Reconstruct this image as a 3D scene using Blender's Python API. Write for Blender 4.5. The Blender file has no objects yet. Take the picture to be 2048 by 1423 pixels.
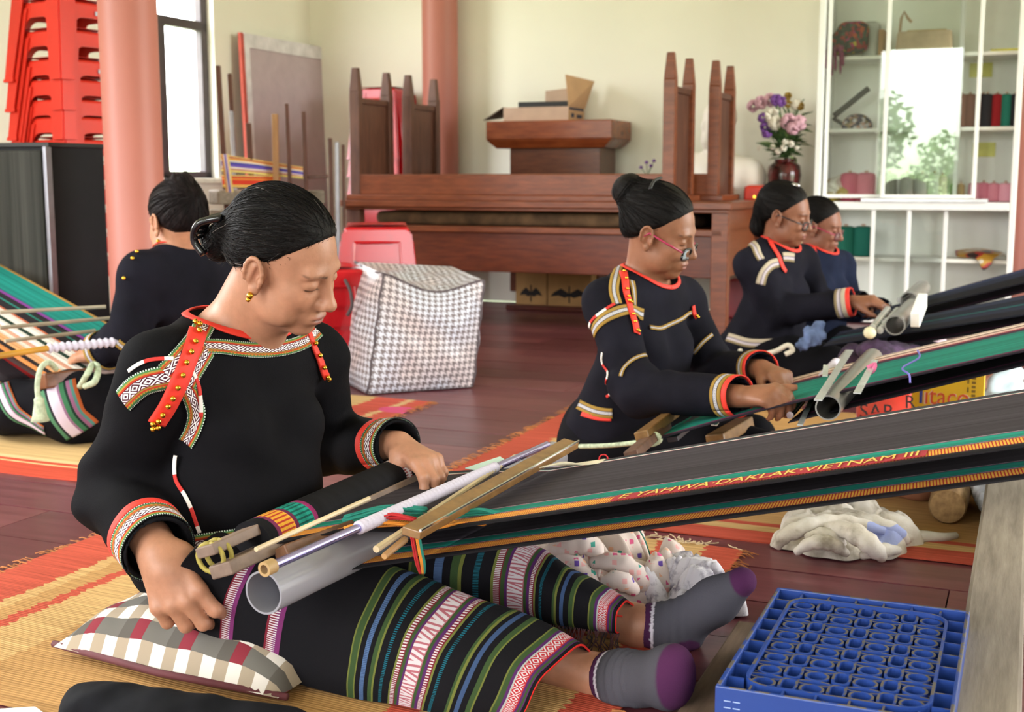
import bpy, math, random
import numpy as np
from mathutils import Vector, Matrix, Euler

S = bpy.context.scene
COL = S.collection
rnd = random.Random(7)
pi = math.pi

# ------------------------------------------------------------------ camera
FPX, CAMH, HZ = 2500.0, 0.78, 357.0          # focal length in px, eye height, horizon row
TH = math.atan((711.5 - HZ) / FPX)
cam = bpy.data.cameras.new('camera')
cam.sensor_width = 36.0
cam.lens = FPX / 2048.0 * 36.0
cam.clip_start = 0.05
cam.dof.use_dof = True
cam.dof.focus_distance = 2.05
cam.dof.aperture_fstop = 7.1
camo = bpy.data.objects.new('camera', cam)
COL.objects.link(camo)
camo.location = (0, 0, CAMH)
camo.rotation_euler = (pi / 2 - TH, 0, 0)
S.camera = camo

# ------------------------------------------------------------------ view + world
S.view_settings.view_transform = 'Standard'
S.view_settings.look = 'None'
S.view_settings.gamma = 1.0
S.view_settings.use_curve_mapping = False
S.view_settings.exposure = 0.1
world = bpy.data.worlds.new('daylight')
S.world = world
world.use_nodes = True
wn, wl = world.node_tree.nodes, world.node_tree.links
bg = wn['Background']
tc = wn.new('ShaderNodeTexCoord'); sx = wn.new('ShaderNodeSeparateXYZ')
rp = wn.new('ShaderNodeValToRGB')
wl.new(tc.outputs['Generated'], sx.inputs[0]); wl.new(sx.outputs['Z'], rp.inputs[0])
rp.color_ramp.elements[0].position = 0.0; rp.color_ramp.elements[0].color = (0.30, 0.36, 0.22, 1)
rp.color_ramp.elements[1].position = 0.12; rp.color_ramp.elements[1].color = (0.95, 0.97, 1.0, 1)
wl.new(rp.outputs[0], bg.inputs[0])
bg.inputs[1].default_value = 20

# ------------------------------------------------------------------ pixel / room helpers
cT, sT = math.cos(TH), math.sin(TH)
def ray(u, v):
    cx, cy = (u - 1024.0) / FPX, (711.5 - v) / FPX
    return Vector((cx, cT + cy * sT, -sT + cy * cT))
def P(u, v, Y):                       # the point seen at pixel (u, v), Y metres in front
    d = ray(u, v)
    return Vector((d.x / d.y * Y, Y, CAMH + d.z / d.y * Y))
def G(u, v, z=0.0):                   # the point seen at pixel (u, v) at height z
    d = ray(u, v)
    t = (z - CAMH) / d.z
    return Vector((d.x * t, d.y * t, z))
RA = math.radians(22.5)
EX = Vector((math.cos(RA), -math.sin(RA), 0))      # along the back wall, to the right
EY = Vector((math.sin(RA), math.cos(RA), 0))       # towards the back wall
CORNER = Vector((-1.346, 8.541, 0))
ROT = -RA
def W(r, q, z=0.0):                   # room coordinates -> world (q = distance out of the back wall)
    return CORNER + EX * r - EY * q + Vector((0, 0, z))
def RQ(u, v, q):                      # pixel -> (r, z) on the plane q
    d = ray(u, v); o = Vector((0, 0, CAMH))
    t = ((CORNER - o).dot(EY) - q) / d.dot(EY)
    p = o + d * t
    return (p - CORNER).dot(EX), p.z
def QL(u, v, r=0.0):                  # pixel -> (q, z) on the plane r
    d = ray(u, v); o = Vector((0, 0, CAMH))
    t = ((CORNER - o).dot(EX) + r) / d.dot(EX)
    p = o + d * t
    return -(p - CORNER).dot(EY), p.z

# daylight portals of the room's openings (they only guide the sky's light)
def portal(r0, r1, z0, z1, q, face):
    l = bpy.data.lights.new('opening_portal', 'AREA')
    l.shape = 'RECTANGLE'; l.size = abs(r1 - r0); l.size_y = z1 - z0
    l.cycles.is_portal = True
    o = bpy.data.objects.new('opening_portal', l); COL.objects.link(o)
    if face == 'front':
        o.location = W((r0 + r1) / 2, q, (z0 + z1) / 2); dirv = EY
    elif face == 'left':
        o.location = W(q, (r0 + r1) / 2, (z0 + z1) / 2); dirv = EX
    else:
        o.location = W(q, (r0 + r1) / 2, (z0 + z1) / 2); dirv = -EX
    o.rotation_euler = dirv.to_track_quat('-Z', 'Y').to_euler()
    return o

# ------------------------------------------------------------------ colour + material helpers
def lin(c):
    if isinstance(c, str):
        c = c.lstrip('#'); c = tuple(int(c[i:i + 2], 16) for i in (0, 2, 4))
    return tuple(((x / 255.0) / 12.92 if x / 255.0 <= 0.04045 else ((x / 255.0 + 0.055) / 1.055) ** 2.4) for x in c) + (1.0,)

class NT:
    """little wrapper for building a node material"""
    def __init__(s, name):
        s.m = bpy.data.materials.new(name); s.m.use_nodes = True
        s.n, s.l = s.m.node_tree.nodes, s.m.node_tree.links
        s.b = s.n['Principled BSDF']
    def add(s, t, **kw):
        x = s.n.new(t)
        for k, v in kw.items(): setattr(x, k, v)
        return x
    def put(s, sock, v):
        if hasattr(v, 'is_output') or isinstance(v, bpy.types.NodeSocket): s.l.new(v, sock)
        else: sock.default_value = v
    def math(s, op, a, b=0.0, c=0.0):
        x = s.add('ShaderNodeMath', operation=op)
        s.put(x.inputs[0], a); s.put(x.inputs[1], b)
        if len(x.inputs) > 2: s.put(x.inputs[2], c)
        return x.outputs[0]
    def mix(s, f, a, b):
        x = s.add('ShaderNodeMix', data_type='RGBA')
        s.put(x.inputs[0], f); s.put(x.inputs[6], a); s.put(x.inputs[7], b)
        return x.outputs[2]
    def uv(s):
        x = s.add('ShaderNodeUVMap'); y = s.add('ShaderNodeSeparateXYZ'); s.l.new(x.outputs[0], y.inputs[0])
        return y.outputs[0], y.outputs[1], x.outputs[0]
    def obj(s, scale=(1, 1, 1)):
        x = s.add('ShaderNodeTexCoord'); y = s.add('ShaderNodeMapping')
        s.l.new(x.outputs['Object'], y.inputs[0]); y.inputs['Scale'].default_value = scale
        return y.outputs[0]
    def noise(s, vec, scale=5.0, detail=3.0, rough=0.5):
        x = s.add('ShaderNodeTexNoise'); s.l.new(vec, x.inputs['Vector'])
        x.inputs['Scale'].default_value = scale; x.inputs['Detail'].default_value = detail
        x.inputs['Roughness'].default_value = rough
        return x.outputs[0]
    def ramp(s, f, stops, interp='LINEAR'):
        x = s.add('ShaderNodeValToRGB'); s.put(x.inputs[0], f)
        cr = x.color_ramp; cr.interpolation = interp
        while len(cr.elements) < len(stops): cr.elements.new(0.5)
        for e, (p, c) in zip(cr.elements, stops):
            e.position = p; e.color = lin(c) if not (isinstance(c, tuple) and len(c) == 4) else c
        return x.outputs[0]
    def bump(s, h, strength=0.3, dist=0.01):
        x = s.add('ShaderNodeBump'); s.put(x.inputs['Height'], h)
        x.inputs['Strength'].default_value = strength; x.inputs['Distance'].default_value = dist
        s.l.new(x.outputs[0], s.b.inputs['Normal'])
    def done(s, col=None, rough=0.6, metal=0.0, spec=0.5, **kw):
        if col is not None: s.put(s.b.inputs['Base Color'], col)
        s.put(s.b.inputs['Roughness'], rough); s.put(s.b.inputs['Metallic'], metal)
        s.put(s.b.inputs['Specular IOR Level'], spec)
        for k, v in kw.items(): s.put(s.b.inputs[k], v)
        return s.m

def plain(name, c, rough=0.6, metal=0.0, var=0.08, scale=12.0, bump=0.0, bscale=60.0, spec=0.5, stretch=(1, 1, 1), **kw):
    t = NT(name)
    v = t.obj(stretch)
    n = t.noise(v, scale, 4.0)
    a = lin(c)
    lo = tuple(x * (1 - var * 2.2) for x in a[:3]) + (1,)
    hi = tuple(min(1, x * (1 + var * 1.6)) for x in a[:3]) + (1,)
    col = t.ramp(n, [(0.3, lo), (0.7, hi)])
    if bump: t.bump(t.noise(v, bscale, 3.0), bump, 0.004)
    return t.done(col, rough, metal, spec, **kw)

def wood(name, c, c2, rough=0.45, stretch=(2, 14, 14), scale=4.0, bump=0.1, spec=0.5):
    t = NT(name)
    v = t.obj(stretch)
    n = t.noise(v, scale, 6.0, 0.6)
    col = t.ramp(n, [(0.28, c2), (0.72, c)])
    t.bump(n, bump, 0.004)
    return t.done(col, rough, 0, spec)

# ------------------------------------------------------------------ mesh helpers
class MB:
    def __init__(s): s.v, s.f, s.uv, s.mi = [], [], {}, []
    def face(s, idx, uv=None, mi=0):
        s.f.append(tuple(idx)); s.mi.append(mi)
        if uv: s.uv[len(s.f) - 1] = uv
    def box(s, c, size, M=None, mi=0, taper=1.0, tapery=None):
        """box centred on c; taper shrinks its top"""
        b = len(s.v); tapery = taper if tapery is None else tapery
        for z in (-0.5, 0.5):
            kx, ky = (1.0, 1.0) if z < 0 else (taper, tapery)
            for x, y in ((-0.5, -0.5), (0.5, -0.5), (0.5, 0.5), (-0.5, 0.5)):
                p = Vector((x * size[0] * kx, y * size[1] * ky, z * size[2]))
                if M is not None: p = M @ p
                s.v.append(Vector(c) + p)
        for f in ((0, 3, 2, 1), (4, 5, 6, 7), (0, 1, 5, 4), (1, 2, 6, 5), (2, 3, 7, 6), (3, 0, 4, 7)):
            s.face([b + i for i in f], mi=mi)
        return s
    def bb(s, x0, x1, y0, y1, z0, z1, mi=0):
        return s.box(((x0 + x1) / 2, (y0 + y1) / 2, (z0 + z1) / 2), (abs(x1 - x0), abs(y1 - y0), abs(z1 - z0)), mi=mi)
    def cyl(s, a, b, ra, rb=None, n=20, cap=True, mi=0, hollow=None):
        rb = ra if rb is None else rb
        a, b = Vector(a), Vector(b); d = (b - a).normalized()
        x = d.orthogonal().normalized(); y = d.cross(x)
        base = len(s.v)
        for p, r in ((a, ra), (b, rb)):
            for i in range(n):
                t = 2 * pi * i / n
                s.v.append(p + x * (r * math.cos(t)) + y * (r * math.sin(t)))
        for i in range(n):
            j = (i + 1) % n
            s.face((base + i, base + j, base + n + j, base + n + i), mi=mi)
        if hollow:
            k = len(s.v)
            for p, r in ((a, ra - hollow), (b, rb - hollow)):
                for i in range(n):
                    t = 2 * pi * i / n
                    s.v.append(p + x * (r * math.cos(t)) + y * (r * math.sin(t)))
            for i in range(n):
                j = (i + 1) % n
                s.face((k + j, k + i, k + n + i, k + n + j), mi=mi)
                s.face((base + j, base + i, k + i, k + j), mi=mi)
                s.face((base + n + i, base + n + j, k + n + j, k + n + i), mi=mi)
        elif cap:
            s.face([base + i for i in range(n)][::-1], mi=mi)
            s.face([base + n + i for i in range(n)], mi=mi)
        return s
    def lathe(s, prof, c=(0, 0, 0), n=24, M=None, mi=0, sx=1.0, sy=1.0):
        b = len(s.v); c = Vector(c)
        for r, z in prof:
            for i in range(n):
                t = 2 * pi * i / n
                p = Vector((r * math.cos(t) * sx, r * math.sin(t) * sy, z))
                if M is not None: p = M @ p
                s.v.append(c + p)
        for k in range(len(prof) - 1):
            for i in range(n):
                j = (i + 1) % n
                s.face((b + k * n + i, b + k * n + j, b + (k + 1) * n + j, b + (k + 1) * n + i), mi=mi)
        s.face([b + i for i in range(n)][::-1], mi=mi)
        s.face([b + (len(prof) - 1) * n + i for i in range(n)], mi=mi)
        return s
    def tube(s, pts, r, n=8, mi=0, uvs=None):
        pts = [Vector(p) for p in pts]; m = len(pts)
        rr = r if isinstance(r, (list, tuple)) else [r] * m
        b = len(s.v); x = None
        L = 0.0
        for k, p in enumerate(pts):
            d = (pts[min(k + 1, m - 1)] - pts[max(k - 1, 0)])
            d = d.normalized() if d.length > 1e-9 else Vector((0, 0, 1))
            if x is None: x = d.orthogonal().normalized()
            x = (x - d * x.dot(d)); x = x.normalized() if x.length > 1e-6 else d.orthogonal().normalized()
            y = d.cross(x)
            for i in range(n):
                t = 2 * pi * i / n
                s.v.append(p + (x * math.cos(t) + y * math.sin(t)) * rr[k])
        for k in range(m - 1):
            for i in range(n):
                j = (i + 1) % n
                s.face((b + k * n + i, b + k * n + j, b + (k + 1) * n + j, b + (k + 1) * n + i), mi=mi)
        s.face([b + i for i in range(n)][::-1], mi=mi)
        s.face([b + (m - 1) * n + i for i in range(n)], mi=mi)
        return s
    def grid(s, pts, uv=None, thick=0.0, mi=0, closed=False):
        """pts[i][j] grid of points; uv[i][j] optional; thick extrudes along -normal"""
        ni, nj = len(pts), len(pts[0])
        A = np.array([[tuple(p) for p in row] for row in pts], float)
        b = len(s.v)
        s.v.extend(Vector(p) for p in A.reshape(-1, 3))
        def q(i, j): return b + i * nj + j
        if uv is None: uv = [[(i / (ni - 1), j / (nj - 1)) for j in range(nj)] for i in range(ni)]
        for i in range(ni - 1):
            for j in range(nj - 1):
                s.face((q(i, j), q(i + 1, j), q(i + 1, j + 1), q(i, j + 1)), [uv[i][j], uv[i + 1][j], uv[i + 1][j + 1], uv[i][j + 1]], mi)
        if thick:
            du = np.gradient(A, axis=0); dv = np.gradient(A, axis=1)
            N = np.cross(du, dv); N /= np.maximum(np.linalg.norm(N, axis=2, keepdims=True), 1e-9)
            B = A - N * thick
            c = len(s.v); s.v.extend(Vector(p) for p in B.reshape(-1, 3))
            def w(i, j): return c + i * nj + j
            for i in range(ni - 1):
                for j in range(nj - 1):
                    s.face((w(i, j), w(i, j + 1), w(i + 1, j + 1), w(i + 1, j)), [uv[i][j], uv[i][j + 1], uv[i + 1][j + 1], uv[i + 1][j]], mi)
            for j in range(nj - 1):
                for i, fl in ((0, 0), (ni - 1, 1)):
                    f = (q(i, j), q(i, j + 1), w(i, j + 1), w(i, j)); u4 = [uv[i][j], uv[i][j + 1], uv[i][j + 1], uv[i][j]]
                    s.face(f if not fl else f[::-1], u4 if not fl else u4[::-1], mi)
            for i in range(ni - 1):
                for j, fl in ((0, 1), (nj - 1, 0)):
                    f = (q(i, j), q(i + 1, j), w(i + 1, j), w(i, j)); u4 = [uv[i][j], uv[i + 1][j], uv[i + 1][j], uv[i][j]]
                    s.face(f if not fl else f[::-1], u4 if not fl else u4[::-1], mi)
        return s
    def mesh(s, name):
        me = bpy.data.meshes.new(name)
        me.from_pydata([tuple(v) for v in s.v], [], s.f)
        if s.uv:
            L = me.uv_layers.new(name='UVMap')
            for fi, u in s.uv.items():
                p = me.polygons[fi]
                for li, c in zip(p.loop_indices, u): L.data[li].uv = c
        if any(s.mi):
            for p, m in zip(me.polygons, s.mi): p.material_index = m
        return me
    def build(s, name, mats, parent=None, smooth=False, bevel=0.0, loc=None, rot=None, seg=2, subsurf=0, angle=None):
        me = s.mesh(name)
        return link(name, me, mats, parent, smooth, bevel, loc, rot, seg, subsurf, angle)

def link(name, me, mats, parent=None, smooth=False, bevel=0.0, loc=None, rot=None, seg=2, subsurf=0, angle=None):
    for m in (mats if isinstance(mats, (list, tuple)) else [mats]): me.materials.append(m)
    o = bpy.data.objects.new(name, me); COL.objects.link(o)
    if smooth:
        me.polygons.foreach_set('use_smooth', [True] * len(me.polygons))
        if angle is not None: me.set_sharp_from_angle(angle=angle)
    if parent is not None: o.parent = parent
    if loc is not None: o.location = loc
    if rot is not None: o.rotation_euler = rot if hasattr(rot, '__len__') else (0, 0, rot)
    if bevel:
        b = o.modifiers.new('bevel', 'BEVEL'); b.width = bevel; b.segments = seg; b.limit_method = 'ANGLE'; b.angle_limit = 0.6
    if subsurf:
        b = o.modifiers.new('sub', 'SUBSURF'); b.levels = subsurf; b.render_levels = subsurf
    return o

def tag(o, label, cat, group=None, kind=None):
    if label: o['label'] = label
    if cat: o['category'] = cat
    if group: o['group'] = group
    if kind: o['kind'] = kind
    return o
def struct(o): o['kind'] = 'structure'; return o
def thing(name, label, cat, loc=(0, 0, 0), rot=0.0, group=None):
    o = bpy.data.objects.new(name, None); COL.objects.link(o)
    o.empty_display_size = 0.05
    o.location = loc; o.rotation_euler = rot if hasattr(rot, '__len__') else (0, 0, rot)
    return tag(o, label, cat, group)
def dup(o, loc=None, rot=None, label=None, group=None, parent=None):
    c = o.copy(); COL.objects.link(c)
    if parent is not None: c.parent = parent
    if loc is not None: c.location = loc
    if rot is not None: c.rotation_euler = rot if hasattr(rot, '__len__') else (0, 0, rot)
    if label: c['label'] = label
    if group: c['group'] = group
    for ch in [x for x in o.children]: dup(ch, parent=c)
    return c
def cat_spline(pts, n=8):
    """Catmull-Rom through points (Vectors)"""
    pts = [Vector(p) for p in pts]; out = []
    m = len(pts)
    for i in range(m - 1):
        p0, p1, p2, p3 = pts[max(i - 1, 0)], pts[i], pts[i + 1], pts[min(i + 2, m - 1)]
        for k in range(n):
            t = k / n
            out.append(0.5 * ((2 * p1) + (p2 - p0) * t + (2 * p0 - 5 * p1 + 4 * p2 - p3) * t * t + (3 * p1 - p0 - 3 * p2 + p3) * t ** 3))
    out.append(pts[-1])
    return out
def patch(ctrl, ni, nj):
    """smooth surface through a control grid of Vectors (ctrl[i][j])"""
    rows = [cat_spline(r, nj) for r in ctrl]
    cols = [cat_spline([r[j] for r in rows], ni) for j in range(len(rows[0]))]
    return [[cols[j][i] for j in range(len(cols))] for i in range(len(cols[0]))]
def text_mesh(txt, size=1.0, extrude=0.0):
    cu = bpy.data.curves.new('t', 'FONT'); cu.body = txt; cu.size = size; cu.extrude = extrude
    cu.align_x = 'LEFT'; cu.align_y = 'BOTTOM_BASELINE'; cu.resolution_u = 3
    o = bpy.data.objects.new('t', cu); COL.objects.link(o)
    dg = bpy.context.evaluated_depsgraph_get()
    me = bpy.data.meshes.new_from_object(o.evaluated_get(dg))
    bpy.data.objects.remove(o); bpy.data.curves.remove(cu)
    return me
# ------------------------------------------------------------------ signed distance modelling (organic shapes)
def A3(p): return np.array(tuple(p), dtype=np.float32)
class Frame:
    """local frame: columns of R are the local axes in the outer space"""
    def __init__(s, o, R, k=1.0): s.o, s.R, s.k = A3(o), np.array(R, np.float32).reshape(3, 3), float(k)
    def loc(s, X): return ((X - s.o) @ s.R) / s.k
    def out(s, p): return s.o + s.R @ (A3(p) * s.k)
def frame_from(o, fwd, up, k=1.0):
    f = Vector(fwd).normalized(); l = Vector(up).cross(f).normalized(); u = f.cross(l)
    return Frame(o, [[f.x, l.x, u.x], [f.y, l.y, u.y], [f.z, l.z, u.z]], k)
def rcone(a, b, ra, rb, fr=None, sq=None):
    a, b = A3(a), A3(b)
    if fr is not None:
        a, b = fr.out(a), fr.out(b); ra, rb = ra * fr.k, rb * fr.k
    m = max(ra, rb)
    lo, hi = np.minimum(a, b) - m, np.maximum(a, b) + m
    ab = b - a; L2 = max(float(ab @ ab), 1e-12)
    def f(X):
        t = np.clip(((X - a) @ ab) / L2, 0, 1)
        d = X - a - t[..., None] * ab
        return np.sqrt((d * d).sum(-1)) - (ra + (rb - ra) * t)
    return lo, hi, f
def ell(c, r, fr=None, R=None):
    """ellipsoid with centre c, radii r, optionally in a frame and turned by R (columns = axes)"""
    c, r = A3(c), A3(r)
    Rl = np.eye(3, dtype=np.float32) if R is None else np.array(R, np.float32).reshape(3, 3)
    if fr is not None: c, Rl, r = fr.out(c), fr.R @ Rl, r * fr.k
    ext = np.abs(Rl) @ r
    def f(X):
        q = (X - c) @ Rl
        k0 = np.sqrt(((q / r) ** 2).sum(-1)); k1 = np.sqrt(((q / (r * r)) ** 2).sum(-1)) + 1e-9
        return k0 * (k0 - 1) / k1
    return c - ext, c + ext, f
def rbox(c, h, rad, fr=None, R=None):
    c, h = A3(c), A3(h)
    Rl = np.eye(3, dtype=np.float32) if R is None else np.array(R, np.float32).reshape(3, 3)
    if fr is not None: c, Rl, h, rad = fr.out(c), fr.R @ Rl, h * fr.k, rad * fr.k
    ext = np.abs(Rl) @ (h)
    def f(X):
        q = np.abs((X - c) @ Rl) - (h - rad)
        return np.sqrt((np.maximum(q, 0) ** 2).sum(-1)) + np.minimum(q.max(-1), 0) - rad
    return c - ext, c + ext, f
class SDF:
    def __init__(s, lo, hi, h, fine=()):
        """grid from lo to hi with spacing h; fine = list of (axis, lo, hi, spacing) finer slabs"""
        s.ax = []
        for k in range(3):
            seg = sorted([(f[1], f[2], f[3]) for f in fine if f[0] == k])
            x, out = lo[k], []
            while x < hi[k]:
                out.append(x)
                st = h
                for a, b, e in seg:
                    if a - 1e-6 <= x < b: st = min(st, e)
                    elif x < a < x + st: st = max(a - x, 1e-4)
                x += st
            out.append(x); s.ax.append(np.array(out, np.float32))
        s.f = np.full([len(a) for a in s.ax], 1.0, np.float32)
    def _sub(s, lo, hi, m):
        sl = []
        for k in range(3):
            i0 = int(np.searchsorted(s.ax[k], lo[k] - m)); i1 = int(np.searchsorted(s.ax[k], hi[k] + m))
            sl.append(slice(max(i0 - 1, 0), min(i1 + 1, len(s.ax[k]))))
        return tuple(sl)
    def _pts(s, sl):
        return np.stack(np.meshgrid(s.ax[0][sl[0]], s.ax[1][sl[1]], s.ax[2][sl[2]], indexing='ij'), -1)
    def add(s, prim, k=0.01, m=0.025):
        lo, hi, fn = prim; sl = s._sub(lo, hi, max(m, k * 1.2))
        if any(x.stop <= x.start for x in sl): return s
        d = fn(s._pts(sl)); e = s.f[sl]
        if k > 0:
            h = np.maximum(k - np.abs(d - e), 0) / k
            s.f[sl] = np.minimum(d, e) - h * h * k * 0.25
        else: s.f[sl] = np.minimum(d, e)
        return s
    def cut(s, prim, k=0.01):
        lo, hi, fn = prim; sl = s._sub(lo, hi, k * 1.2 + 0.004)
        if any(x.stop <= x.start for x in sl): return s
        d = -fn(s._pts(sl)); e = s.f[sl]
        h = np.maximum(k - np.abs(d - e), 0) / max(k, 1e-6)
        s.f[sl] = np.maximum(d, e) + h * h * k * 0.25
        return s
    def clip(s, fn, k=0.01):
        """keep where fn(X) < 0 (whole grid)"""
        X = s._pts((slice(None),) * 3); d = fn(X).astype(np.float32); e = s.f
        h = np.maximum(k - np.abs(d - e), 0) / max(k, 1e-6)
        s.f = np.maximum(d, e) + h * h * k * 0.25
        return s
    def displace(s, lo, hi, fn):
        sl = s._sub(A3(lo), A3(hi), 0.0)
        e = s.f[sl]; m = np.abs(e) < 0.05
        X = s._pts(sl); e = e.copy(); e[m] += fn(X[m]); s.f[sl] = e
        return s
    def sample(s, X):
        X = np.asarray(X, np.float32).reshape(-1, 3); idx, w = [], []
        for k in range(3):
            a = s.ax[k]; i = np.clip(np.searchsorted(a, X[:, k]) - 1, 0, len(a) - 2)
            idx.append(i); w.append(np.clip((X[:, k] - a[i]) / (a[i + 1] - a[i]), 0, 1))
        r = 0
        for dx in (0, 1):
            for dy in (0, 1):
                for dz in (0, 1):
                    r = r + s.f[idx[0] + dx, idx[1] + dy, idx[2] + dz] * (w[0] if dx else 1 - w[0]) * (w[1] if dy else 1 - w[1]) * (w[2] if dz else 1 - w[2])
        return r
    def grad(s, X, e=0.004):
        X = np.asarray(X, np.float32).reshape(-1, 3); g = np.zeros_like(X)
        for k in range(3):
            d = np.zeros(3, np.float32); d[k] = e
            g[:, k] = s.sample(X + d) - s.sample(X - d)
        return g / np.maximum(np.linalg.norm(g, axis=1, keepdims=True), 1e-6)
    def project(s, X, off=0.0, it=6):
        X = np.asarray(X, np.float32).reshape(-1, 3).copy()
        for _ in range(it):
            X -= s.grad(X) * np.clip(s.sample(X) - off, -0.03, 0.03)[:, None] * 0.9
        return X
    def polys(s):
        f = s.f; S_ = f < 0
        n = [x - 1 for x in f.shape]
        cnt = np.zeros(n, np.int8)
        for dx in (0, 1):
            for dy in (0, 1):
                for dz in (0, 1):
                    cnt += S_[dx:dx + n[0], dy:dy + n[1], dz:dz + n[2]]
        act = (cnt > 0) & (cnt < 8)
        I = np.argwhere(act); del cnt
        vid = np.full(n, -1, np.int32); vid[act] = np.arange(len(I))
        acc = np.zeros((len(I), 3)); num = np.zeros(len(I))
        C = [(0, 0, 0), (1, 0, 0), (0, 1, 0), (1, 1, 0), (0, 0, 1), (1, 0, 1), (0, 1, 1), (1, 1, 1)]
        for a in range(8):
            for b in range(a + 1, 8):
                df = [C[b][k] - C[a][k] for k in range(3)]
                if sum(abs(x) for x in df) != 1: continue
                fa = f[I[:, 0] + C[a][0], I[:, 1] + C[a][1], I[:, 2] + C[a][2]]
                fb = f[I[:, 0] + C[b][0], I[:, 1] + C[b][1], I[:, 2] + C[b][2]]
                m = (fa < 0) != (fb < 0)
                t = np.where(m, fa / np.where(m, fa - fb, 1), 0)
                for k in range(3):
                    pa = s.ax[k][I[:, k] + C[a][k]]; pb = s.ax[k][I[:, k] + C[b][k]]
                    acc[:, k] += np.where(m, pa + (pb - pa) * t, 0)
                num += m
        V = acc / np.maximum(num, 1)[:, None]
        faces = []
        for k in range(3):
            a, b = (k + 1) % 3, (k + 2) % 3
            sl0 = [slice(1, -1)] * 3; sl1 = [slice(1, -1)] * 3
            sl0[k] = slice(0, -1); sl1[k] = slice(1, None)
            s0, s1 = S_[tuple(sl0)], S_[tuple(sl1)]
            E = np.argwhere(s0 != s1)
            inside = s0[E[:, 0], E[:, 1], E[:, 2]]
            E = E + np.array([0 if i == k else 1 for i in range(3)])
            def cell(da, db):
                J = E.copy(); J[:, a] += da; J[:, b] += db
                return vid[J[:, 0], J[:, 1], J[:, 2]]
            q = np.stack([cell(-1, -1), cell(0, -1), cell(0, 0), cell(-1, 0)], 1)
            q[~inside] = q[~inside][:, ::-1]
            faces.append(q)
        return V, np.concatenate(faces)
    def mesh(s, name, M=None, relax=1):
        V, Fc = s.polys()
        if relax:                                   # one light smoothing pass removes grid stepping
            for _ in range(relax):
                acc = np.zeros_like(V); n = np.zeros(len(V))
                for i in range(4):
                    for j in (1, 3):
                        np.add.at(acc, Fc[:, i], V[Fc[:, (i + j) % 4]]); np.add.at(n, Fc[:, i], 1)
                V = V * 0.5 + 0.5 * acc / np.maximum(n, 1)[:, None]
        s.V = V
        if M is not None: V = (V - M.o) @ M.R / M.k
        me = bpy.data.meshes.new(name)
        me.vertices.add(len(V)); me.vertices.foreach_set('co', np.ascontiguousarray(V, np.float32).ravel())
        me.loops.add(len(Fc) * 4); me.loops.foreach_set('vertex_index', Fc.astype(np.int32).ravel())
        me.polygons.add(len(Fc)); me.polygons.foreach_set('loop_start', np.arange(0, len(Fc) * 4, 4, dtype=np.int32))
        me.update(calc_edges=True); me.validate()
        return me
def vcol(me, cols, name='col'):
    a = me.color_attributes.new(name, 'FLOAT_COLOR', 'POINT')
    a.data.foreach_set('color', np.concatenate([cols, np.ones((len(cols), 1))], 1).astype(np.float32).ravel())
def fmatrix(fr):
    M = Matrix([list(map(float, fr.R[0])) + [float(fr.o[0])], list(map(float, fr.R[1])) + [float(fr.o[1])], list(map(float, fr.R[2])) + [float(fr.o[2])], [0, 0, 0, 1]])
    return M
def crumple(name, mat, pieces, res=0.006, k=0.012, amp=0.006, freq=55.0, seed=0, parent=None, zmin=0.002):
    """heap of soft cloth: pieces = list of (list of points, radius) rolls, fused, with creases"""
    pr = []
    for pts, r in pieces:
        pts = cat_spline(pts, 4)
        for a, b in zip(pts[:-1], pts[1:]): pr.append(rcone(a, b, r, r))
    lo = np.min([p[0] for p in pr], 0) - 0.03; hi = np.max([p[1] for p in pr], 0) + 0.03
    g = SDF(lo, hi, res)
    for p in pr: g.add(p, k)
    rs = np.random.RandomState(seed); D = rs.normal(size=(6, 3)); D /= np.linalg.norm(D, axis=1)[:, None]; ph = rs.uniform(0, 6, 6)
    def wr(X):
        v = 0
        for d, p_, i in zip(D, ph, range(6)):
            v = v + np.abs(np.sin(X @ d * freq * (0.6 + 0.25 * i) + p_ + 1.5 * np.sin(X @ D[(i + 1) % 6] * freq * 0.5)))
        return (v / 6 - 0.6) * amp * 2
    g.displace(lo, hi, wr)
    g.clip(lambda X: zmin - X[..., 2], 0.004)
    me = g.mesh(name)
    c = (lo + hi) / 2; c[2] = 0
    me.transform(Matrix.Translation([-float(x) for x in c]))
    return link(name, me, mat, parent, True, loc=[float(x) for x in c])
# ------------------------------------------------------------------ materials
M_wall = plain('cream_wall_paint', '#ece7da', 0.8, var=0.02, scale=1.5, bump=0.04, bscale=90)
M_ceil = plain('white_ceiling_paint', '#f0eee6', 0.9, var=0.02)
M_col = plain('salmon_column_paint', '#b0695c', 0.5, var=0.05, scale=3, stretch=(1, 1, 0.3), bump=0.03)
M_frame = plain('dark_window_frame', '#4a3f44', 0.5)
M_reveal = plain('white_reveal', '#f0ece0', 0.7)
M_red = plain('red_plastic', '#d62c1c', 0.38, var=0.05, scale=4)
M_redd = plain('crimson_plastic', '#b80f1c', 0.2, var=0.05, scale=4)
M_wood = wood('red_brown_wood', '#8c4a29', '#612c14', 0.38)
M_woodd = wood('dark_brown_wood', '#6a4130', '#422115', 0.5, stretch=(10, 10, 1.5))
M_woodg = wood('grey_weathered_wood', '#8d8070', '#655848', 0.75, bump=0.25)
M_woodt = wood('tan_wood', '#b98e61', '#946a42', 0.55, stretch=(10, 10, 1.5))
M_card = plain('brown_cardboard', '#b8906a', 0.85, var=0.04)
M_cardp = plain('pale_cardboard', '#c3a591', 0.85, var=0.04)
M_black = plain('black_plastic', '#17161a', 0.5, var=0.05)
M_white = plain('white_aluminium', '#f1f0ee', 0.35, var=0.01)
M_shelf = plain('white_laminate', '#f4f2ea', 0.5, var=0.01)
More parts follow.
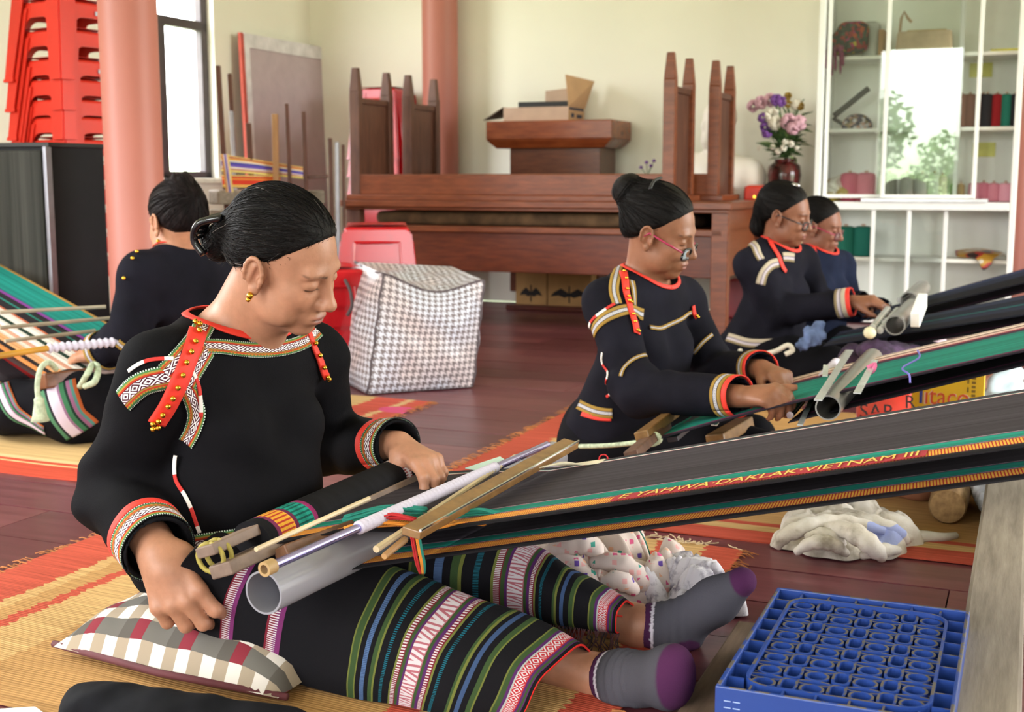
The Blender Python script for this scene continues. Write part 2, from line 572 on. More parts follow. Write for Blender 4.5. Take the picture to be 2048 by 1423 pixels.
M_cabback = plain('cabinet_back_white', '#f7f6f0', 0.6, var=0.01)
M_gold = plain('gold_metal', '#e2b23f', 0.22, metal=1.0, var=0.05)
M_chrome = plain('polished_steel', '#d8d8de', 0.12, metal=1.0, var=0.02)
M_plaster = plain('white_plaster', '#efe6dc', 0.45, var=0.02)

def glassmat():
    t = NT('clear_glass_pane')
    g = t.add('ShaderNodeBsdfGlossy'); g.inputs['Roughness'].default_value = 0.01
    tr = t.add('ShaderNodeBsdfTransparent'); tr.inputs[0].default_value = (0.95, 0.97, 0.96, 1)
    fr = t.add('ShaderNodeFresnel'); fr.inputs[0].default_value = 1.5
    k = t.math('MULTIPLY', fr.outputs[0], 1.0)
    mx = t.add('ShaderNodeMixShader'); t.l.new(k, mx.inputs[0]); t.l.new(tr.outputs[0], mx.inputs[1]); t.l.new(g.outputs[0], mx.inputs[2])
    t.l.new(mx.outputs[0], t.n['Material Output'].inputs[0])
    return t.m
M_glass = glassmat()

def rb(mb, r0, r1, q0, q1, z0, z1, ref=(0, 0), mi=0):
    return mb.bb(r0 - ref[0], r1 - ref[0], -(q1 - ref[1]), -(q0 - ref[1]), z0, z1, mi)

# ------------------------------------------------------------------ the room
RW, QF, ZC = 9.0, 9.5, 3.4
def plank_mats():
    out = []
    for i, (a, b) in enumerate((('#754047', '#522228'), ('#7d484c', '#5a282d'), ('#6b3a40', '#4a1d22'))):
        t = NT('floor_plank_%d' % i); v = t.obj((0.7, 9, 9)); n = t.noise(v, 3.5, 6, 0.6)
        w = t.noise(t.obj((1, 1, 1)), 2.3, 3)
        c = t.ramp(n, [(0.25, b), (0.75, a)])
        t.bump(n, 0.06, 0.003)
        t.done(c, t.math('MULTIPLY_ADD', w, 0.25, 0.22), 0, 0.5); out.append(t.m)
    return out
PM = plank_mats()
fl = MB(); rb(fl, -0.2, RW + 0.2, -0.2, QF + 0.2, -0.12, -0.022)
floor = struct(fl.build('floor', plain('floor_underlay', '#170d0d', 0.9), loc=W(0, 0), rot=ROT))
pw = 0.205
proto = {}
rows = int(QF / pw) + 1
for k in range(rows):
    q0 = k * pw
    cuts = [0.0]; x = rnd.uniform(1.2, 3.2)
    while x < RW - 0.8: cuts.append(x); x += rnd.choice((2.4, 3.0, 3.6))
    cuts.append(RW)
    for a, b in zip(cuts[:-1], cuts[1:]):
        L = round(b - a, 1); key = (L, rnd.randrange(3))
        if key not in proto:
            m = MB(); m.bb(-0.5 * L, 0.5 * L, -(pw - 0.005) / 2, (pw - 0.005) / 2, -0.022, 0.0)
            me = m.mesh('plank'); me.materials.append(PM[key[1]]); proto[key] = me
        o = bpy.data.objects.new('plank', proto[key]); COL.objects.link(o); o.parent = floor
        o.location = ((a + b) / 2, -(q0 + pw / 2), rnd.uniform(-0.0012, 0.0))
        o.scale = ((b - a - 0.003) / L, 1, 1)

def wall(name, axis, pos, lo, hi, openings, thick, outward):
    """wall built around its openings; axis 'r' runs along r at q=pos, axis 'q' runs along q at r=pos"""
    mb = MB()
    xs = sorted(set([lo, hi] + [o[0] for o in openings] + [o[1] for o in openings]))
    a, b = (pos, pos + thick * outward) if outward > 0 else (pos + thick * outward, pos)
    for x0, x1 in zip(xs[:-1], xs[1:]):
        op = [o for o in openings if o[0] <= x0 + 1e-6 and o[1] >= x1 - 1e-6]
        spans = [(0, ZC)] if not op else [(0, op[0][2]), (op[0][3], ZC)]
        for z0, z1 in spans:
            if z1 - z0 < 1e-4: continue
            if axis == 'r': rb(mb, x0, x1, a, b, z0, z1)
            else: rb(mb, a, b, x0, x1, z0, z1)
    return struct(mb.build(name, M_wall, loc=W(0, 0), rot=ROT))
wq0, _ = QL(432, 200); wq1 = wq0 + 0.98
_, wsill = QL(428, 356); _, wtr = QL(428, 186 * 0.31 + 0)
wall('wall_back', 'r', 0, -0.2, RW + 0.2, [], 0.2, -1)
wall('wall_left', 'q', 0, 0, QF, [(wq0, wq1, wsill, 2.5), (5.0, 6.6, 0.9, 2.5)], 0.16, -1)  # second opening is unseen, shifted to tune the daylight
wall('wall_front', 'r', QF, -0.2, RW + 0.2, [(0.4, 2.1, 0.5, 2.33), (2.69, 3.65, 0.5, 2.33), (5.6, 6.5, 0.5, 2.33)], 0.16, 1)  # outer two openings are unseen, added to let in enough daylight
wall('wall_right', 'q', RW, 0, QF, [(0.7, 4.4, 0.2, 2.9)], 0.16, 1)  # unseen opening, enlarged to bring daylight to the back
cb = MB(); rb(cb, -0.2, RW + 0.2, -0.2, QF + 0.2, ZC, ZC + 0.1)
struct(cb.build('ceiling', M_ceil, loc=W(0, 0), rot=ROT))
portal(wq0, wq1, wsill, 2.5, -0.02, 'left'); portal(5.0, 6.6, 0.9, 2.5, -0.02, 'left')
for a in ((0.4, 2.1, 0.5, 2.33), (2.69, 3.65, 0.5, 2.33), (5.6, 6.5, 0.5, 2.33)): portal(*a, QF + 0.02, 'front')
portal(0.7, 4.4, 0.2, 2.9, RW + 0.02, 'right')

# window in the left wall: dark metal frame, transom, mullion
win = thing('window_1', None, None, W(0, 0), ROT); struct(win)
def wbar(name, q0, q1, z0, z1, r0=-0.09, r1=-0.045, mat=None):
    m = MB(); rb(m, r0, r1, q0, q1, z0, z1); return m.build(name, mat or M_frame, win, bevel=0.004)
_, zt0 = QL(428, 64); _, zt1 = QL(428, 52)
wbar('frame_post', wq0, wq0 + 0.06, wsill, 2.5); wbar('frame_post', wq1 - 0.06, wq1, wsill, 2.5)
wbar('transom', wq0, wq1, zt0, zt1 + 0.02)
qm, _ = QL(341, 200)
wbar('mullion', qm - 0.035, qm + 0.03, wsill, zt0)
wbar('frame_rail', wq0, wq1, wsill, wsill + 0.04); wbar('frame_rail', wq0, wq1, 2.44, 2.5)
wbar('window_sill', wq0 - 0.04, wq1 + 0.04, wsill - 0.03, wsill, -0.14, 0.03, M_reveal)
# eave tiles of the roof outside, seen at the top of the window
ev = MB()
for k in range(9):
    c = W(-1.25, 0.2 + k * 0.24, 2.36)
    ev.cyl(c, c + EX * -0.9 + Vector((0, 0, 0.35)), 0.11, 0.11, 10)
tag(ev.build('roof_eave', plain('terracotta_tiles', '#c98a68', 0.8)), 'terracotta roof tile edge seen through the top of the window', 'roof')

# columns
def column(u, Y, rad, label):
    c = P(u, 357, Y); m = MB()
    t = thing('column', label, 'column', (c.x, c.y, 0))
    m.lathe([(rad * 1.25, 0), (rad * 1.25, 0.06), (rad * 1.1, 0.1), (rad, 0.12), (rad, ZC - 0.1), (rad * 1.15, ZC - 0.06), (rad * 1.15, ZC)], n=48)
    m.build('shaft', M_col, t, smooth=True, angle=0.5)
column(269, 4.6, 0.103, 'salmon pink round column between red stool stack and window')
column(882, W(RQ(882, 200, 0.16)[0], 0.16).y, 0.112, 'salmon pink round column against the cream back wall')
column(2087, 5.5, 0.105, 'reddish column at the right edge beside the glass cabinet')

# ------------------------------------------------------------------ red stools
def make_stool(name, mat, solid=False):
    t = thing(name, '', 'stool')
    h, a, b = 0.45, 0.135, 0.178
    m = MB(); m.lathe([(a * 1.414 * 0.2, h - 0.012), (a * 1.414, h - 0.012), (a * 1.43, h - 0.03), (a * 1.43, h - 0.042)][::-1] + [(a * 1.38, h - 0.001), (a * 1.2, h), (0.03, h - 0.004)], n=4, M=Matrix.Rotation(pi / 4, 3, 'Z'))
    m.build('seat', mat, t, bevel=0.012, seg=3)
    def half(z): return b + (a - b) * (z / h)
    ap = MB()
    nx = 28
    top, low = h - 0.03, (0.05 if solid else 0.24)
    for k in range(4):
        R = Matrix.Rotation(k * pi / 2, 3, 'Z')
        up, dn = [], []
        for i in range(nx + 1):
            s_ = -1 + 2 * i / nx
            arch = low + ((0.375 - low) * max(0.0, 1 - abs(s_ / 0.72) ** 5) if not solid else 0.02 * (1 - abs(s_) ** 6))
            up.append(R @ Vector((s_ * half(top) * 0.97, -half(top), top)))
            dn.append(R @ Vector((s_ * half(arch) * 0.97, -half(arch), arch)))
        ap.grid([up, dn], thick=0.005)
    apr = ap.build('apron', mat, t)
    for k in range(4):
        R = Matrix.Rotation(k * pi / 2, 3, 'Z')
        lg = MB()
        for ax in (0, 1):
            rowA, rowB = [], []
            for z in (0.0, 0.012, 0.0121, h * 0.5, h - 0.04):
                w = 0.034 + 0.022 * z / h + (0.008 if z < 0.0121 else 0)
                e = half(z) + (0.004 if z < 0.0121 else 0.001)
                p, q_ = Vector((-e, -e, z)), (Vector((-e + w * 1.5, -e, z)) if ax == 0 else Vector((-e, -e + w * 1.5, z)))
                rowA.append(R @ p); rowB.append(R @ q_)
            lg.grid([rowA, rowB] if ax == 0 else [rowB, rowA], thick=-0.006)
        lg.build('leg', mat, t)
    if solid:
        for k in range(4):
            R = Matrix.Rotation(k * pi / 2, 3, 'Z'); pm = MB()
            for z0, z1 in ((0.30, 0.36), (0.225, 0.285), (0.15, 0.21)):
                pts = []
                for z in (z1, z0):
                    pts.append([R @ Vector((x * half(z) * 0.55, -half(z) - 0.010, z)) for x in (-1, 1)])
                pm.grid(pts, thick=0.004)
            fr = []
            for z, sx in ((0.375, -0.66), (0.375, 0.66), (0.13, 0.66), (0.13, -0.66), (0.375, -0.66)):
                fr.append(R @ Vector((sx * half(z), -half(z) - 0.004, z)))
            pm.tube(fr, 0.008, 6)
            pm.build('side_panel', mat, t)
    return t
st = make_stool('plastic_stool', M_red)
base = P(150, 357, 5.3); sp = 0.113
zs = [0, .1, .2, .3, .4, .5, .59, .66, .74, .82, .935, 1.05, 1.17]
names = ['lowest', 'second', 'third', 'fourth', 'fifth', 'sixth', 'seventh', 'eighth', 'ninth', 'tenth', 'eleventh', 'twelfth']
for k in range(13):
    o = st if k == 0 else dup(st)
    o.location = (base.x + rnd.uniform(-.004, .004), base.y, zs[k]); o.rotation_euler = (0, 0, math.radians(58) + rnd.uniform(-.03, .03))
    o['label'] = ('%s red plastic stool from the floor in the tall stack behind the loudspeaker' % names[k]) if k < 12 else 'topmost red plastic stool in the tall stack behind the loudspeaker'
    o['group'] = 'red stools in the tall stack'
M_sticker = plain('pale_sticker', '#b9c6d8', 0.4)
stools = sorted([x for x in COL.objects if x.name.startswith('plastic_stool')], key=lambda x: x.location.z)
for k in (9, 11):
    s_ = MB(); s_.box((0, 0, 0), (0.045, 0.003, 0.016))
    for side in (0, pi / 2):
        R = Matrix.Rotation(side, 3, 'Z')
        s2 = MB(); s2.box((0, 0, 0), (0.045, 0.003, 0.016))
        s2.build('maker_sticker', M_sticker, stools[k], loc=R @ Vector((0.05, -0.1465, 0.395)), rot=side)
        break

st2 = make_stool('panelled_stool', M_redd, True)
b2 = P(752, 357, 5.35)
def zpix(v, Y): return P(1024, v, Y).z
top = zpix(446, 5.35)
for k in range(4):
    o = st2 if k == 0 else dup(st2)
    o.location = (b2.x, b2.y, top - 0.45 - 0.06 * k if top - 0.45 - 0.06 * k > 0.0 else 0.0); o.rotation_euler = (0, 0, math.radians(6))
    if k == 0: zt_ = o.location.z
for k, o in enumerate([x for x in COL.objects if x.name.startswith('panelled_stool')]):
    n_ = 4
    o.location.z = (n_ - 1 - k) * zt_ / (n_ - 1)
    o['label'] = ['topmost crimson panelled stool behind the houndstooth bag', 'second from top crimson stool in the stack behind the houndstooth bag', 'third from top crimson stool in the stack behind the houndstooth bag', 'lowest crimson stool in the stack behind the houndstooth bag'][k]
    o['group'] = 'crimson stools behind the bag'
b3 = P(640, 357, 4.85)
o = dup(st2, (b3.x, b3.y, 0), math.radians(20), 'crimson stool standing low between weaver and houndstooth bag', 'crimson stools behind the bag')
# stools stacked behind the upturned desks
q_, = (0.2,); r_, _ = RQ(772, 300, 0.2)
tz = RQ(772, 176, 0.2)[1]
for k in range(9):
    dup(st2, W(r_, 0.2, tz - 0.45 - 0.109 * k if k < 8 else 0), ROT, '%s crimson stool in the stack behind the upturned desks' % (['topmost', 'second from top', 'third from top', 'fourth from top', 'fifth from top', 'sixth from top', 'seventh from top', 'eighth from top', 'bottom'][k]), 'crimson stools behind the desks')

# ------------------------------------------------------------------ loudspeaker
c = P(101, 357, 4.72)
hs = P(101, 284, 4.72).z
t = thing('loudspeaker', 'tall black floor loudspeaker with grey grille cloth beside the column', 'loudspeaker', (c.x, c.y, 0), ROT)
m = MB(); m.bb(-0.46, 0, 0.0, 0.30, 0.0, hs - 0.012); m.build('cabinet', plain('black_vinyl', '#17161a', 0.62, var=0.06, bump=0.1, bscale=200, spec=0.2), t, bevel=0.008)
m = MB(); m.bb(-0.465, 0.004, -0.006, 0.304, hs - 0.02, hs); m.build('top_panel', M_black, t, bevel=0.006)
gt = NT('grille_cloth'); v = gt.obj((40, 40, 0.6)); n = gt.noise(v, 1.0, 4, 0.6)
gt.bump(gt.noise(gt.obj((400, 400, 400)), 1, 2), 0.3, 0.002)
M_grille = gt.done(gt.ramp(n, [(0.3, '#1f1f1c'), (0.7, '#403f3b')]), 0.75, 0, 0.2)
m = MB(); m.bb(-0.44, -0.022, -0.022, 0.0, 0.03, hs - 0.03); m.build('grille', M_grille, t, bevel=0.006)
m = MB(); m.bb(-0.016, 0.002, -0.02, 0.012, 0.0, hs - 0.015); m.build('edge_trim', plain('brushed_trim', '#8f8d98', 0.3, metal=0.6), t, bevel=0.004)

# ------------------------------------------------------------------ leaning notice board + banner
qa, za = QL(481, 66, 0.06); qb, zb = QL(656, 101, 0.06)
t = thing('notice_board', 'grey lilac notice board with white frame leaning against the left wall', 'board', W(0.0, 0, 0), ROT)
def lean(q, s_, off=0.0):         # s_ 0 bottom .. 1 top
    rr = 0.11 + (0.06 - 0.11) * s_ + off; zz = (za * (1 - (q - qb) / (qa - qb) * 0) * s_)
    return Vector((rr, -q, zz))
def slab(name, q0, q1, s0, s1, thick, off, mat):
    m = MB(); m.grid([[lean(q0, s1, off), lean(q1, s1, off)], [lean(q0, s0, off), lean(q1, s0, off)]], thick=-thick)
    return m.build(name, mat, t)
slab('panel', qa, qb, 0, 1, 0.02, 0.0, plain('lilac_grey_felt', '#b7a6ab', 0.85, var=0.03))
M_wf = plain('white_board_frame', '#d9d4d8', 0.5)
slab('frame_rail', qa, qb, 0.95, 1.0, 0.012, 0.014, M_wf); slab('frame_stile', qa, qa - 0.05, 0, 0.95, 0.012, 0.014, M_wf); slab('frame_stile', qb + 0.06, qb, 0, 0.95, 0.012, 0.014, M_wf)
slab('red_edge', qa + 0.03, qa, 0, 1.0, 0.02, 0.0, plain('red_edge_strip', '#bb4a3c', 0.6))
t = thing('red_banner', 'narrow red and yellow banner board behind the notice board', 'banner', W(0, 0, 0), ROT)
qc, zc2 = QL(664, 102, 0.03); qc = max(qc, 0.05)
m = MB(); m.grid([[Vector((0.04, -qb - 0.03, zb)), Vector((0.04, -qc, zb))], [Vector((0.1, -qb - 0.03, 0)), Vector((0.1, -qc - 0.03, 0))]], thick=-0.012)
m.build('red_panel', plain('red_banner_cloth', '#d23a22', 0.7), t)
m = MB(); m.grid([[Vector((0.03, -qc - 0.0, zb - 0.25)), Vector((0.03, -qc + 0.03, zb - 0.25))], [Vector((0.09, -qc - 0.03, 0)), Vector((0.09, -qc + 0.02, 0))]], thick=-0.012)
m.build('yellow_edge', plain('yellow_fringe', '#d9b84a', 0.7), t)

# ------------------------------------------------------------------ standing loom frame and poles at the left
def pole(name, u0, v0, u1, Y, w, mat, parent=None, v1=None, top_mat=None):
    a = P(u0, v0, Y); b_ = P(u1, 357, Y); b_.z = 0.0 if v1 is None else P(u1, v1, Y).z
    m = MB(); d = a - b_; L = d.length
    M = d.to_track_quat('Z', 'Y').to_matrix()
    m.box((0, 0, 0), (w, w * 0.7, L), M)
    o = m.build(name, mat, parent, bevel=0.003, loc=(a + b_) / 2 - (parent.location if parent else Vector()))
    return o
lb = P(520, 357, 6.6)
loom_b = thing('standing_loom', 'old wooden standing loom frame with a striped purple and yellow warp under the window', 'loom', (lb.x, lb.y, 0))
for (u0, v0, u1, w, mt) in ((436, 131, 458, 0.032, M_woodd), (497, 246, 508, 0.034, M_woodd), (550, 228, 549, 0.04, M_woodt), (573, 207, 584, 0.026, M_woodd), (607, 223, 612, 0.028, M_woodd)):
    pole('post', u0, v0, u1, 6.6, w, mt, loom_b)
def bar(name, pa, pb, w, h, mat, parent=None):
    d = pb - pa; M = d.to_track_quat('X', 'Z').to_matrix(); m = MB(); m.box((0, 0, 0), (d.length, w, h), M)
    return m.build(name, mat, parent, bevel=min(w, h) * 0.15, loc=(pa + pb) / 2 - (parent.location if parent else Vector()))
bar('cross_beam', P(426, 394, 6.5), P(640, 394, 6.9), 0.12, 0.075, M_woodg, loom_b)
bar('cross_rail', P(610, 354, 6.8), P(655, 352, 6.9), 0.02, 0.02, M_woodd, loom_b)
bar('lower_beam', P(430, 425, 6.4), P(600, 425, 6.8), 0.1, 0.03, M_woodg, loom_b)
def stripes(name, stops, axis='v', rough=0.8, wob=0.0, fine=0.0, base=None):
    t = NT(name); u, v, uv = t.uv()
    x = v if axis == 'v' else u
    c = t.ramp(x, stops, 'CONSTANT')
    if fine:
        w = t.add('ShaderNodeTexNoise'); mp = t.add('ShaderNodeMapping'); t.l.new(uv, mp.inputs[0])
        mp.inputs['Scale'].default_value = (3, fine, 1) if axis == 'v' else (fine, 3, 1)
        t.l.new(mp.outputs[0], w.inputs['Vector']); w.inputs['Scale'].default_value = 1.0; w.inputs['Detail'].default_value = 2
        f = t.ramp(w.outputs[0], [(0.3, (0.62, 0.62, 0.62, 1)), (0.62, (1.12, 1.12, 1.12, 1))])
        mu = t.add('ShaderNodeMix', data_type='RGBA', blend_type='MULTIPLY'); mu.inputs[0].default_value = 1.0
        t.l.new(c, mu.inputs[6]); t.l.new(f, mu.inputs[7]); c = mu.outputs[2]
        t.bump(w.outputs[0], 0.25, 0.003)
    return t.done(c, rough, 0, 0.3)
M_warpb = stripes('purple_yellow_warp', [(0, '#e6d27a'), (.12, '#b0526a'), (.2, '#e9dccb'), (.3, '#6a53b4'), (.45, '#4c4aa2'), (.58, '#e8dccf'), (.68, '#d9a24a'), (.8, '#b04a5a'), (.9, '#e6c56a')], fine=60)
M_warpc = stripes('red_orange_warp', [(0, '#e0b45a'), (.2, '#d23c28'), (.6, '#e08a3a'), (.75, '#c23a2a'), (.9, '#e6c77a')], fine=60)
def ribbon(pts4, name, mat, parent, thick=0.004):
    m = MB(); off = parent.location if parent else Vector()
    m.grid([[p - off for p in row] for row in pts4], thick=thick, uv=[[(i, j) for j in (1, 0)] for i in (0, 1)])
    return m.build(name, mat, parent)
ribbon([[P(441, 308, 6.52), P(443, 342, 6.5)], [P(614, 336, 6.72), P(614, 358, 6.7)]], 'upper_warp', M_warpb, loom_b)
ribbon([[P(443, 350, 6.5), P(446, 374, 6.48)], [P(560, 352, 6.66), P(560, 376, 6.64)]], 'lower_warp', M_warpc, loom_b)
ribbon([[P(442, 308, 6.5), P(456, 308, 6.46)], [P(452, 384, 6.46), P(466, 384, 6.44)]], 'warp_fold', M_warpb, loom_b)
M_alu = plain('grey_metal', '#a5a5ae', 0.4, metal=0.5)
o = pole('wooden_pole', 459, 147, 478, 6.8, 0.03, M_woodd); tag(o, 'tall thin brown pole just right of the window', 'pole')
o = pole('metal_pole', 463, 222, 480, 6.75, 0.03, M_alu); tag(o, 'grey metal pole leaning just right of the window', 'pole')
for (u0, v0, u1, w, mt, lb_) in ((660, 276, 664, 0.028, M_woodd, 'dark brown stick leaning left of the upturned desk, leftmost of three'), (674, 284, 672, 0.03, M_alu, 'grey metal stick leaning left of the upturned desk'), (686, 289, 686, 0.022, M_woodd, 'narrow brown stick nearest the upturned desk corner')):
    o = pole('leaning_stick', u0, v0, u1, 6.7, w, mt); tag(o, lb_, 'stick')

# ------------------------------------------------------------------ desk with two upturned desks on it
q1, qA, qB = 1.29, 0.87, 0.42
ra, _ = RQ(690, 405, q1); rb_, zt = RQ(1457, 405, q1)
desk = thing('long_desk', 'long red brown wooden desk with front panel standing under two upturned desks', 'desk', W(ra, q1), ROT)
ref = (ra, q1)
def dbox(name, r0, r1, qq0, qq1, z0, z1, mat=M_wood, parent=desk, bev=0.004, rf=ref):
    m = MB(); rb(m, r0, r1, qq0, qq1, z0, z1, rf); return m.build(name, mat, parent, bevel=bev)
_, zsh = RQ(1000, 458, q1); _, zp0 = RQ(1000, 545, q1); _, zap = RQ(1000, 418, q1)
dbox('top', ra - 0.02, rb_ + 0.02, qB, q1 + 0.02, zt - 0.035, zt)
dbox('top_rail', ra, rb_, q1 - 0.03, q1, zap - 0.01, zt - 0.035)
dbox('shelf', ra + 0.03, rb_ - 0.03, qB + 0.05, q1 - 0.01, zsh - 0.02, zsh + 0.012)
dbox('front_panel', ra + 0.05, rb_ - 0.05, q1 - 0.06, q1 - 0.04, zp0, zsh - 0.02, wood('panel_wood', '#79381d', '#52200f', 0.38))
for rr in (ra, rb_ - 0.085):
    for qq in (qB + 0.02, q1 - 0.07): dbox('leg', rr, rr + 0.085, qq, qq + 0.06, 0, zt - 0.035, M_woodd if rr == ra else M_wood)
dbox('end_panel', rb_ - 0.06, rb_ - 0.03, qB + 0.05, q1 - 0.05, zp0, zt - 0.04)
# bundle of old cloth stored on the desk's shelf
m = MB(); rb(m, ra + 0.12, rb_ - 0.2, qB + 0.1, q1 - 0.12, zsh + 0.013, zsh + 0.085, ref)
o = m.build('folded_cloth_bundle', plain('mottled_brown_cloth', '#6b5138', 0.9, var=0.3, scale=9), loc=W(ra, q1), rot=ROT, bevel=0.03, seg=4)
tag(o, 'mottled brown folded cloth bundle lying on the shelf of the long desk', 'cloth')

def upturned(label, u_l, u_r, qf, depth, vtops, seat_px):
    r0, _ = RQ(u_l, 300, qf); r1, _ = RQ(u_r, 300, qf)
    t = thing('upturned_desk', label, 'desk', W(r0, qf, zt), ROT, 'upturned wooden desks')
    rf = (r0, qf)
    def bx(name, a, b, c, d, z0, z1, mat=M_wood, bev=0.004):
        m = MB(); rb(m, a, b, c, d, z0, z1, rf); return m.build(name, mat, t, bevel=bev)
    _, zb_ = RQ(1000, 347, qf); zb_ -= zt
    bx('top_board', r0 - 0.02, r1 + 0.09, qf - depth - 0.02, qf + 0.02, 0.0, 0.03)
    bx('apron', r0 + 0.02, r1 + 0.02, qf - 0.025, qf, 0.03, zb_ - 0.004)
    bx('apron', r0 + 0.02, r1 + 0.02, qf - depth, qf - depth + 0.025, 0.03, zb_)
    for rr, u_, vt in ((r0, u_l, vtops[0]), (r1, u_r, vtops[1])):
        _, zl = RQ(u_, vt, qf); zl -= zt
        for qq in (qf - 0.045, qf - depth):
            m = MB()
            h1 = zl - 0.13
            c_ = (rr - r0 + 0.03, -(qq + 0.0225 - qf))
            m.box((c_[0], c_[1], (0.03 + h1) / 2), (0.06, 0.05, h1 - 0.03))
            m.box((c_[0], c_[1], (h1 + zl) / 2), (0.06, 0.05, zl - h1), taper=0.6)
            m.build('leg', M_woodd if rr == r0 else M_wood, t, bevel=0.003)
        m = MB(); rb(m, rr + 0.015, rr + 0.04, qf - depth + 0.05, qf - 0.045, 0.03, zl - 0.19, rf); m.build('end_panel', M_woodd, t, bevel=0.002)
        m = MB(); rb(m, rr + 0.01, rr + 0.05, qf - depth + 0.05, qf - 0.045, zl - 0.19, zl - 0.16, rf); m.build('end_rail', M_woodd, t, bevel=0.003)
    return t
upturned('front upturned wooden desk lying on the long desk with legs in the air', 700, 1325, q1, 0.40, (135, 104), 0)
upturned('rear upturned wooden desk lying on the long desk beside the lectern', 805, 1415, qB + 0.40, 0.38, (150, 121), 0)

# ------------------------------------------------------------------ lectern with cardboard box
ql = 0.40
l0, zl0 = RQ(972, 297, ql); l1, zl1 = RQ(1224, 238, ql)
_, zlm = RQ(1100, 278, ql)
lec = thing('lectern', 'polished red brown wooden lectern behind the upturned desks', 'lectern', W(l0, ql), ROT)
m = MB(); rf = (l0, ql)
M_lec = wood('polished_lectern_wood', '#99502c', '#6d2e16', 0.25, stretch=(1.5, 8, 8))
rb(m, l0, l1, ql - 0.38, ql, zlm, zl1, rf); m.build('desk_tray', M_lec, lec, bevel=0.006)
m = MB(); cx_ = (l1 - l0) / 2
m.box((cx_, 0.19, (zl0 + zlm) / 2), (l1 - l0, 0.38, zlm - zl0), Matrix.Rotation(pi, 3, 'X'), taper=0.86); m.build('tray_underside', M_lec, lec, bevel=0.003)
b0, _ = RQ(1020, 320, ql - 0.05); b1, _ = RQ(1200, 320, ql - 0.05)
m = MB(); rb(m, b0, b1, 0.06, ql - 0.05, 0.1, zl0, rf); m.build('column_body', wood('dark_lectern_wood', '#6e3c25', '#4c2212', 0.3), lec, bevel=0.004)
p0_, zpl = RQ(1015, 607, ql + 0.03); p1_, _ = RQ(1330, 607, ql + 0.03)
m = MB(); rb(m, p0_, p1_, 0.02, ql + 0.06, 0.0, zpl, rf); m.build('plinth', wood('plinth_wood', '#5f2a1c', '#3b130b', 0.35), lec, bevel=0.004)
# cardboard box with open flaps on the lectern
x0, _ = RQ(1012, 215, ql - 0.1); x1, zx = RQ(1141, 213, ql - 0.1)
bxq = ql - 0.06
box = thing('cardboard_box', 'open brown cardboard box with raised flaps on top of the lectern', 'box', W(x0, bxq, zl1), ROT)
w_, hh = x1 - x0, zx - zl1
def cb_(name, a, b, c, d, z0, z1, mat=M_cardp):
    m = MB(); m.bb(a, b, c, d, z0, z1); return m.build(name, mat, box, bevel=0.001)
cb_('front_side', 0, w_, 0, 0.006, 0, hh); cb_('back_side', 0, w_, 0.28, 0.286, 0, hh, M_card); cb_('left_side', 0, 0.006, 0.006, 0.28, 0, hh, M_card)
rs = cb_('right_side', w_ - 0.006, w_, 0.006, 0.28, 0, hh, M_card)
m = MB(); m.bb(w_ + 0.0005, w_ + 0.002, 0.02, 0.27, hh * 0.78, hh * 0.95); m.bb(w_ + 0.0005, w_ + 0.002, 0.05, 0.10, hh * 0.25, hh * 0.55); m.bb(w_ + 0.0005, w_ + 0.002, 0.15, 0.24, hh * 0.25, hh * 0.5)
m.build('dark_print', plain('navy_print', '#2c2f45', 0.7), rs)
cb_('bottom', 0, w_, 0, 0.286, 0, 0.004, M_card)
_, zf1 = RQ(1136, 150, ql - 0.1)
fl_ = MB(); fl_.grid([[Vector((w_, 0.0, hh)), Vector((w_, 0.286, hh))], [Vector((w_ - 0.02, 0.0, zf1 - zl1)), Vector((w_ + 0.06, 0.286, zf1 - zl1 - 0.02))]], thick=0.005); fl_.build('right_flap', M_card, box)
fl_ = MB(); fl_.grid([[Vector((0.16, 0.286, hh)), Vector((w_, 0.286, hh))], [Vector((0.16, 0.29, zf1 - zl1 - 0.07)), Vector((w_, 0.29, zf1 - zl1 - 0.05))]], thick=0.005); fl_.build('rear_flap', M_cardp, box)
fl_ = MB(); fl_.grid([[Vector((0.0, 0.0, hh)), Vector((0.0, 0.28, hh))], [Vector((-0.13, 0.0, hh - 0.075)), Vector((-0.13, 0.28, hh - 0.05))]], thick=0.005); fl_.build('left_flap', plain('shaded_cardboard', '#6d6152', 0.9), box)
m = MB(); m.bb(0.07, w_ - 0.01, 0.06, 0.26, hh - 0.06, hh + 0.035)
o = m.build('black_device', M_black, loc=W(x0, bxq, zl1), rot=ROT, bevel=0.004); tag(o, 'flat black electronic device lying in the open cardboard box', 'device')
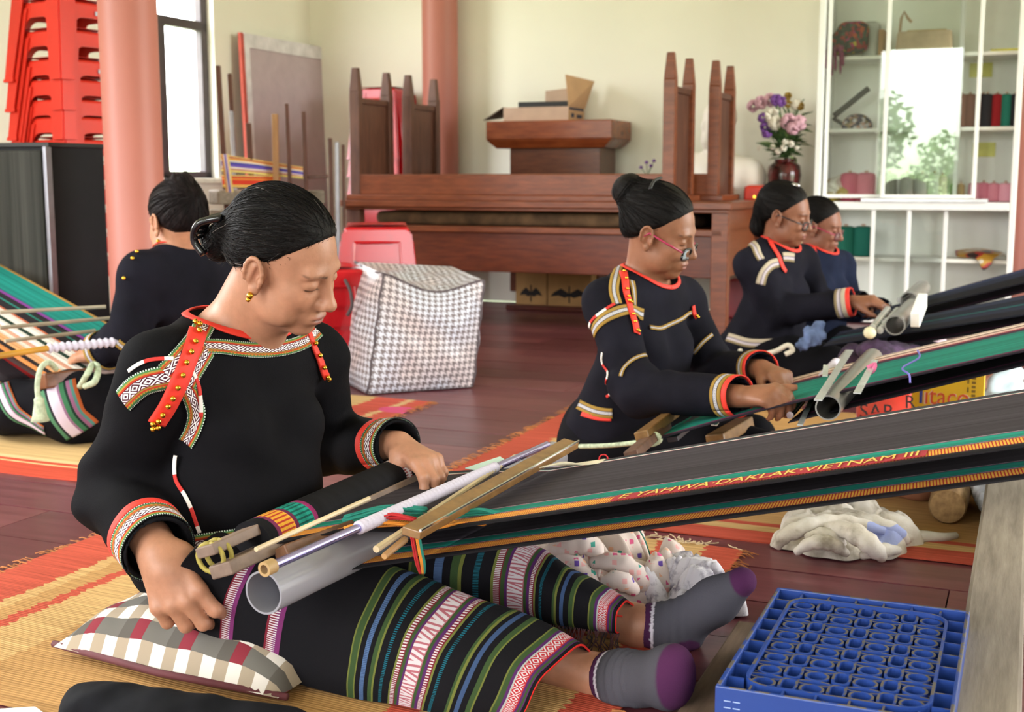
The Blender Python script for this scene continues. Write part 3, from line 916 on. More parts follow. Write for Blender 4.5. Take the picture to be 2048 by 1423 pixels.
# two printed cartons under the desk
for (ua, ub, lb_, ww) in ((1030, 1092, 'brown carton with black winged print on the lectern plinth, left one', 0.9), (1094, 1182, 'wider brown carton with black winged print on the lectern plinth, right one', 1.5)):
    c0, zc0 = RQ(ua, 606, ql + 0.05); c1, zc1 = RQ(ub, 552, ql + 0.05)
    t = thing('printed_carton', lb_, 'box', W(c0, ql + 0.04, zpl), ROT, 'cartons under the desk')
    m = MB(); m.bb(0, c1 - c0, 0, 0.12, 0, 0.26); m.build('carton_body', plain('yellow_brown_card', '#a8814f', 0.8, var=0.06), t, bevel=0.003)
    m = MB(); cx_ = (c1 - c0) / 2
    s_ = ww * 0.05
    for sg in (-1, 1):
        pts = [(0, 0.075), (sg * s_ * 0.7, 0.105), (sg * s_ * 1.3, 0.08), (sg * s_ * 1.6, 0.055), (sg * s_ * 0.9, 0.062), (sg * s_ * 0.4, 0.05), (0, 0.06)]
        b_ = len(m.v)
        for x_, z_ in pts: m.v.append(Vector((cx_ + x_, -0.0015, z_)))
        m.face([b_ + i for i in range(len(pts))])
    m.bb(cx_ - 0.004, cx_ + 0.004, -0.002, -0.0005, 0.02, 0.12)
    m.build('winged_print', plain('black_print', '#1c1715', 0.8), t)
# ------------------------------------------------------------------ glass cabinet
cq = 0.42
k0, _ = RQ(1630, 300, cq); k1, _ = RQ(2038, 300, cq)
cab = thing('glass_cabinet', 'tall white display cabinet with sliding glass doors full of yarn', 'cabinet', W(k0, cq), ROT)
rf = (k0, cq)
def cz(v, u=1830): return RQ(u, v, cq)[1]
zb0, zmid = cz(648), cz(408)
ztop = 2.15
def cpart(name, r0, r1, q0, q1, z0, z1, mat=M_white, bev=0.003, parent=cab):
    m = MB(); rb(m, r0, r1, q0, q1, z0, z1, rf); return m.build(name, mat, parent, bevel=bev)
cpart('side_panel', k0, k0 + 0.03, 0.02, cq, 0.04, ztop); cpart('side_panel', k1 - 0.03, k1, 0.02, cq, 0.04, ztop)
cpart('back_panel', k0 + 0.03, k1 - 0.03, 0.01, 0.025, zb0, ztop, M_cabback)
cpart('top_panel', k0, k1, 0.02, cq, ztop - 0.03, ztop); cpart('bottom_panel', k0 + 0.03, k1 - 0.03, 0.025, cq - 0.005, zb0, zb0 + 0.04)
cpart('base_rail', k0 + 0.03, k1 - 0.03, cq - 0.09, cq - 0.06, 0.0, zb0, plain('dark_base', '#4a4340', 0.7))
cpart('middle_rail', k0 + 0.03, k1 - 0.03, 0.025, cq, cz(420), cz(404))
ZS = {}
for key, v in (('a', 108), ('b', 257), ('d', 521)):
    z_ = cz(v); ZS[key] = z_ + 0.008
    cpart('shelf', k0 + 0.03, k1 - 0.03, 0.025, cq - 0.075, z_ - 0.012, z_ + 0.008, M_shelf)
ZS['c'] = cz(404)
def stile(u, qoff, z0, z1, w=0.022, name='door_stile', parent=cab):
    r_, _ = RQ(u, 300, cq - qoff)
    return cpart(name, r_ - w / 2, r_ + w / 2, cq - qoff - 0.012, cq - qoff, z0, z1, parent=parent)
def door(ua, ub, qoff, z0, z1):
    ra_, _ = RQ(ua, 300, cq - qoff); rb2, _ = RQ(ub, 300, cq - qoff)
    m = MB(); rb(m, ra_, rb2, cq - qoff - 0.009, cq - qoff - 0.004, z0 + 0.015, z1 - 0.015, rf)
    g = m.build('glass_door', M_glass, cab)
    stile(ua, qoff, z0, z1, parent=g); stile(ub, qoff, z0, z1, parent=g)
    cpart('door_rail', min(ra_, rb2), max(ra_, rb2), cq - qoff - 0.012, cq - qoff, z0, z0 + 0.02, parent=g)
door(1768, 1951, 0.012, zmid + 0.03, ztop - 0.03)
door(1652, 1913, 0.045, zmid + 0.03, ztop - 0.03)
door(1752, 1824, 0.012, zb0 + 0.04, cz(420)); door(1824, 1898, 0.045, zb0 + 0.04, cz(420))
tr0, _ = RQ(1722, 400, cq - 0.0); tr1, _ = RQ(1976, 400, cq)
m = MB(); rb(m, tr0, tr1, cq - 0.02, cq + 0.012, cz(404), cz(397), rf)
o = m.build('metal_rail', plain('satin_rail', '#dcdce0', 0.3, metal=0.5), loc=W(k0, cq), rot=ROT, bevel=0.002)
tag(o, 'long pale metal rail lying along the cabinet ledge', 'rail')

# yarn cones
cone_cache = {}
def cone(u, vtop, wpx, shelf, col, label, group, q=0.2, name='yarn_cone'):
    r_, zt_ = RQ(u, vtop, q); sc = 2500.0 / W(r_, q).y
    rad = wpx / sc / 2; h = zt_ - ZS[shelf]
    t = thing(name, label, 'yarn', W(r_, q, ZS[shelf]), 0.0, group)
    if col not in cone_cache:
        n_ = NT('yarn_' + col.strip('#')); v = n_.obj((1, 1, 1)); w = n_.add('ShaderNodeTexWave', bands_direction='Z')
        n_.l.new(v, w.inputs[0]); w.inputs['Scale'].default_value = 90; w.inputs['Distortion'].default_value = 3
        a = lin(col); c_ = n_.ramp(w.outputs[0], [(0, tuple(x * 0.75 for x in a[:3]) + (1,)), (1, a)])
        n_.bump(w.outputs[0], 0.3, 0.003); cone_cache[col] = n_.done(c_, 0.85)
    m = MB(); m.lathe([(rad * 0.7, 0.0), (rad * 0.96, 0.006), (rad, 0.02), (rad * 0.93, h * 0.9), (rad * 0.82, h - 0.006), (rad * 0.5, h)], n=20)
    m.build('yarn_winding', cone_cache[col], t, smooth=True, angle=0.9)
    m = MB(); m.lathe([(rad * 0.22, h * 0.95), (rad * 0.18, h + 0.012)], n=12); m.build('cone_tip', M_cardp, t, smooth=True, angle=0.6)
g1 = 'yarn cones on the second shelf'
for (u, w, c_, lb_) in ((1923, 28, '#8a5646', 'pale brown yarn cone behind glass on the second shelf'), (1941, 26, '#7f4a3c', 'reddish brown yarn cone behind glass beside the pale brown one'), (1957, 20, '#6d4036', 'dark brown yarn cone left of the charcoal cones'), (1967, 24, '#5d2a38', 'wine yarn cone behind the charcoal one'), (1975, 26, '#3c3a42', 'charcoal yarn cone left of the red one on the second shelf'), (1995, 24, '#b3202a', 'bright red yarn cone between charcoal and green on the second shelf'), (2014, 24, '#2c8a78', 'teal green yarn cone right of the red one on the second shelf'), (2031, 22, '#26242a', 'black yarn cone at the right end of the second shelf')):
    cone(u, 188, w, 'b', c_, lb_, g1, q=0.22 if 'wine' not in lb_ else 0.12)
g2 = 'yarn cones on the third shelf'
for (u, vt, w, c_, lb_) in ((1700, 345, 38, '#e0607f', 'large deep pink yarn cone beside the plastic bag'), (1733, 345, 40, '#e57b92', 'large pink yarn cone, right one of the pair by the plastic bag'), (1779, 346, 30, '#cfcabc', 'leftmost cream yarn cone behind the glass door'), (1815, 346, 28, '#d6d1c4', 'second cream yarn cone from the left behind the glass door'), (1845, 346, 26, '#e3dfd4', 'third cream yarn cone from the left behind the glass door'), (1869, 346, 26, '#eae6dc', 'fourth cream yarn cone from the left behind the glass door'), (1885, 350, 20, '#e8dcc0', 'rightmost ivory yarn cone of the cream row'), (1908, 367, 16, '#5d4a4c', 'short dark brown spool right of the cream cones'), (1922, 367, 16, '#a88a52', 'short golden brown spool beside the dark brown spool'), (1950, 365, 26, '#f0a6bd', 'short pale pink spool, leftmost of the four'), (1968, 365, 24, '#e88aa4', 'short rose pink spool, second of the four'), (1988, 366, 26, '#f09ab0', 'short pink spool, third of the four'), (2012, 366, 30, '#f3abc0', 'short light pink spool at the right end of the row')):
    cone(u, vt, w, 'c', c_, lb_, g2, q=0.25)
g3 = 'green yarn cones in the lower cabinet'
cone(1692, 452, 44, 'd', '#0f6a58', 'dark green yarn cone in the lower cabinet, left of the pair', g3, 0.25)
cone(1727, 452, 42, 'd', '#127061', 'dark green yarn cone in the lower cabinet, right of the pair', g3, 0.25)
# notes, bags and packets in the cabinet
M_note = plain('yellow_note', '#e6e58a', 0.8)
for (u, v, lb_) in ((1962, 140, 'upper yellow paper note on the cabinet back panel'), (1968, 299, 'lower yellow paper note on the cabinet back panel')):
    r_, z_ = RQ(u, v, 0.03); m = MB(); m.box((0, 0, 0), (0.115, 0.003, 0.075))
    o = m.build('paper_note', M_note, loc=W(r_, 0.03, z_), rot=ROT); tag(o, lb_, 'note', 'yellow notes')
def rp_(u, v, q):
    r_, z_ = RQ(u, v, q); return W(r_, q, z_)
nt = NT('multicolour_weave'); vv = nt.obj((1, 1, 1)); vo = nt.add('ShaderNodeTexVoronoi'); nt.l.new(vv, vo.inputs['Vector']); vo.inputs['Scale'].default_value = 55
hs_ = nt.add('ShaderNodeSeparateColor'); nt.l.new(vo.outputs['Color'], hs_.inputs[0])
M_multi = nt.done(nt.ramp(hs_.outputs[0], [(0, '#2a3434'), (.3, '#8c2430'), (.45, '#3c4f45'), (.6, '#b04a2a'), (.72, '#2b2b33'), (.84, '#b8a63a'), (.92, '#a02a6a')], 'CONSTANT'), 0.85)
t = thing('woven_bag', 'multicoloured woven shoulder bag with fringe on the top cabinet shelf', 'bag', rp_(1690, 105, 0.22))
off = t.location
g = SDF(A3(off) - np.array([.22, .2, .03]), A3(off) + np.array([.22, .2, .26]), 0.008)
pa, pb = rp_(1652, 88, 0.22), rp_(1725, 62, 0.22)
Rb = np.array([list(EX), list(EY), [0, 0, 1]], np.float32).T
g.add(rbox((rp_(1670, 88, .22) + rp_(1675, 92, .22)) / 2, (0.085, 0.06, 0.055), 0.05, R=Rb), 0.02); g.add(rbox(rp_(1706, 75, .22), (0.085, 0.06, 0.085), 0.05, R=Rb), 0.04)
me = g.mesh('bag_body'); me.transform(Matrix.Translation(-off)); link('bag_body', me, M_multi, t, True)
M_fringe = plain('magenta_fringe', '#8c3a64', 0.9, var=0.3, scale=60)
for u_, vb in ((1650, 138), (1657, 150), (1663, 152), (1670, 142), (1680, 148), (1685, 132)):
    m = MB(); m.tube([p - off for p in cat_spline([rp_(u_, 92, 0.345), rp_(u_, 104, 0.36), rp_(u_ + 1, 120, 0.36), rp_(u_ + 1, vb, 0.36)], 3)], [0.007] * 9 + [0.003], 6); m.build('fringe_tassel', M_fringe, t, smooth=True)
M_pbag = plain('translucent_plastic', '#d9dcd4', 0.25, var=0.04)
t = thing('paper_bundle', 'grey white folded bundle behind the multicoloured bag', 'bundle', rp_(1742, 106, 0.12)); t.location.z = ZS['a']
m = MB(); m.box((0, 0, 0.1), (0.09, 0.14, 0.2)); m.build('bundle', plain('grey_paper', '#bfc2bd', 0.7), t, bevel=0.03, rot=ROT, seg=4)
m = MB(); m.box((0.06, 0, 0.075), (0.03, 0.16, 0.15)); m.build('tan_cover', M_card, t, bevel=0.005, rot=ROT)
t = thing('beige_tote_bag', 'beige canvas tote bag with handle on the top cabinet shelf', 'bag', rp_(1848, 104, 0.2)); t.location.z = ZS['a']
m = MB(); m.box((0, 0, 0.065), (0.29, 0.13, 0.13), taper=0.95, tapery=0.6); m.build('bag_body', plain('beige_canvas', '#d8b79a', 0.85), t, bevel=0.012, rot=ROT, seg=3)
m = MB(); m.tube([EX * x + Vector((0, 0, z_)) for x, z_ in ((-.13, .12), (-.125, .2), (-.11, .235), (-.09, .2), (-.07, .18))], 0.008); m.build('handle', plain('tan_strap', '#c9a283', 0.8), t, smooth=True)
m = MB(); m.box((0.01, -0.01, 0.132), (0.2, 0.02, 0.008)); m.build('top_hem', plain('gold_hem', '#c9a25a', 0.7), t, rot=ROT)
m = MB(); m.box((0, 0, 0), (0.16, 0.05, 0.012)); o = m.build('flat_pen_box', plain('yellow_box', '#d2c83f', 0.5), loc=rp_(2015, 92, 0.3) + Vector((0, 0, -0.004)), rot=ROT, bevel=0.002); tag(o, 'thin yellow packet on the right of the top cabinet shelf', 'packet')
o.location.z = ZS['a'] + 0.006
# black easel rod + patterned cap on the second shelf
t = thing('wooden_easel', 'black folding display rod propped on the second cabinet shelf', 'stand', rp_(1672, 248, 0.22)); t.location.z = ZS['b']
bar('prop_rod', rp_(1668, 232, 0.22), rp_(1738, 176, 0.22), 0.02, 0.03, M_black, t); bar('foot_rod', rp_(1666, 236, 0.24), rp_(1690, 251, 0.24), 0.02, 0.02, M_black, t)
g = SDF(A3(rp_(1714, 240, .22)) - .12, A3(rp_(1714, 240, .22)) + .12, 0.006)
c = rp_(1714, 250, .22); c.z = ZS['b']
g.add(ell(c + Vector((0, 0, .01)), (.085, .07, .075)), 0.01); g.clip(lambda X: ZS['b'] + 0.001 - X[..., 2], 0.004)
nt = NT('patterned_cap_cloth'); vo = nt.add('ShaderNodeTexVoronoi'); nt.l.new(nt.obj(), vo.inputs['Vector']); vo.inputs['Scale'].default_value = 60
hs_ = nt.add('ShaderNodeSeparateColor'); nt.l.new(vo.outputs['Color'], hs_.inputs[0])
M_cap = nt.done(nt.ramp(hs_.outputs[1], [(0, '#3a3a48'), (.3, '#c8c2c8'), (.55, '#8c7a5a'), (.7, '#4c4a60'), (.85, '#c09a8a')], 'CONSTANT'), 0.8)
me = g.mesh('patterned_cap'); me.transform(Matrix.Translation(-c)); o = link('patterned_cap', me, M_cap, None, True, loc=c); tag(o, 'small rounded cap of mixed pattern on the second cabinet shelf', 'cap')
# plastic bag with gold print at the left of the third shelf
c = rp_(1668, 404, 0.25); c.z = ZS['c']
g = SDF(A3(c) - np.array([.2, .2, .01]), A3(c) + np.array([.2, .2, .2]), 0.007)
g.add(ell(c + Vector((-.01, 0, .055)), (.075, .07, .075)), 0.02); g.add(rcone(c + Vector((.0, 0, .08)), c + Vector((.02, 0, .135)), .03, .012), 0.03); g.add(ell(c + EX * .075 + Vector((0, 0, .05)), (.05, .05, .05)), 0.02)
g.displace(A3(c) - .2, A3(c) + .2, lambda X: 0.006 * np.sin(X[..., 0] * 90 + 3 * np.sin(X[..., 2] * 60)))
g.clip(lambda X: ZS['c'] + 0.001 - X[..., 2], 0.004)
nt = NT('white_gold_plastic'); n_ = nt.noise(nt.obj(), 9, 2)
M_pg = nt.done(nt.ramp(n_, [(.46, '#e4e2d4'), (.52, '#b49a3c')]), 0.3)
me = g.mesh('plastic_bag'); me.transform(Matrix.Translation(-c)); o = link('plastic_bag', me, M_pg, None, True, loc=c); tag(o, 'crumpled white and gold plastic bag beside the pink yarn cones', 'bag')
# snack packet in the lower cabinet
c = rp_(1955, 512, 0.34); c.z = ZS['d']
t = thing('foil_packet', 'red and gold foil packet hanging over the lower cabinet shelf', 'packet', c)
ctr = [[rp_(u_, v_, q_) - c for u_, v_, q_ in row] for row in (((1910, 500, .2), (1955, 496, .18), (2000, 502, .18)), ((1915, 512, .3), (1955, 502, .3), (2010, 508, .3)), ((1950, 516, .35), (1968, 512, .352), (1990, 514, .352)), ((1962, 535, .36), (1968, 540, .362), (1982, 530, .362)))]
nt = NT('foil_print'); n_ = nt.noise(nt.obj(), 11, 1)
M_foil = nt.done(nt.ramp(n_, [(.35, '#3a2a2a'), (.47, '#a8322a'), (.52, '#b88a2c'), (.66, '#c9c0b0')], 'CONSTANT'), 0.3, 0.3)
m = MB(); m.grid(patch(ctr, 5, 5), thick=0.004); m.build('foil_wrapper', M_foil, t, smooth=True)

# ------------------------------------------------------------------ side table with bust, vase, red bag
sq = 0.52
s0, sz = RQ(1452, 428, sq); s0 = max(s0, rb_ + 0.05); s1 = k0 - 0.03
t = thing('side_table', 'cream two tier side table behind the weavers beside the cabinet', 'table', W(s0, sq), ROT)
def sp_(name, a, b, c_, d, z0, z1, mat):
    m = MB(); rb(m, a, b, c_, d, z0, z1, (s0, sq)); return m.build(name, mat, t, bevel=0.004)
M_cream = plain('cream_laminate', '#d9cba2', 0.6)
sp_('table_top', s0, s1, 0.05, sq, sz - 0.02, sz, M_wood); sp_('front_edge', s0, s1, sq, sq + 0.01, sz - 0.03, sz, M_white)
_, sz2 = RQ(1470, 488, sq)
sp_('lower_shelf', s0 + 0.02, s1 - 0.02, 0.05, sq - 0.02, sz2 - 0.02, sz2, M_white)
sp_('back_board', s0, s1, 0.03, 0.045, 0.0, sz - 0.02, M_cream)
for a in (s0 + 0.0, s1 - 0.03):
    for b in (0.06, sq - 0.04): sp_('leg', a, a + 0.03, b, b + 0.03, 0, sz - 0.02, M_cream)
c0 = rp_(1470, 650, 0.55); c0.z = 0
m = MB(); m.box((0, 0, 0.11), (0.16, 0.14, 0.22), taper=0.92); o = m.build('red_plastic_bin', plain('dark_red_plastic', '#a01622', 0.35), loc=c0 + EY * 0.2, rot=ROT, bevel=0.01); tag(o, 'dark red plastic bin under the side table behind the weaver', 'bin')
# bust
bq = 0.3
bc = rp_(1452, 420, bq); bc.z = sz
def bz(v): return RQ(1452, v, bq)[1]
hc = rp_(1440, 245, bq)
fb = frame_from(hc, -EX * 0.75 - EY * 0.65, Vector((0, 0, 1)), 1.0)
g = SDF(A3(bc) - np.array([.3, .3, .01]), A3(hc) + np.array([.34, .34, .2]), 0.008)
g.add(ell((0, 0, 0.03), (.10, .085, .10), fb), 0.01); g.add(ell((.03, 0, -.05), (.075, .062, .085), fb), 0.03)
g.add(ell((.1, 0, -.02), (.02, .014, .03), fb), 0.015); g.add(ell((.085, 0, -.10), (.03, .03, .05), fb), 0.02)
for sg in (-1, 1): g.add(ell((-.01, sg * .085, -.01), (.022, .012, .035), fb), 0.008)
g.add(rcone(hc + Vector((0, 0, -.06)), hc + Vector((0, 0, -.2)), .06, .07), 0.03)
sh = hc + Vector((0, 0, -.25)); sd = fb.R[:, 1]
sdv = Vector([float(x) for x in sd])
EXv = EX
g.add(rcone(sh - EXv * .15, sh + EXv * .17 + Vector((0, 0, -.03)), .085, .085), 0.06); g.add(rcone(sh + Vector((0, 0, -.08)), sh + Vector((0, 0, -.22)), .14, .12), 0.08)
g.add(rcone(sh - EXv * .16 + Vector((0, 0, -.08)), sh - EXv * .1 + Vector((0, 0, -.2)), .07, .06), 0.05); g.add(rcone(sh + EXv * .19 + Vector((0, 0, -.08)), sh + EXv * .12 + Vector((0, 0, -.22)), .075, .06), 0.05)
g.clip(lambda X: sz + 0.001 - X[..., 2], 0.003)
me = g.mesh('plaster_bust'); me.transform(Matrix.Translation(-bc)); o = link('plaster_bust', me, M_plaster, None, True, loc=bc); tag(o, 'white plaster bust of a man half hidden by the upturned desk legs', 'bust')
# vase of flowers
vq = 0.34
vc = rp_(1567, 400, vq); vc.z = sz
_, vt = RQ(1567, 318, vq); vh = vt - sz
t = thing('flower_vase', 'dark red lacquer vase of pink white and purple flowers beside the cabinet', 'vase', vc)
vr = 33 / (2500 / vc.y)
m = MB(); m.lathe([(vr * .6, 0), (vr * .65, .02), (vr * .8, vh * .35), (vr, vh * .7), (vr * .92, vh * .88), (vr * .6, vh * .95), (vr * .62, vh)], n=28); m.build('vase_body', plain('lacquer_red_black', '#4c1b1a', 0.2, var=0.5, scale=18), t, smooth=True, angle=0.9)
def vp(u, v, dq=0.0): return rp_(u, v, vq + dq) - vc
M_pet = {'p': plain('pink_petals', '#d3a4b4', 0.8), 'w': plain('white_petals', '#e6ddd0', 0.8), 'v': plain('purple_petals', '#7a4a9a', 0.8), 'g': plain('gold_petals', '#9a7a34', 0.8)}
bl = MB()
rs = random.Random(3)
for k in range(26):
    th, ph_ = rs.uniform(0, 2 * pi), math.acos(rs.uniform(-.5, 1))
    d = Vector((math.sin(ph_) * math.cos(th), math.sin(ph_) * math.sin(th), math.cos(ph_)))
    M_ = d.to_track_quat('Z', 'Y').to_matrix()
    bl.lathe([(.05, .3), (.34, .62), (.4, .85), (.1, 1.0)], n=5, M=M_)
blm = bl.mesh('blossom')
bm_ = {}
for k_, mt in M_pet.items():
    bm_[k_] = blm.copy(); bm_[k_].materials.append(mt)
for (u, v, r_, k_, dq) in ((1506, 212, 13, 'p', 0), (1522, 205, 14, 'p', .02), (1540, 200, 14, 'p', .0), (1553, 200, 13, 'v', .05), (1562, 203, 11, 'v', .05), (1545, 232, 16, 'w', .06), (1550, 246, 15, 'w', .06), (1577, 244, 17, 'p', .07), (1598, 246, 16, 'p', .06), (1586, 256, 14, 'p', .07), (1526, 236, 11, 'v', .06), (1530, 254, 11, 'v', .06), (1534, 266, 11, 'v', .07), (1576, 192, 8, 'g', .02), (1576, 208, 8, 'g', .02), (1592, 208, 12, 'w', 0), (1600, 212, 9, 'g', 0), (1571, 284, 7, 'w', .08), (1582, 288, 7, 'w', .08), (1556, 302, 7, 'w', .08), (1545, 294, 6, 'w', .08), (1567, 296, 7, 'w', .09), (1518, 296, 5, 'w', .06), (1594, 296, 5, 'w', .06)):
    o = bpy.data.objects.new('blossom', bm_[k_]); COL.objects.link(o); o.parent = t; o.location = vp(u, v, dq); o.scale = [r_ / 2500 * vc.y] * 3; o.rotation_euler = (rs.uniform(0, 6), rs.uniform(0, 6), 0)
lf = MB(); lf.grid([[Vector((0, -.02, 0)), Vector((0, .02, 0))], [Vector((.3, -.13, .05)), Vector((.3, .13, .05))], [Vector((.7, -.1, .03)), Vector((.7, .1, .03))], [Vector((1, -.01, -.06)), Vector((1, .01, -.06))]])
lfm = lf.mesh('leaf'); lfm.materials.append(plain('leaf_green', '#4d6b3c', 0.6, var=0.2))
lfm2 = lfm.copy(); lfm2.materials.clear(); lfm2.materials.append(plain('leaf_pale_green', '#7f9a5c', 0.6, var=0.2))
nk = Vector((0, 0, vh))
for k in range(130):
    o = bpy.data.objects.new('leaf', lfm if k % 3 else lfm2); COL.objects.link(o); o.parent = t
    th = rs.uniform(0, 2 * pi); el = rs.uniform(-.2, 1.3)
    o.location = nk + Vector((rs.uniform(-.03, .03), rs.uniform(-.03, .03), rs.uniform(0, .1)))
    if k % 2: o.location += Vector((rs.uniform(-.05, .05), 0, rs.uniform(0, .12)))
    o.scale = [rs.uniform(.08, .17)] * 3; o.rotation_euler = (rs.uniform(-.6, .6), -el, th)
for k in range(10):
    m = MB(); m.tube([nk, nk + Vector((rs.uniform(-.05, .05), rs.uniform(-.03, .03), .15)), nk + Vector((rs.uniform(-.1, .1), rs.uniform(-.05, .05), rs.uniform(.25, .33)))], 0.003, 5); m.build('stem', lfm.materials[0], t, smooth=True)
# red handbag on the side table
rc = rp_(1512, 424, 0.42); rc.z = sz
t = thing('red_handbag', 'small orange red bag on the side table behind the weavers', 'bag', rc, ROT)
_, zt_ = RQ(1512, 370, 0.42)
m = MB(); m.box((0, 0, (zt_ - sz) / 2), (0.135, 0.09, zt_ - sz), taper=0.86, tapery=0.5); m.build('bag_body', plain('orange_red_vinyl', '#dd3d24', 0.5), t, bevel=0.018, seg=4)
m = MB(); m.box((0, -0.03, (zt_ - sz) * .72), (0.125, 0.03, (zt_ - sz) * .5), taper=0.95); m.build('flap', plain('orange_red_flap', '#d2331d', 0.5), t, bevel=0.01)
m = MB(); m.lathe([(.008, 0), (.008, .006)], c=(0.0, -0.05, (zt_ - sz) * .6), n=10, M=Matrix.Rotation(pi / 2, 3, 'X')); m.build('clasp', M_gold, t)
# purple sprig behind the front desk edge
t = thing('purple_sprig', 'tiny purple flower sprig beside the lectern above the desk edge', 'flower', rp_(1295, 345, 0.36)); t.location.z = rp_(1295, 345, 0.36).z
for u_, v_ in ((1282, 335), (1293, 325), (1302, 332), (1308, 322)):
    o = bpy.data.objects.new('blossom', bm_['v']); COL.objects.link(o); o.parent = t; o.location = rp_(u_, v_, .36) - t.location; o.scale = [.011] * 3
    m = MB(); m.tube([Vector((0, 0, -0.02)), rp_(u_, v_, .36) - t.location], .002, 5); m.build('stem', lfm.materials[0], t)

# ------------------------------------------------------------------ reed mats
def mat_material(name, ustops, vstops=None, vthr=0.0, floral=False, tan='#c79a5f'):
    t = NT(name); u, v, uv = t.uv()
    mp = t.add('ShaderNodeMapping'); t.l.new(uv, mp.inputs[0]); mp.inputs['Scale'].default_value = (6, 190, 1)
    n1 = t.add('ShaderNodeTexNoise'); t.l.new(mp.outputs[0], n1.inputs['Vector']); n1.inputs['Scale'].default_value = 1.0; n1.inputs['Detail'].default_value = 3
    mp2 = t.add('ShaderNodeMapping'); t.l.new(uv, mp2.inputs[0]); mp2.inputs['Scale'].default_value = (4, 90, 1)
    n2 = t.noise(mp2.outputs[0], 1.0, 2)
    ue = t.math('ADD', u, t.math('MULTIPLY', t.math('SUBTRACT', n2, 0.5), 0.035))
    c = t.ramp(ue, ustops, 'CONSTANT')
    if vstops:
        ve = t.math('ADD', v, t.math('MULTIPLY', t.math('SUBTRACT', n1.outputs[0], 0.5), 0.004))
        cv = t.ramp(ve, vstops, 'CONSTANT')
        c = t.mix(t.math('LESS_THAN', v, vthr), c, cv)
    if floral:
        vo = t.add('ShaderNodeTexVoronoi'); mp3 = t.add('ShaderNodeMapping'); t.l.new(uv, mp3.inputs[0]); mp3.inputs['Scale'].default_value = (7, 6, 1)
        t.l.new(mp3.outputs[0], vo.inputs['Vector']); vo.inputs['Scale'].default_value = 1.0
        sc_ = t.add('ShaderNodeSeparateColor'); t.l.new(vo.outputs['Color'], sc_.inputs[0])
        fc = t.ramp(sc_.outputs[0], [(0, '#c25145'), (.45, '#7d9a5a'), (.65, '#d8588a')], 'CONSTANT')
        msk = t.math('MULTIPLY', t.math('LESS_THAN', vo.outputs['Distance'], 0.30), t.math('LESS_THAN', sc_.outputs[1], 0.45))
        msk = t.math('MULTIPLY', msk, t.math('GREATER_THAN', v, vthr + 0.06))
        c = t.mix(msk, c, fc)
    mu = t.add('ShaderNodeMix', data_type='RGBA', blend_type='MULTIPLY'); mu.inputs[0].default_value = 1.0
    f = t.ramp(n1.outputs[0], [(0.3, (.70, .66, .6, 1)), (0.65, (1.1, 1.08, 1.05, 1))])
    t.l.new(c, mu.inputs[6]); t.l.new(f, mu.inputs[7])
    wv = t.add('ShaderNodeTexWave', bands_direction='Y'); t.l.new(uv, wv.inputs[0]); wv.inputs['Scale'].default_value = 60; wv.inputs['Distortion'].default_value = 1.0
    t.bump(wv.outputs[0], 0.2, 0.003)
    return t.done(mu.outputs[2], 0.75, 0, 0.15)
TAN, RED, TAN2 = '#b98f5c', '#bb5240', '#c9a470'
def mat(name, label, c00, c10, c11, c01, material, z=0.004, fringe_ends=(True, True), nu=40, seed=1, fr_col=RED, edge_threads=0):
    rs = random.Random(seed)
    t = thing(name, label, 'mat', (c00 + c10 + c11 + c01) / 4)
    o0 = t.location.copy(); o0.z = 0; t.location = o0
    rows, uvs = [], []
    for i in range(nu + 1):
        a = i / nu; row, ur = [], []
        for j in range(13):
            b = j / 12
            p = (c00 * (1 - a) + c10 * a) * (1 - b) + (c01 * (1 - a) + c11 * a) * b
            row.append(p - o0 + Vector((0, 0, z + 0.0015 * math.sin(a * 23 + b * 7 + seed)))); ur.append((a, b))
        rows.append(row); uvs.append(ur)
    m = MB(); m.grid(rows, uvs, thick=0.003)
    m.build('woven_sheet', material, t, smooth=True, angle=0.6)
    for e, on in zip((0, 1), fringe_ends):
        if not on: continue
        m = MB(); A_, B_ = (c00, c01) if e == 0 else (c10, c11)
        dirv = ((c00 - c10) if e == 0 else (c10 - c00)).normalized()
        for k in range(150):
            b = rs.random(); p = A_ * (1 - b) + B_ * b - o0
            L = rs.uniform(.01, .035); sd_ = rs.uniform(-.4, .4); lat = dirv.cross(Vector((0, 0, 1)))
            m.tube([p + Vector((0, 0, z)) - dirv * .01, p + dirv * L * .5 + Vector((0, 0, z + rs.uniform(0, .004))), p + dirv * L + lat * sd_ * L + Vector((0, 0, .002))], 0.0012, 4)
        fo = m.build('fringe', plain(name + '_fringe', '#b5713f' if fr_col == RED else fr_col, 0.9, var=0.25, scale=30), t); fo['kind'] = 'stuff'
    if edge_threads:
        m = MB(); d = (c11 - c01)
        for k in range(edge_threads):
            a = rs.random() ** 0.6; p = c01 + d * a - o0
            pts = [p + Vector((0, 0, z))]
            for s_ in range(4): pts.append(pts[-1] + d.normalized() * rs.uniform(-.012, .02) + EY * rs.uniform(-.006, .012) + Vector((0, 0, rs.uniform(-.002, .004))))
            for q_ in pts: q_.z = max(q_.z, z)
            m.tube(cat_spline(pts, 3), 0.0013, 4)
        fo = m.build('loose_threads', plain(name + '_threads', '#d8c3a0', 0.9), t); fo['kind'] = 'stuff'
    return t
def vpq(u, v, z=0): return G(u, v, z)
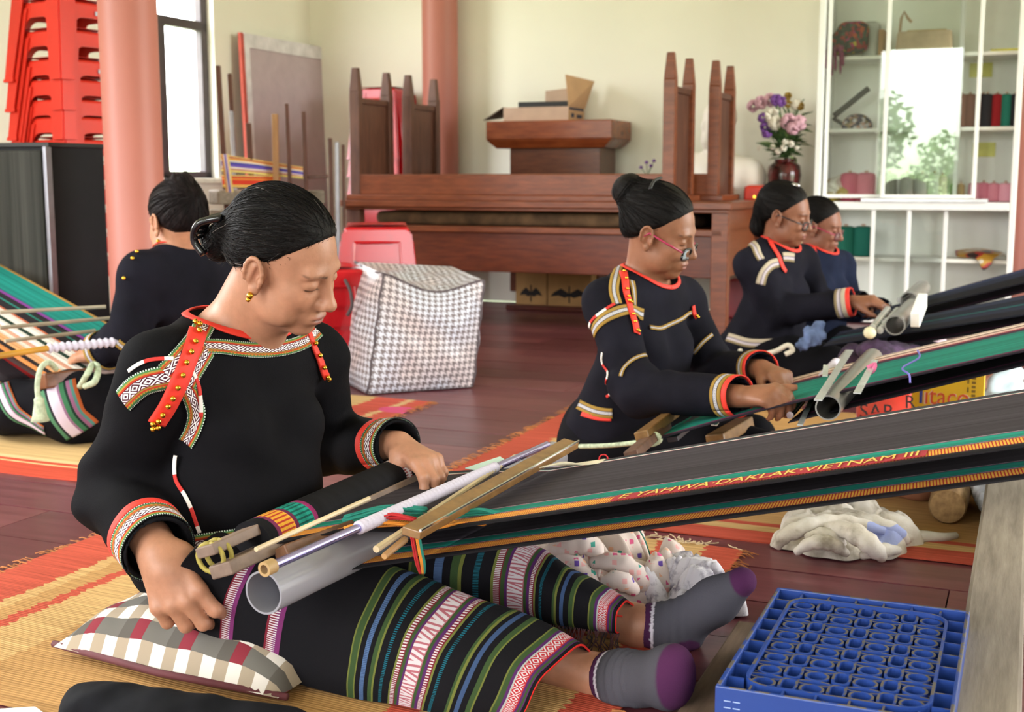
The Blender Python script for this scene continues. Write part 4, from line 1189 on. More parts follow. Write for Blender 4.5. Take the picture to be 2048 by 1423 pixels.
# main mat: far edge through (480,970)-(1490,1105), ends run along the room depth
A01, A11 = G(470, 968), G(1488, 1104)
wA = 1.25
mat('reed_mat', 'tan reed mat with red striped ends under the foreground weaver', A01 - EY * wA, A11 - EY * wA, A11, A01,
    mat_material('reed_mat_main', [(0, RED), (.10, TAN2), (.125, TAN), (.155, RED), (.175, TAN2), (.26, TAN), (.70, TAN), (.76, RED), (.80, TAN2), (.86, RED), (.89, TAN2), (.94, RED)]), seed=4, edge_threads=60)
B00 = G(776, 1003); B10 = B00 + EX * 2.6; wB = 1.62
mat('reed_mat', 'orange tan reed mat with red border under the weaver in glasses with teal warp', B00, B10, B10 + EY * wB, B00 + EY * wB,
    mat_material('reed_mat_right', [(0, RED), (.045, TAN2), (.07, RED), (.10, TAN), (.97, RED)], [(0, RED), (.048, TAN2), (.075, RED), (.09, TAN)], 0.12), seed=9)
C10 = G(372, 988); 
cr = G(827, 815); C11 = cr + EY * 0.12
C00 = C10 - EX * 2.2; wC = (C11 - C10).dot(EY)
mat('reed_mat', 'pale floral reed mat with red border under the weaver seen from behind', C00, C10, C10 + EY * wC, C00 + EY * wC,
    mat_material('reed_mat_left', [(0, '#cfae7c'), (.9, '#c9594c'), (.955, '#d8b98a'), (.965, '#c9594c')], [(0, '#c9503c'), (.075, '#d9bd8c'), (.085, '#c9503c'), (.10, '#dcc294')], 0.12, floral=True), seed=12)

# ------------------------------------------------------------------ houndstooth bag
def hound():
    t = NT('houndstooth_weave'); u, v, uv = t.uv()
    x = t.math('MULTIPLY', u, 1 / 0.0245); y = t.math('MULTIPLY', v, 1 / 0.0245)
    wx = t.math('LESS_THAN', t.math('FRACT', x), 0.5); wy = t.math('LESS_THAN', t.math('FRACT', y), 0.5)
    tw = t.math('LESS_THAN', t.math('FRACT', t.math('MULTIPLY', t.math('ADD', x, y), 2.0)), 0.5)
    d = t.math('ADD', t.math('MULTIPLY', tw, wx), t.math('MULTIPLY', t.math('SUBTRACT', 1.0, tw), wy))
    tint = t.ramp(t.noise(t.obj(), 5, 2), [(.45, '#cdced9'), (.62, '#d0c2c2')])
    return t.done(t.mix(d, tint, lin('#74696a')), 0.4, 0, 0.3)
M_hound = hound()
M_seam = plain('dark_binding', '#54484c', 0.7)
def bagc(u, v, Y): return P(u, v, Y)
Bf = G(735, 790); Br = G(946, 775); Bl = G(664, 752)
bag_t = {'fb': Bf, 'rb': Br, 'lb': Bl, 'bb': Br + (Bl - Bf)}
bag_t['ft'] = P(766, 547, Bf.y + .06); bag_t['rt'] = P(968, 560, Br.y + .04); bag_t['lt'] = P(711, 523, Bl.y + .05); bag_t['bt'] = P(905, 533, bag_t['bb'].y)
bag = thing('checked_bag', 'large bulging houndstooth checked storage bag on the floor', 'bag', (Bf + Br + Bl + bag_t['bb']) / 4)
bo = bag.location.copy(); ctr = (sum(bag_t.values(), Vector()) / 8)
def bagface(k, n=22, bulge=0.035, sag=0.0, seed=0, es=None):
    a, b, c_, d = [bag_t[x] for x in k]           # a b bottom, d c top
    W_, H_ = ((b - a).length + (c_ - d).length) / 2, ((d - a).length + (c_ - b).length) / 2
    nrm = (b - a).cross(d - a).normalized()
    if nrm.dot((a + b + c_ + d) / 4 - ctr) < 0: nrm = -nrm
    rows, uvs = [], []
    for i in range(n + 1):
        row, ur = [], []
        for j in range(n + 1):
            s_, q_ = i / n, j / n
            p = (a * (1 - s_) + b * s_) * (1 - q_) + (d * (1 - s_) + c_ * s_) * q_
            e = (1 - (2 * s_ - 1) ** 4) * (1 - (2 * q_ - 1) ** 4)
            w_ = (math.sin(s_ * 9 + q_ * 5 + seed) * math.sin(q_ * 11 - s_ * 4 + seed) + .6 * math.sin(s_ * 21 + 4 * q_) * math.sin(q_ * 17 + seed)) * 0.009
            p = p + nrm * (bulge * e + w_ * e) - Vector((0, 0, sag * e))
            if es == 'top': p.z -= .055 * math.sin(pi * s_) ** 1.5 * q_ ** 3
            if es == 'bottom': p.z -= .055 * math.sin(pi * s_) ** 1.5 * (1 - q_) ** 2
            p.z = max(p.z, 0.004)
            row.append(p - bo); ur.append((s_ * W_, q_ * H_))
        rows.append(row); uvs.append(ur)
    m = MB(); m.grid(rows, uvs)
    return m
fc = bagface(('fb', 'rb', 'rt', 'ft'), seed=1, bulge=.045, es='top').build('front_side', M_hound, bag, smooth=True)
bagface(('lb', 'fb', 'ft', 'lt'), seed=2, bulge=.035).build('left_side', M_hound, bag, smooth=True)
bagface(('bb', 'lb', 'lt', 'bt'), seed=3).build('rear_side', M_hound, bag, smooth=True)
bagface(('rb', 'bb', 'bt', 'rt'), seed=4).build('right_side', M_hound, bag, smooth=True)
bagface(('ft', 'rt', 'bt', 'lt'), seed=5, bulge=0.012, sag=0.03, es='bottom').build('top_side', M_hound, bag, smooth=True)
for k in (('ft', 'fb'), ('rt', 'rb'), ('lt', 'lb'), ('ft', 'lt'), ('ft', 'rt')):
    a, b = bag_t[k[0]] - bo, bag_t[k[1]] - bo
    pts = []
    for i in range(15):
        p = a.lerp(b, i / 14) + Vector((math.sin(i * 1.7) * .003, math.sin(i * 2.3) * .003, 0)); p.z = max(p.z, 0.006)
        if k[1] == 'rt': p.z -= 0.055 * math.sin(pi * i / 14) ** 1.5
        if k[1] == 'lt': p.z -= 0.008 * math.sin(pi * i / 14)
        pts.append(p)
    m = MB(); m.tube(pts, 0.0045, 6); m.build('seam_binding', M_seam, bag, smooth=True)
m = MB(); m.tube(cat_spline([P(690, 560, 4.72) - bo, P(700, 580, 4.66) - bo, P(704, 610, 4.66) - bo, P(695, 630, 4.68) - bo], 5), .007, 6); m.build('carry_strap', M_seam, bag, smooth=True)

# ------------------------------------------------------------------ blue crate, beam, board, log
zt_c = 0.13
nl = G(1430, 1370, zt_c); cw, cl = 0.292, 0.428
crate = thing('plastic_crate', 'upside down blue plastic bottle crate with ring pattern base', 'crate', (nl.x, nl.y, 0), ROT)
tb = NT('blue_crate_plastic'); vv = tb.obj(); n_ = tb.noise(vv, 22, 4, .6)
gm = tb.add('ShaderNodeNewGeometry'); sx_ = tb.add('ShaderNodeSeparateXYZ'); tb.l.new(gm.outputs['Normal'], sx_.inputs[0])
dust = tb.math('MULTIPLY', tb.math('GREATER_THAN', n_, 0.52), tb.math('GREATER_THAN', sx_.outputs[2], 0.7))
M_blue = tb.done(tb.mix(dust, lin('#223f86'), lin('#5f5852')), 0.38)
M_blued = plain('blue_crate_shaded_inner', '#141d3c', 0.7, var=0.1)  # near-black tone puts the holes' shade into the plate colour
def cp(name, x0, x1, y0, y1, z0, z1, mat=M_blue, bev=0.002):
    m = MB(); m.bb(x0, x1, y0, y1, z0, z1); return m.build(name, mat, crate, bevel=bev)
th = 0.006
cp('front_wall', 0, cw, 0, th, 0.002, zt_c); cp('rear_wall', 0, cw, cl - th, cl, 0.002, zt_c); cp('left_wall', 0, th, th, cl - th, 0.002, zt_c); cp('right_wall', cw - th, cw, th, cl - th, 0.002, zt_c)
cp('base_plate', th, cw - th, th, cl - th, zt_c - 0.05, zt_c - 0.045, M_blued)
# inner rounded frame and edge ribs
m = MB(); ins = 0.028; pts = []
rr = 0.035
for cx_, cy_, a0 in ((cw - ins - rr, cl - ins - rr, 0), (ins + rr, cl - ins - rr, pi / 2), (ins + rr, ins + rr, pi), (cw - ins - rr, ins + rr, 1.5 * pi)):
    for k in range(7): pts.append((cx_ + rr * math.cos(a0 + k * pi / 12), cy_ + rr * math.sin(a0 + k * pi / 12)))
pts.append(pts[0])
m.grid([[Vector((x, y, zt_c - .002)) for x, y in pts], [Vector((x, y, zt_c - .045)) for x, y in pts]], thick=0.004); m.build('inner_frame', M_blue, crate)
for k in range(1, 7):
    for y0, y1 in ((th, ins), (cl - ins, cl - th)): cp('edge_rib', k * cw / 7 - .0015, k * cw / 7 + .0015, y0, y1, zt_c - .04, zt_c - .004, bev=0)
for k in range(1, 9):
    for x0, x1 in ((th, ins), (cw - ins, cw - th)): cp('edge_rib', x0, x1, k * cl / 9 - .0015, k * cl / 9 + .0015, zt_c - .04, zt_c - .004, bev=0)
def ringmesh(kind):
    n = 20; out, inn = [], []
    for i in range(n):
        t_ = 2 * pi * i / n
        if kind == 'c': a, b, e = .0165, .0165, 1
        elif kind == 'v': a, b, e = .0125, .021, .6
        else: a, b, e = .024, .009, .9
        cx_, sy_ = math.cos(t_), math.sin(t_)
        f_ = lambda w_: math.copysign(abs(w_) ** e, w_)
        out.append((a * f_(cx_), b * f_(sy_))); inn.append(((a - .0035) * f_(cx_), (b - .0035) * f_(sy_)))
    m = MB(); H_ = .038
    for ring, z0 in ((out, 0), (out, H_), (inn, H_), (inn, 0)):
        for x, y in ring: m.v.append(Vector((x, y, z0)))
    for k in range(3):
        for i in range(n):
            j = (i + 1) % n; m.face((k * n + i, k * n + j, (k + 1) * n + j, (k + 1) * n + i))
    me = m.mesh('ring'); me.materials.append(M_blue); return me
rm = {k: ringmesh(k) for k in 'cvh'}
nx, ny = 7, 8
x_0, x_1, y_0, y_1 = ins + .024, cw - ins - .024, ins + .026, cl - ins - .026
for i in range(nx):
    for j in range(ny):
        x = x_0 + (x_1 - x_0) * i / (nx - 1); y = y_0 + (y_1 - y_0) * j / (ny - 1)
        kk = 'c' if i % 2 == 0 else 'v'
        if i % 2 == 1: y += 0.004
        o = bpy.data.objects.new('ring', rm[kk]); COL.objects.link(o); o.parent = crate; o.location = (x, y, zt_c - .045)
        if i % 2 == 0 and j < ny - 1:
            o = bpy.data.objects.new('slot_ring', rm['h']); COL.objects.link(o); o.parent = crate; o.location = (x, y + (y_1 - y_0) / (ny - 1) / 2, zt_c - .046)
for j in range(ny):
    y = y_0 + (y_1 - y_0) * j / (ny - 1)
    for i in range(nx + 1):
        xa = ins + .003 if i == 0 else x_0 + (x_1 - x_0) * (i - 1) / (nx - 1) + .0145
        xb = cw - ins - .003 if i == nx else x_0 + (x_1 - x_0) * i / (nx - 1) - .0145
        if xb - xa > .003:
            cp('cross_rib', xa, xb, y - .002, y + .002, zt_c - .045, zt_c - .012, bev=0)
m = MB()
for k in range(5):
    for s_ in range(2): m.bb(.012 + s_ * .012, .021 + s_ * .012, -.0006, 0.0002, .075 + k * .009, .0762 + k * .009)
m.build('moulded_marks', plain('pale_marks', '#9fb4dc', 0.6), crate)

bl_ = G(1897, 1423, .1); br_ = G(2044, 1423, .1)
bw = (br_ - bl_).dot(EX)
beam = MB(); beam.bb(0, bw, -.35, 2.3, 0, .1)
o = beam.build('timber_beam', wood('weathered_grey_beam', '#95897a', '#6d6154', 0.8, stretch=(14, 1.2, 14), bump=0.3), loc=(bl_.x, bl_.y, 0), rot=ROT, bevel=0.006)
tag(o, 'long weathered grey timber beam lying on the floor beside the blue crate', 'beam')
# dark floor slot post beside the beam
bd = G(1316, 1423, .02)
m = MB(); m.bb(0, .20, 0, .42, 0, .024)
o = m.build('wooden_board', wood('grey_brown_board', '#7a6350', '#523f31', 0.75, stretch=(12, 1.5, 12), bump=0.2), loc=(bd.x + .02, bd.y - .02, 0), rot=ROT, bevel=0.004)
tag(o, 'short grey brown board on the floor under the weaver\'s feet', 'board')
lg = G(1893, 1052); lr = .042
t = thing('wooden_log', 'short round log lying on the mat beside the timber beam', 'log', (lg.x, lg.y, 0), ROT)
m = MB(); prof = [(lr * .9, 0), (lr, .008)] + [(lr * (1 + .05 * math.sin(k)), .05 + k * .05) for k in range(6)] + [(lr * .95, .33)]
m.lathe(prof, c=(0, 0, lr + .004), n=22, M=Matrix.Rotation(-pi / 2, 3, 'X')); m.build('trunk', wood('log_wood', '#a98556', '#6d5030', 0.8, stretch=(6, 2, 6), scale=9, bump=.4), t, smooth=True, angle=.7)
c = lg + EX * .055 + EY * .16
o = crumple('white_plastic_wrap', plain('white_film', '#e8eaf2', 0.2, var=0.1, scale=40), [([c + Vector((0, -.09, .04)), c + Vector((0.01, 0, .06)), c + Vector((.02, .1, .05))], .024)], res=.005, amp=.01, freq=90, seed=3)
tag(o, 'crinkled white plastic wrap beside the round log', 'plastic')

# ------------------------------------------------------------------ cloths on the floor
nt = NT('stained_shaded_rag_cotton'); n_ = nt.noise(nt.obj(), 16, 4, .6); n2 = nt.noise(nt.obj(), 5, 2)
c_ = nt.ramp(n_, [(.3, '#8f8576'), (.5, '#c9c0b4'), (.75, '#d6d1cc')]); c_ = nt.mix(nt.math('GREATER_THAN', n2, .64), c_, lin('#9aa3cf'))  # darker noise tones add fold shading to the colour, beside the stains
nt.bump(nt.noise(nt.obj(), 120, 2), .3, .003); M_rag = nt.done(c_, 0.95, 0, .1)
def heap(name, mat, outline, height, label, seed=1, n=90, freq=46.0, tails=(), arcs=()):
    """crumpled cloth: outline = floor pixels around it; round folds with sharp creases between them"""
    pts = [G(u_, v_, 0) for u_, v_ in outline]; c = sum(pts, Vector()) / len(pts)
    rs = np.random.RandomState(seed)
    ang = np.array([math.atan2(p.y - c.y, p.x - c.x) for p in pts]); rad = np.array([(p - c).length for p in pts]); o_ = np.argsort(ang); ang, rad = ang[o_], rad[o_]
    ang = np.concatenate([ang - 2 * pi, ang, ang + 2 * pi]); rad = np.tile(rad, 3)
    R_ = rad.max() * 1.05
    na, nr = 120, 44
    A_ = np.linspace(0, 2 * pi, na + 1)[:, None] * np.ones((1, nr + 1)); A_ = np.where(A_ > pi, A_ - 2 * pi, A_)
    B_ = np.interp(A_, ang, rad)
    B_ = B_ * (1 + .06 * np.sin(A_ * 7 + seed) + .04 * np.sin(A_ * 13 + 2 * seed))
    t_ = np.linspace(0.0, 1, nr + 1)[None, :] * np.ones((na + 1, 1))
    X = np.cos(A_) * B_ * t_; Y = np.sin(A_) * B_ * t_
    def warp(k): 
        d = rs.normal(size=2); e = rs.normal(size=2)
        return np.sin((X * d[0] + Y * d[1]) * k + rs.uniform(0, 6)) + .6 * np.sin((X * e[0] + Y * e[1]) * k * 1.9 + rs.uniform(0, 6))
    Z = np.zeros_like(X)
    for f, am in ((freq * .5, 1.0), (freq, .5), (freq * 2.3, .14)):
        th = rs.uniform(0, pi); ph = (X * math.cos(th) + Y * math.sin(th)) * f + 1.7 * warp(f * .5)
        Z += am * np.abs(np.sin(ph)) ** .8
    Z = (Z - Z.min()) / (Z.max() - Z.min()); Z = np.clip((Z - .18) / .62, 0, 1.15) ** 1.4
    dome = np.clip(1 - t_ ** 5, 0, 1) ** .6
    Z = height * dome * (.12 + .88 * Z) + .004 + .006 * (1 - t_ ** 6)
    sx_ = .006 * warp(70); sy_ = .006 * warp(70)
    rows = [[Vector((float(X[i, j] + sx_[i, j] * t_[i, j] * (1 - t_[i, j]) * 4 * 0 + 0), float(Y[i, j]), float(Z[i, j]))) for j in range(nr + 1)] for i in range(na)]
    rows.append(rows[0])
    m = MB(); m.grid([r[::-1] for r in rows], thick=.003)
    for pa_, r_ in arcs:
        tp_ = cat_spline([G(*p) - c for p in pa_], 6); k_ = len(tp_) - 1
        m.tube(tp_, [r_ * (.25 + .75 * math.sin(pi * min(1, max(0, .06 + .88 * i / k_)))) * (1 + .10 * math.sin(i * 1.9)) for i in range(k_ + 1)], 10)
    for tl in tails:
        tp_ = [G(*p) - c for p in tl[0]]; m.tube(cat_spline(tp_, 5), [tl[1] * (1 - .55 * k / (5 * (len(tp_) - 1))) for k in range(5 * (len(tp_) - 1) + 1)], 10)
    o = m.build(name, mat, None, smooth=True, angle=1.4, loc=(c.x, c.y, 0)); return tag(o, label, 'cloth')
heap('stained_rag', M_rag, [(1545, 1085), (1570, 1105), (1650, 1118), (1760, 1122), (1815, 1105), (1835, 1080), (1800, 1050), (1730, 1030), (1640, 1042), (1570, 1060)], .05, 'crumpled grey white stained rag on the red bordered mat', 3, freq=34, arcs=(([(1552, 1095, .02), (1575, 1068, .05), (1630, 1050, .065), (1700, 1045, .065), (1770, 1062, .05)], .020), ([(1590, 1105, .02), (1625, 1085, .045), (1665, 1088, .045), (1695, 1108, .02)], .016), ([(1640, 1052, .06), (1700, 1062, .07), (1745, 1092, .05), (1765, 1116, .015)], .022), ([(1690, 1022, .05), (1735, 1040, .06), (1790, 1062, .045), (1815, 1085, .02)], .018), ([(1610, 1075, .05), (1655, 1070, .055), (1690, 1092, .035)], .017), ([(1720, 1112, .015), (1760, 1100, .03), (1800, 1100, .02)], .015)), tails=(([(1800, 1078, .02), (1845, 1072, .016), (1885, 1074, .012), (1912, 1070, .01)], .016),))
nt = NT('printed_scarf_cotton'); ob = nt.obj((1, 1, 1)); vo = nt.add('ShaderNodeTexVoronoi'); nt.l.new(ob, vo.inputs['Vector']); vo.inputs['Scale'].default_value = 70
vo.inputs['Randomness'].default_value = .45; vo.distance = 'CHEBYCHEV'
sc_ = nt.add('ShaderNodeSeparateColor'); nt.l.new(vo.outputs['Color'], sc_.inputs[0])
pc = nt.ramp(sc_.outputs[0], [(0, '#d8a09c'), (.3, '#c4557c'), (.5, '#5f4692'), (.62, '#d8a68c'), (.8, '#459082'), (.88, '#cfc2bc')], 'CONSTANT')
msk = nt.math('MULTIPLY', nt.math('LESS_THAN', vo.outputs['Distance'], .30), nt.math('GREATER_THAN', sc_.outputs[1], .35))
M_scarf = nt.done(nt.mix(msk, lin('#cdbdb6'), pc), .9, 0, .1)
heap('printed_scarf', M_scarf, [(1020, 1145), (1050, 1180), (1150, 1225), (1260, 1235), (1300, 1215), (1400, 1190), (1330, 1155), (1240, 1120), (1180, 1110), (1090, 1118)], .085, "crumpled white scarf with small coloured dashes behind the weaver's legs", 8, freq=34, arcs=(([(1050, 1140, .05), (1100, 1108, .09), (1150, 1085, .115), (1190, 1100, .10), (1190, 1150, .05)], .022), ([(1090, 1120, .08), (1140, 1128, .08), (1180, 1168, .05), (1190, 1200, .03)], .022), ([(1180, 1125, .08), (1235, 1125, .085), (1275, 1155, .06), (1290, 1185, .03)], .022), ([(1205, 1165, .06), (1240, 1160, .07), (1275, 1185, .045)], .018), ([(1220, 1118, .07), (1300, 1140, .045), (1360, 1165, .03), (1400, 1180, .02)], .016)))
nt = NT('grey_white_towel'); n_ = nt.noise(nt.obj((1, 1, 1)), 26, 4, .65)
M_tow = nt.done(nt.ramp(n_, [(.38, '#7d7684'), (.52, '#cfcacf')]), .95, 0, .1)
heap('fluffy_towel', M_tow, [(1270, 1215), (1330, 1240), (1430, 1240), (1490, 1232), (1470, 1200), (1400, 1180), (1320, 1182)], .07, 'grey and white fluffy towel bunched beside the sock', 5, freq=50)['category'] = 'towel'
o = crumple('black_cloth_bundle', plain('black_satin_cloth', '#121216', .8, spec=.12, var=.2, scale=20), [([G(165, 1412, .035), G(240, 1418, .04), G(340, 1432, .04), G(470, 1450, .035), G(600, 1470, .02)], .03), ([G(165, 1425, .02), G(300, 1450, .03), G(480, 1490, .02)], .03)], res=.006, amp=.006, freq=45, seed=2, k=.02)
tag(o, 'long rolled black cloth bundle at the bottom left edge', 'cloth')
pp = [G(-60, 1420, .008), G(70, 1412, .012), G(110, 1440, .006), G(-60, 1470, .006)]
m = MB(); m.grid([[pp[0], pp[1]], [pp[3], pp[2]]], thick=.002); o = m.build('white_paper', plain('white_sheet', '#eef0ea', .8)); tag(o, 'white sheet of paper at the bottom left corner', 'paper')
# ------------------------------------------------------------------ people: tools
def skin_material(name, base, rough=0.48):
    t = NT(name); a = t.add('ShaderNodeVertexColor'); a.layer_name = 'col'
    n = t.noise(t.obj(), 45, 4, .6); f = t.ramp(n, [(.3, (.86, .84, .82, 1)), (.7, (1.06, 1.04, 1.03, 1))])
    mu = t.add('ShaderNodeMix', data_type='RGBA', blend_type='MULTIPLY'); mu.inputs[0].default_value = 1.0
    t.l.new(a.outputs[0], mu.inputs[6]); t.l.new(f, mu.inputs[7])
    t.bump(t.noise(t.obj(), 260, 3), .12, .002)
    t.b.inputs['Subsurface Weight'].default_value = 0.12
    t.b.inputs['Subsurface Radius'].default_value = (0.012, 0.005, 0.003)
    t.b.inputs['Subsurface Scale'].default_value = 0.6
    return t.done(mu.outputs[2], rough, 0, .4)
def hair_material(name, c1='#060404', c2='#161110', rough=.36, stretch=(7, 150, 110), grey=0.0):
    t = NT(name); v = t.obj(stretch); n = t.noise(v, 1.0, 5, .7)
    c = t.ramp(n, [(.35, c1), (.7, c2)])
    t.bump(n, .9, .004)
    return t.done(c, t.math('MULTIPLY_ADD', n, .35, rough - .1), 0, .13)
M_hair = hair_material('sleek_black_hair', grey=.7); M_hair2 = hair_material('black_hair', rough=.42); M_hair3 = hair_material('dark_brown_hair', '#0d0909', '#241a1b', .45, (60, 90, 14))
def knit(name, c, c2, rough=.85):
    t = NT(name); n = t.noise(t.obj(), 7, 4, .6)
    t.bump(t.noise(t.obj(), 380, 2), .35, .0015)
    return t.done(t.ramp(n, [(.3, c2), (.7, c)]), rough, 0, .06)
M_blk = knit('black_cotton_knit', '#141316', '#0d0c0e'); M_navy = knit('navy_black_cotton', '#1d1c25', '#141319'); M_navy2 = knit('navy_cotton', '#20263a', '#161a29')
M_skirt = knit('black_skirt_cotton', '#17161a', '#0f0e12')
M_redt = plain('red_binding', '#dc3222', .7, var=.04, scale=30)
M_sockg = None

def woven(name, stops, pat=None, freq=40.0, pcol='#e9e3e3', pbg=None, ratio=1.0, dots=()):
    """band material: stripes across v, a lozenge pattern between pat=(v0, v1) repeated along u (metres)"""
    t = NT(name); u, v, uv = t.uv()
    c = t.ramp(v, stops, 'CONSTANT')
    if pat:
        v0, v1 = pat
        vn = t.math('DIVIDE', t.math('SUBTRACT', v, v0), v1 - v0)
        x = t.math('ABSOLUTE', t.math('SUBTRACT', t.math('FRACT', t.math('MULTIPLY', u, freq)), .5))
        y = t.math('ABSOLUTE', t.math('SUBTRACT', vn, .5))
        d = t.math('ADD', x, t.math('MULTIPLY', y, ratio))
        r = t.math('GREATER_THAN', t.math('FRACT', t.math('MULTIPLY', d, 3.2)), .48)
        inside = t.math('MULTIPLY', t.math('GREATER_THAN', v, v0), t.math('LESS_THAN', v, v1))
        c = t.mix(t.math('MULTIPLY', inside, r), c, lin(pcol))
    for (d0, d1, df, dc) in dots:
        on = t.math('GREATER_THAN', t.math('FRACT', t.math('MULTIPLY', u, df)), .5)
        ins = t.math('MULTIPLY', t.math('GREATER_THAN', v, d0), t.math('LESS_THAN', v, d1))
        c = t.mix(t.math('MULTIPLY', on, ins), c, lin(dc))
    t.bump(t.noise(uv, 900, 1), .2, .001)
    return t.done(c, .85, 0, .08)
K = '#151417'
M_band = woven('woven_band_green_gold', [(0, K), (.04, '#3f6b45'), (.12, '#b8863a'), (.18, '#b33a26'), (.25, '#8f7a38'), (.30, '#6b2430'), (.34, '#4a2430'), (.68, '#6b2430'), (.72, '#b33a26'), (.79, '#9a7f3a'), (.86, '#4b7a48'), (.95, K)], (.33, .69), 38, ratio=.9, dots=((.0, .05, 260, '#cfd8cc'), (.93, 1.0, 260, '#cfd8cc'), (.12, .18, 150, '#6a7a3a')))
M_band2 = woven('woven_band_gold_white', [(0, '#9a7a3c'), (.28, '#2a2326'), (.34, '#d9d6da'), (.64, '#2a2326'), (.7, '#9a7a3c')], (.34, .64), 60, pcol='#77737c')
M_band3 = woven('woven_band_pale', [(0, '#8a7a5c'), (.25, '#b9aeb4'), (.5, '#6a5f6c'), (.6, '#b3a58f')])
M_pipe = None
def twisted(name, a, b, f=45):
    t = NT(name); u, v, uv = t.uv(); s_ = t.math('LESS_THAN', t.math('FRACT', t.math('MULTIPLY', u, f)), .5)
    return t.done(t.mix(s_, lin(a), lin(b)), .8)
M_cord = twisted('red_white_piping', '#c32a24', '#e6dfd8', 16)

def hit(g, pix, y0=1.2, y1=6.0, step=0.004):
    """where the view through each pixel meets the surface of g"""
    out = []
    lo = [a[0] for a in g.ax]; hi = [a[-1] for a in g.ax]
    Ys = np.arange(max(y0, float(lo[1])), min(y1, float(hi[1])), step)
    for (u, v) in pix:
        d = ray(u, v); X = np.stack([d.x / d.y * Ys, Ys, CAMH + d.z / d.y * Ys], 1)
        ok = np.all((X > lo) & (X < hi), axis=1); s_ = np.where(ok, g.sample(X), 1.0)
        i = np.argmax(s_ < 0) if (s_ < 0).any() else int(np.argmin(s_))
        out.append(Vector([float(x) for x in X[i]]))
    return out
CLOTH = {}
def trim(g, pts, width, mat, name, parent, off=.003, nw=5, dens=6, taper=None, uscale=1.0, thick=.0025, inv=None, closed=False):
    """ribbon lying on the surface of g along pts"""
    c = cat_spline(pts, dens); X = g.project(np.array([tuple(p) for p in c]), off)
    X = np.array(X, np.float64)
    for _ in range(2): X[1:-1] = X[1:-1] * .5 + .25 * (X[:-2] + X[2:])
    T = np.gradient(X, axis=0); T /= np.maximum(np.linalg.norm(T, axis=1, keepdims=True), 1e-9)
    N = np.array(g.grad(X), np.float64); Sd = np.cross(N, T); Sd /= np.maximum(np.linalg.norm(Sd, axis=1, keepdims=True), 1e-9)
    Ls = np.concatenate([[0], np.cumsum(np.linalg.norm(np.diff(X, axis=0), axis=1))])
    rows, uvs = [], []
    for i in range(len(X)):
        w = width * (taper(i / (len(X) - 1)) if taper else 1.0)
        pr = np.array([X[i] + Sd[i] * w * (j / (nw - 1) - .5) for j in range(nw)])
        pr = g.project(pr, off)
        rows.append([Vector([float(a) for a in p]) for p in pr]); uvs.append([(Ls[i] * uscale, j / (nw - 1)) for j in range(nw)])
    m = MB(); m.grid(rows, uvs, thick=thick)
    return put(m.build(name, mat, None, smooth=True), CLOTH.get(parent.name, parent))
def put(o, parent):
    """parent without moving (parent is an empty or an unrotated mesh)"""
    if parent is not None:
        o.parent = parent; o.matrix_parent_inverse = Matrix.Identity(4) if parent.type != 'EMPTY' else Matrix.Translation(-parent.location)
    return o
def wmesh(g, name, mat, parent, relax=1):
    me = g.mesh(name, relax=relax); o = link(name, me, mat, None, True); return put(o, parent)
bead_me = None
def bead(p, r, parent, mat=M_gold, raw=False):
    global bead_me
    if bead_me is None:
        m = MB(); m.lathe([(.25, -.97), (.7, -.7), (.98, -.2), (.98, .2), (.7, .7), (.25, .97)], n=10); bead_me = m.mesh('gold_bead'); bead_me.materials.append(mat)
        bead_me.polygons.foreach_set('use_smooth', [True] * len(bead_me.polygons))
    o = bpy.data.objects.new('gold_bead', bead_me); COL.objects.link(o); o.location = p; o.scale = (r, r, r); put(o, parent if raw else CLOTH.get(parent.name, parent))

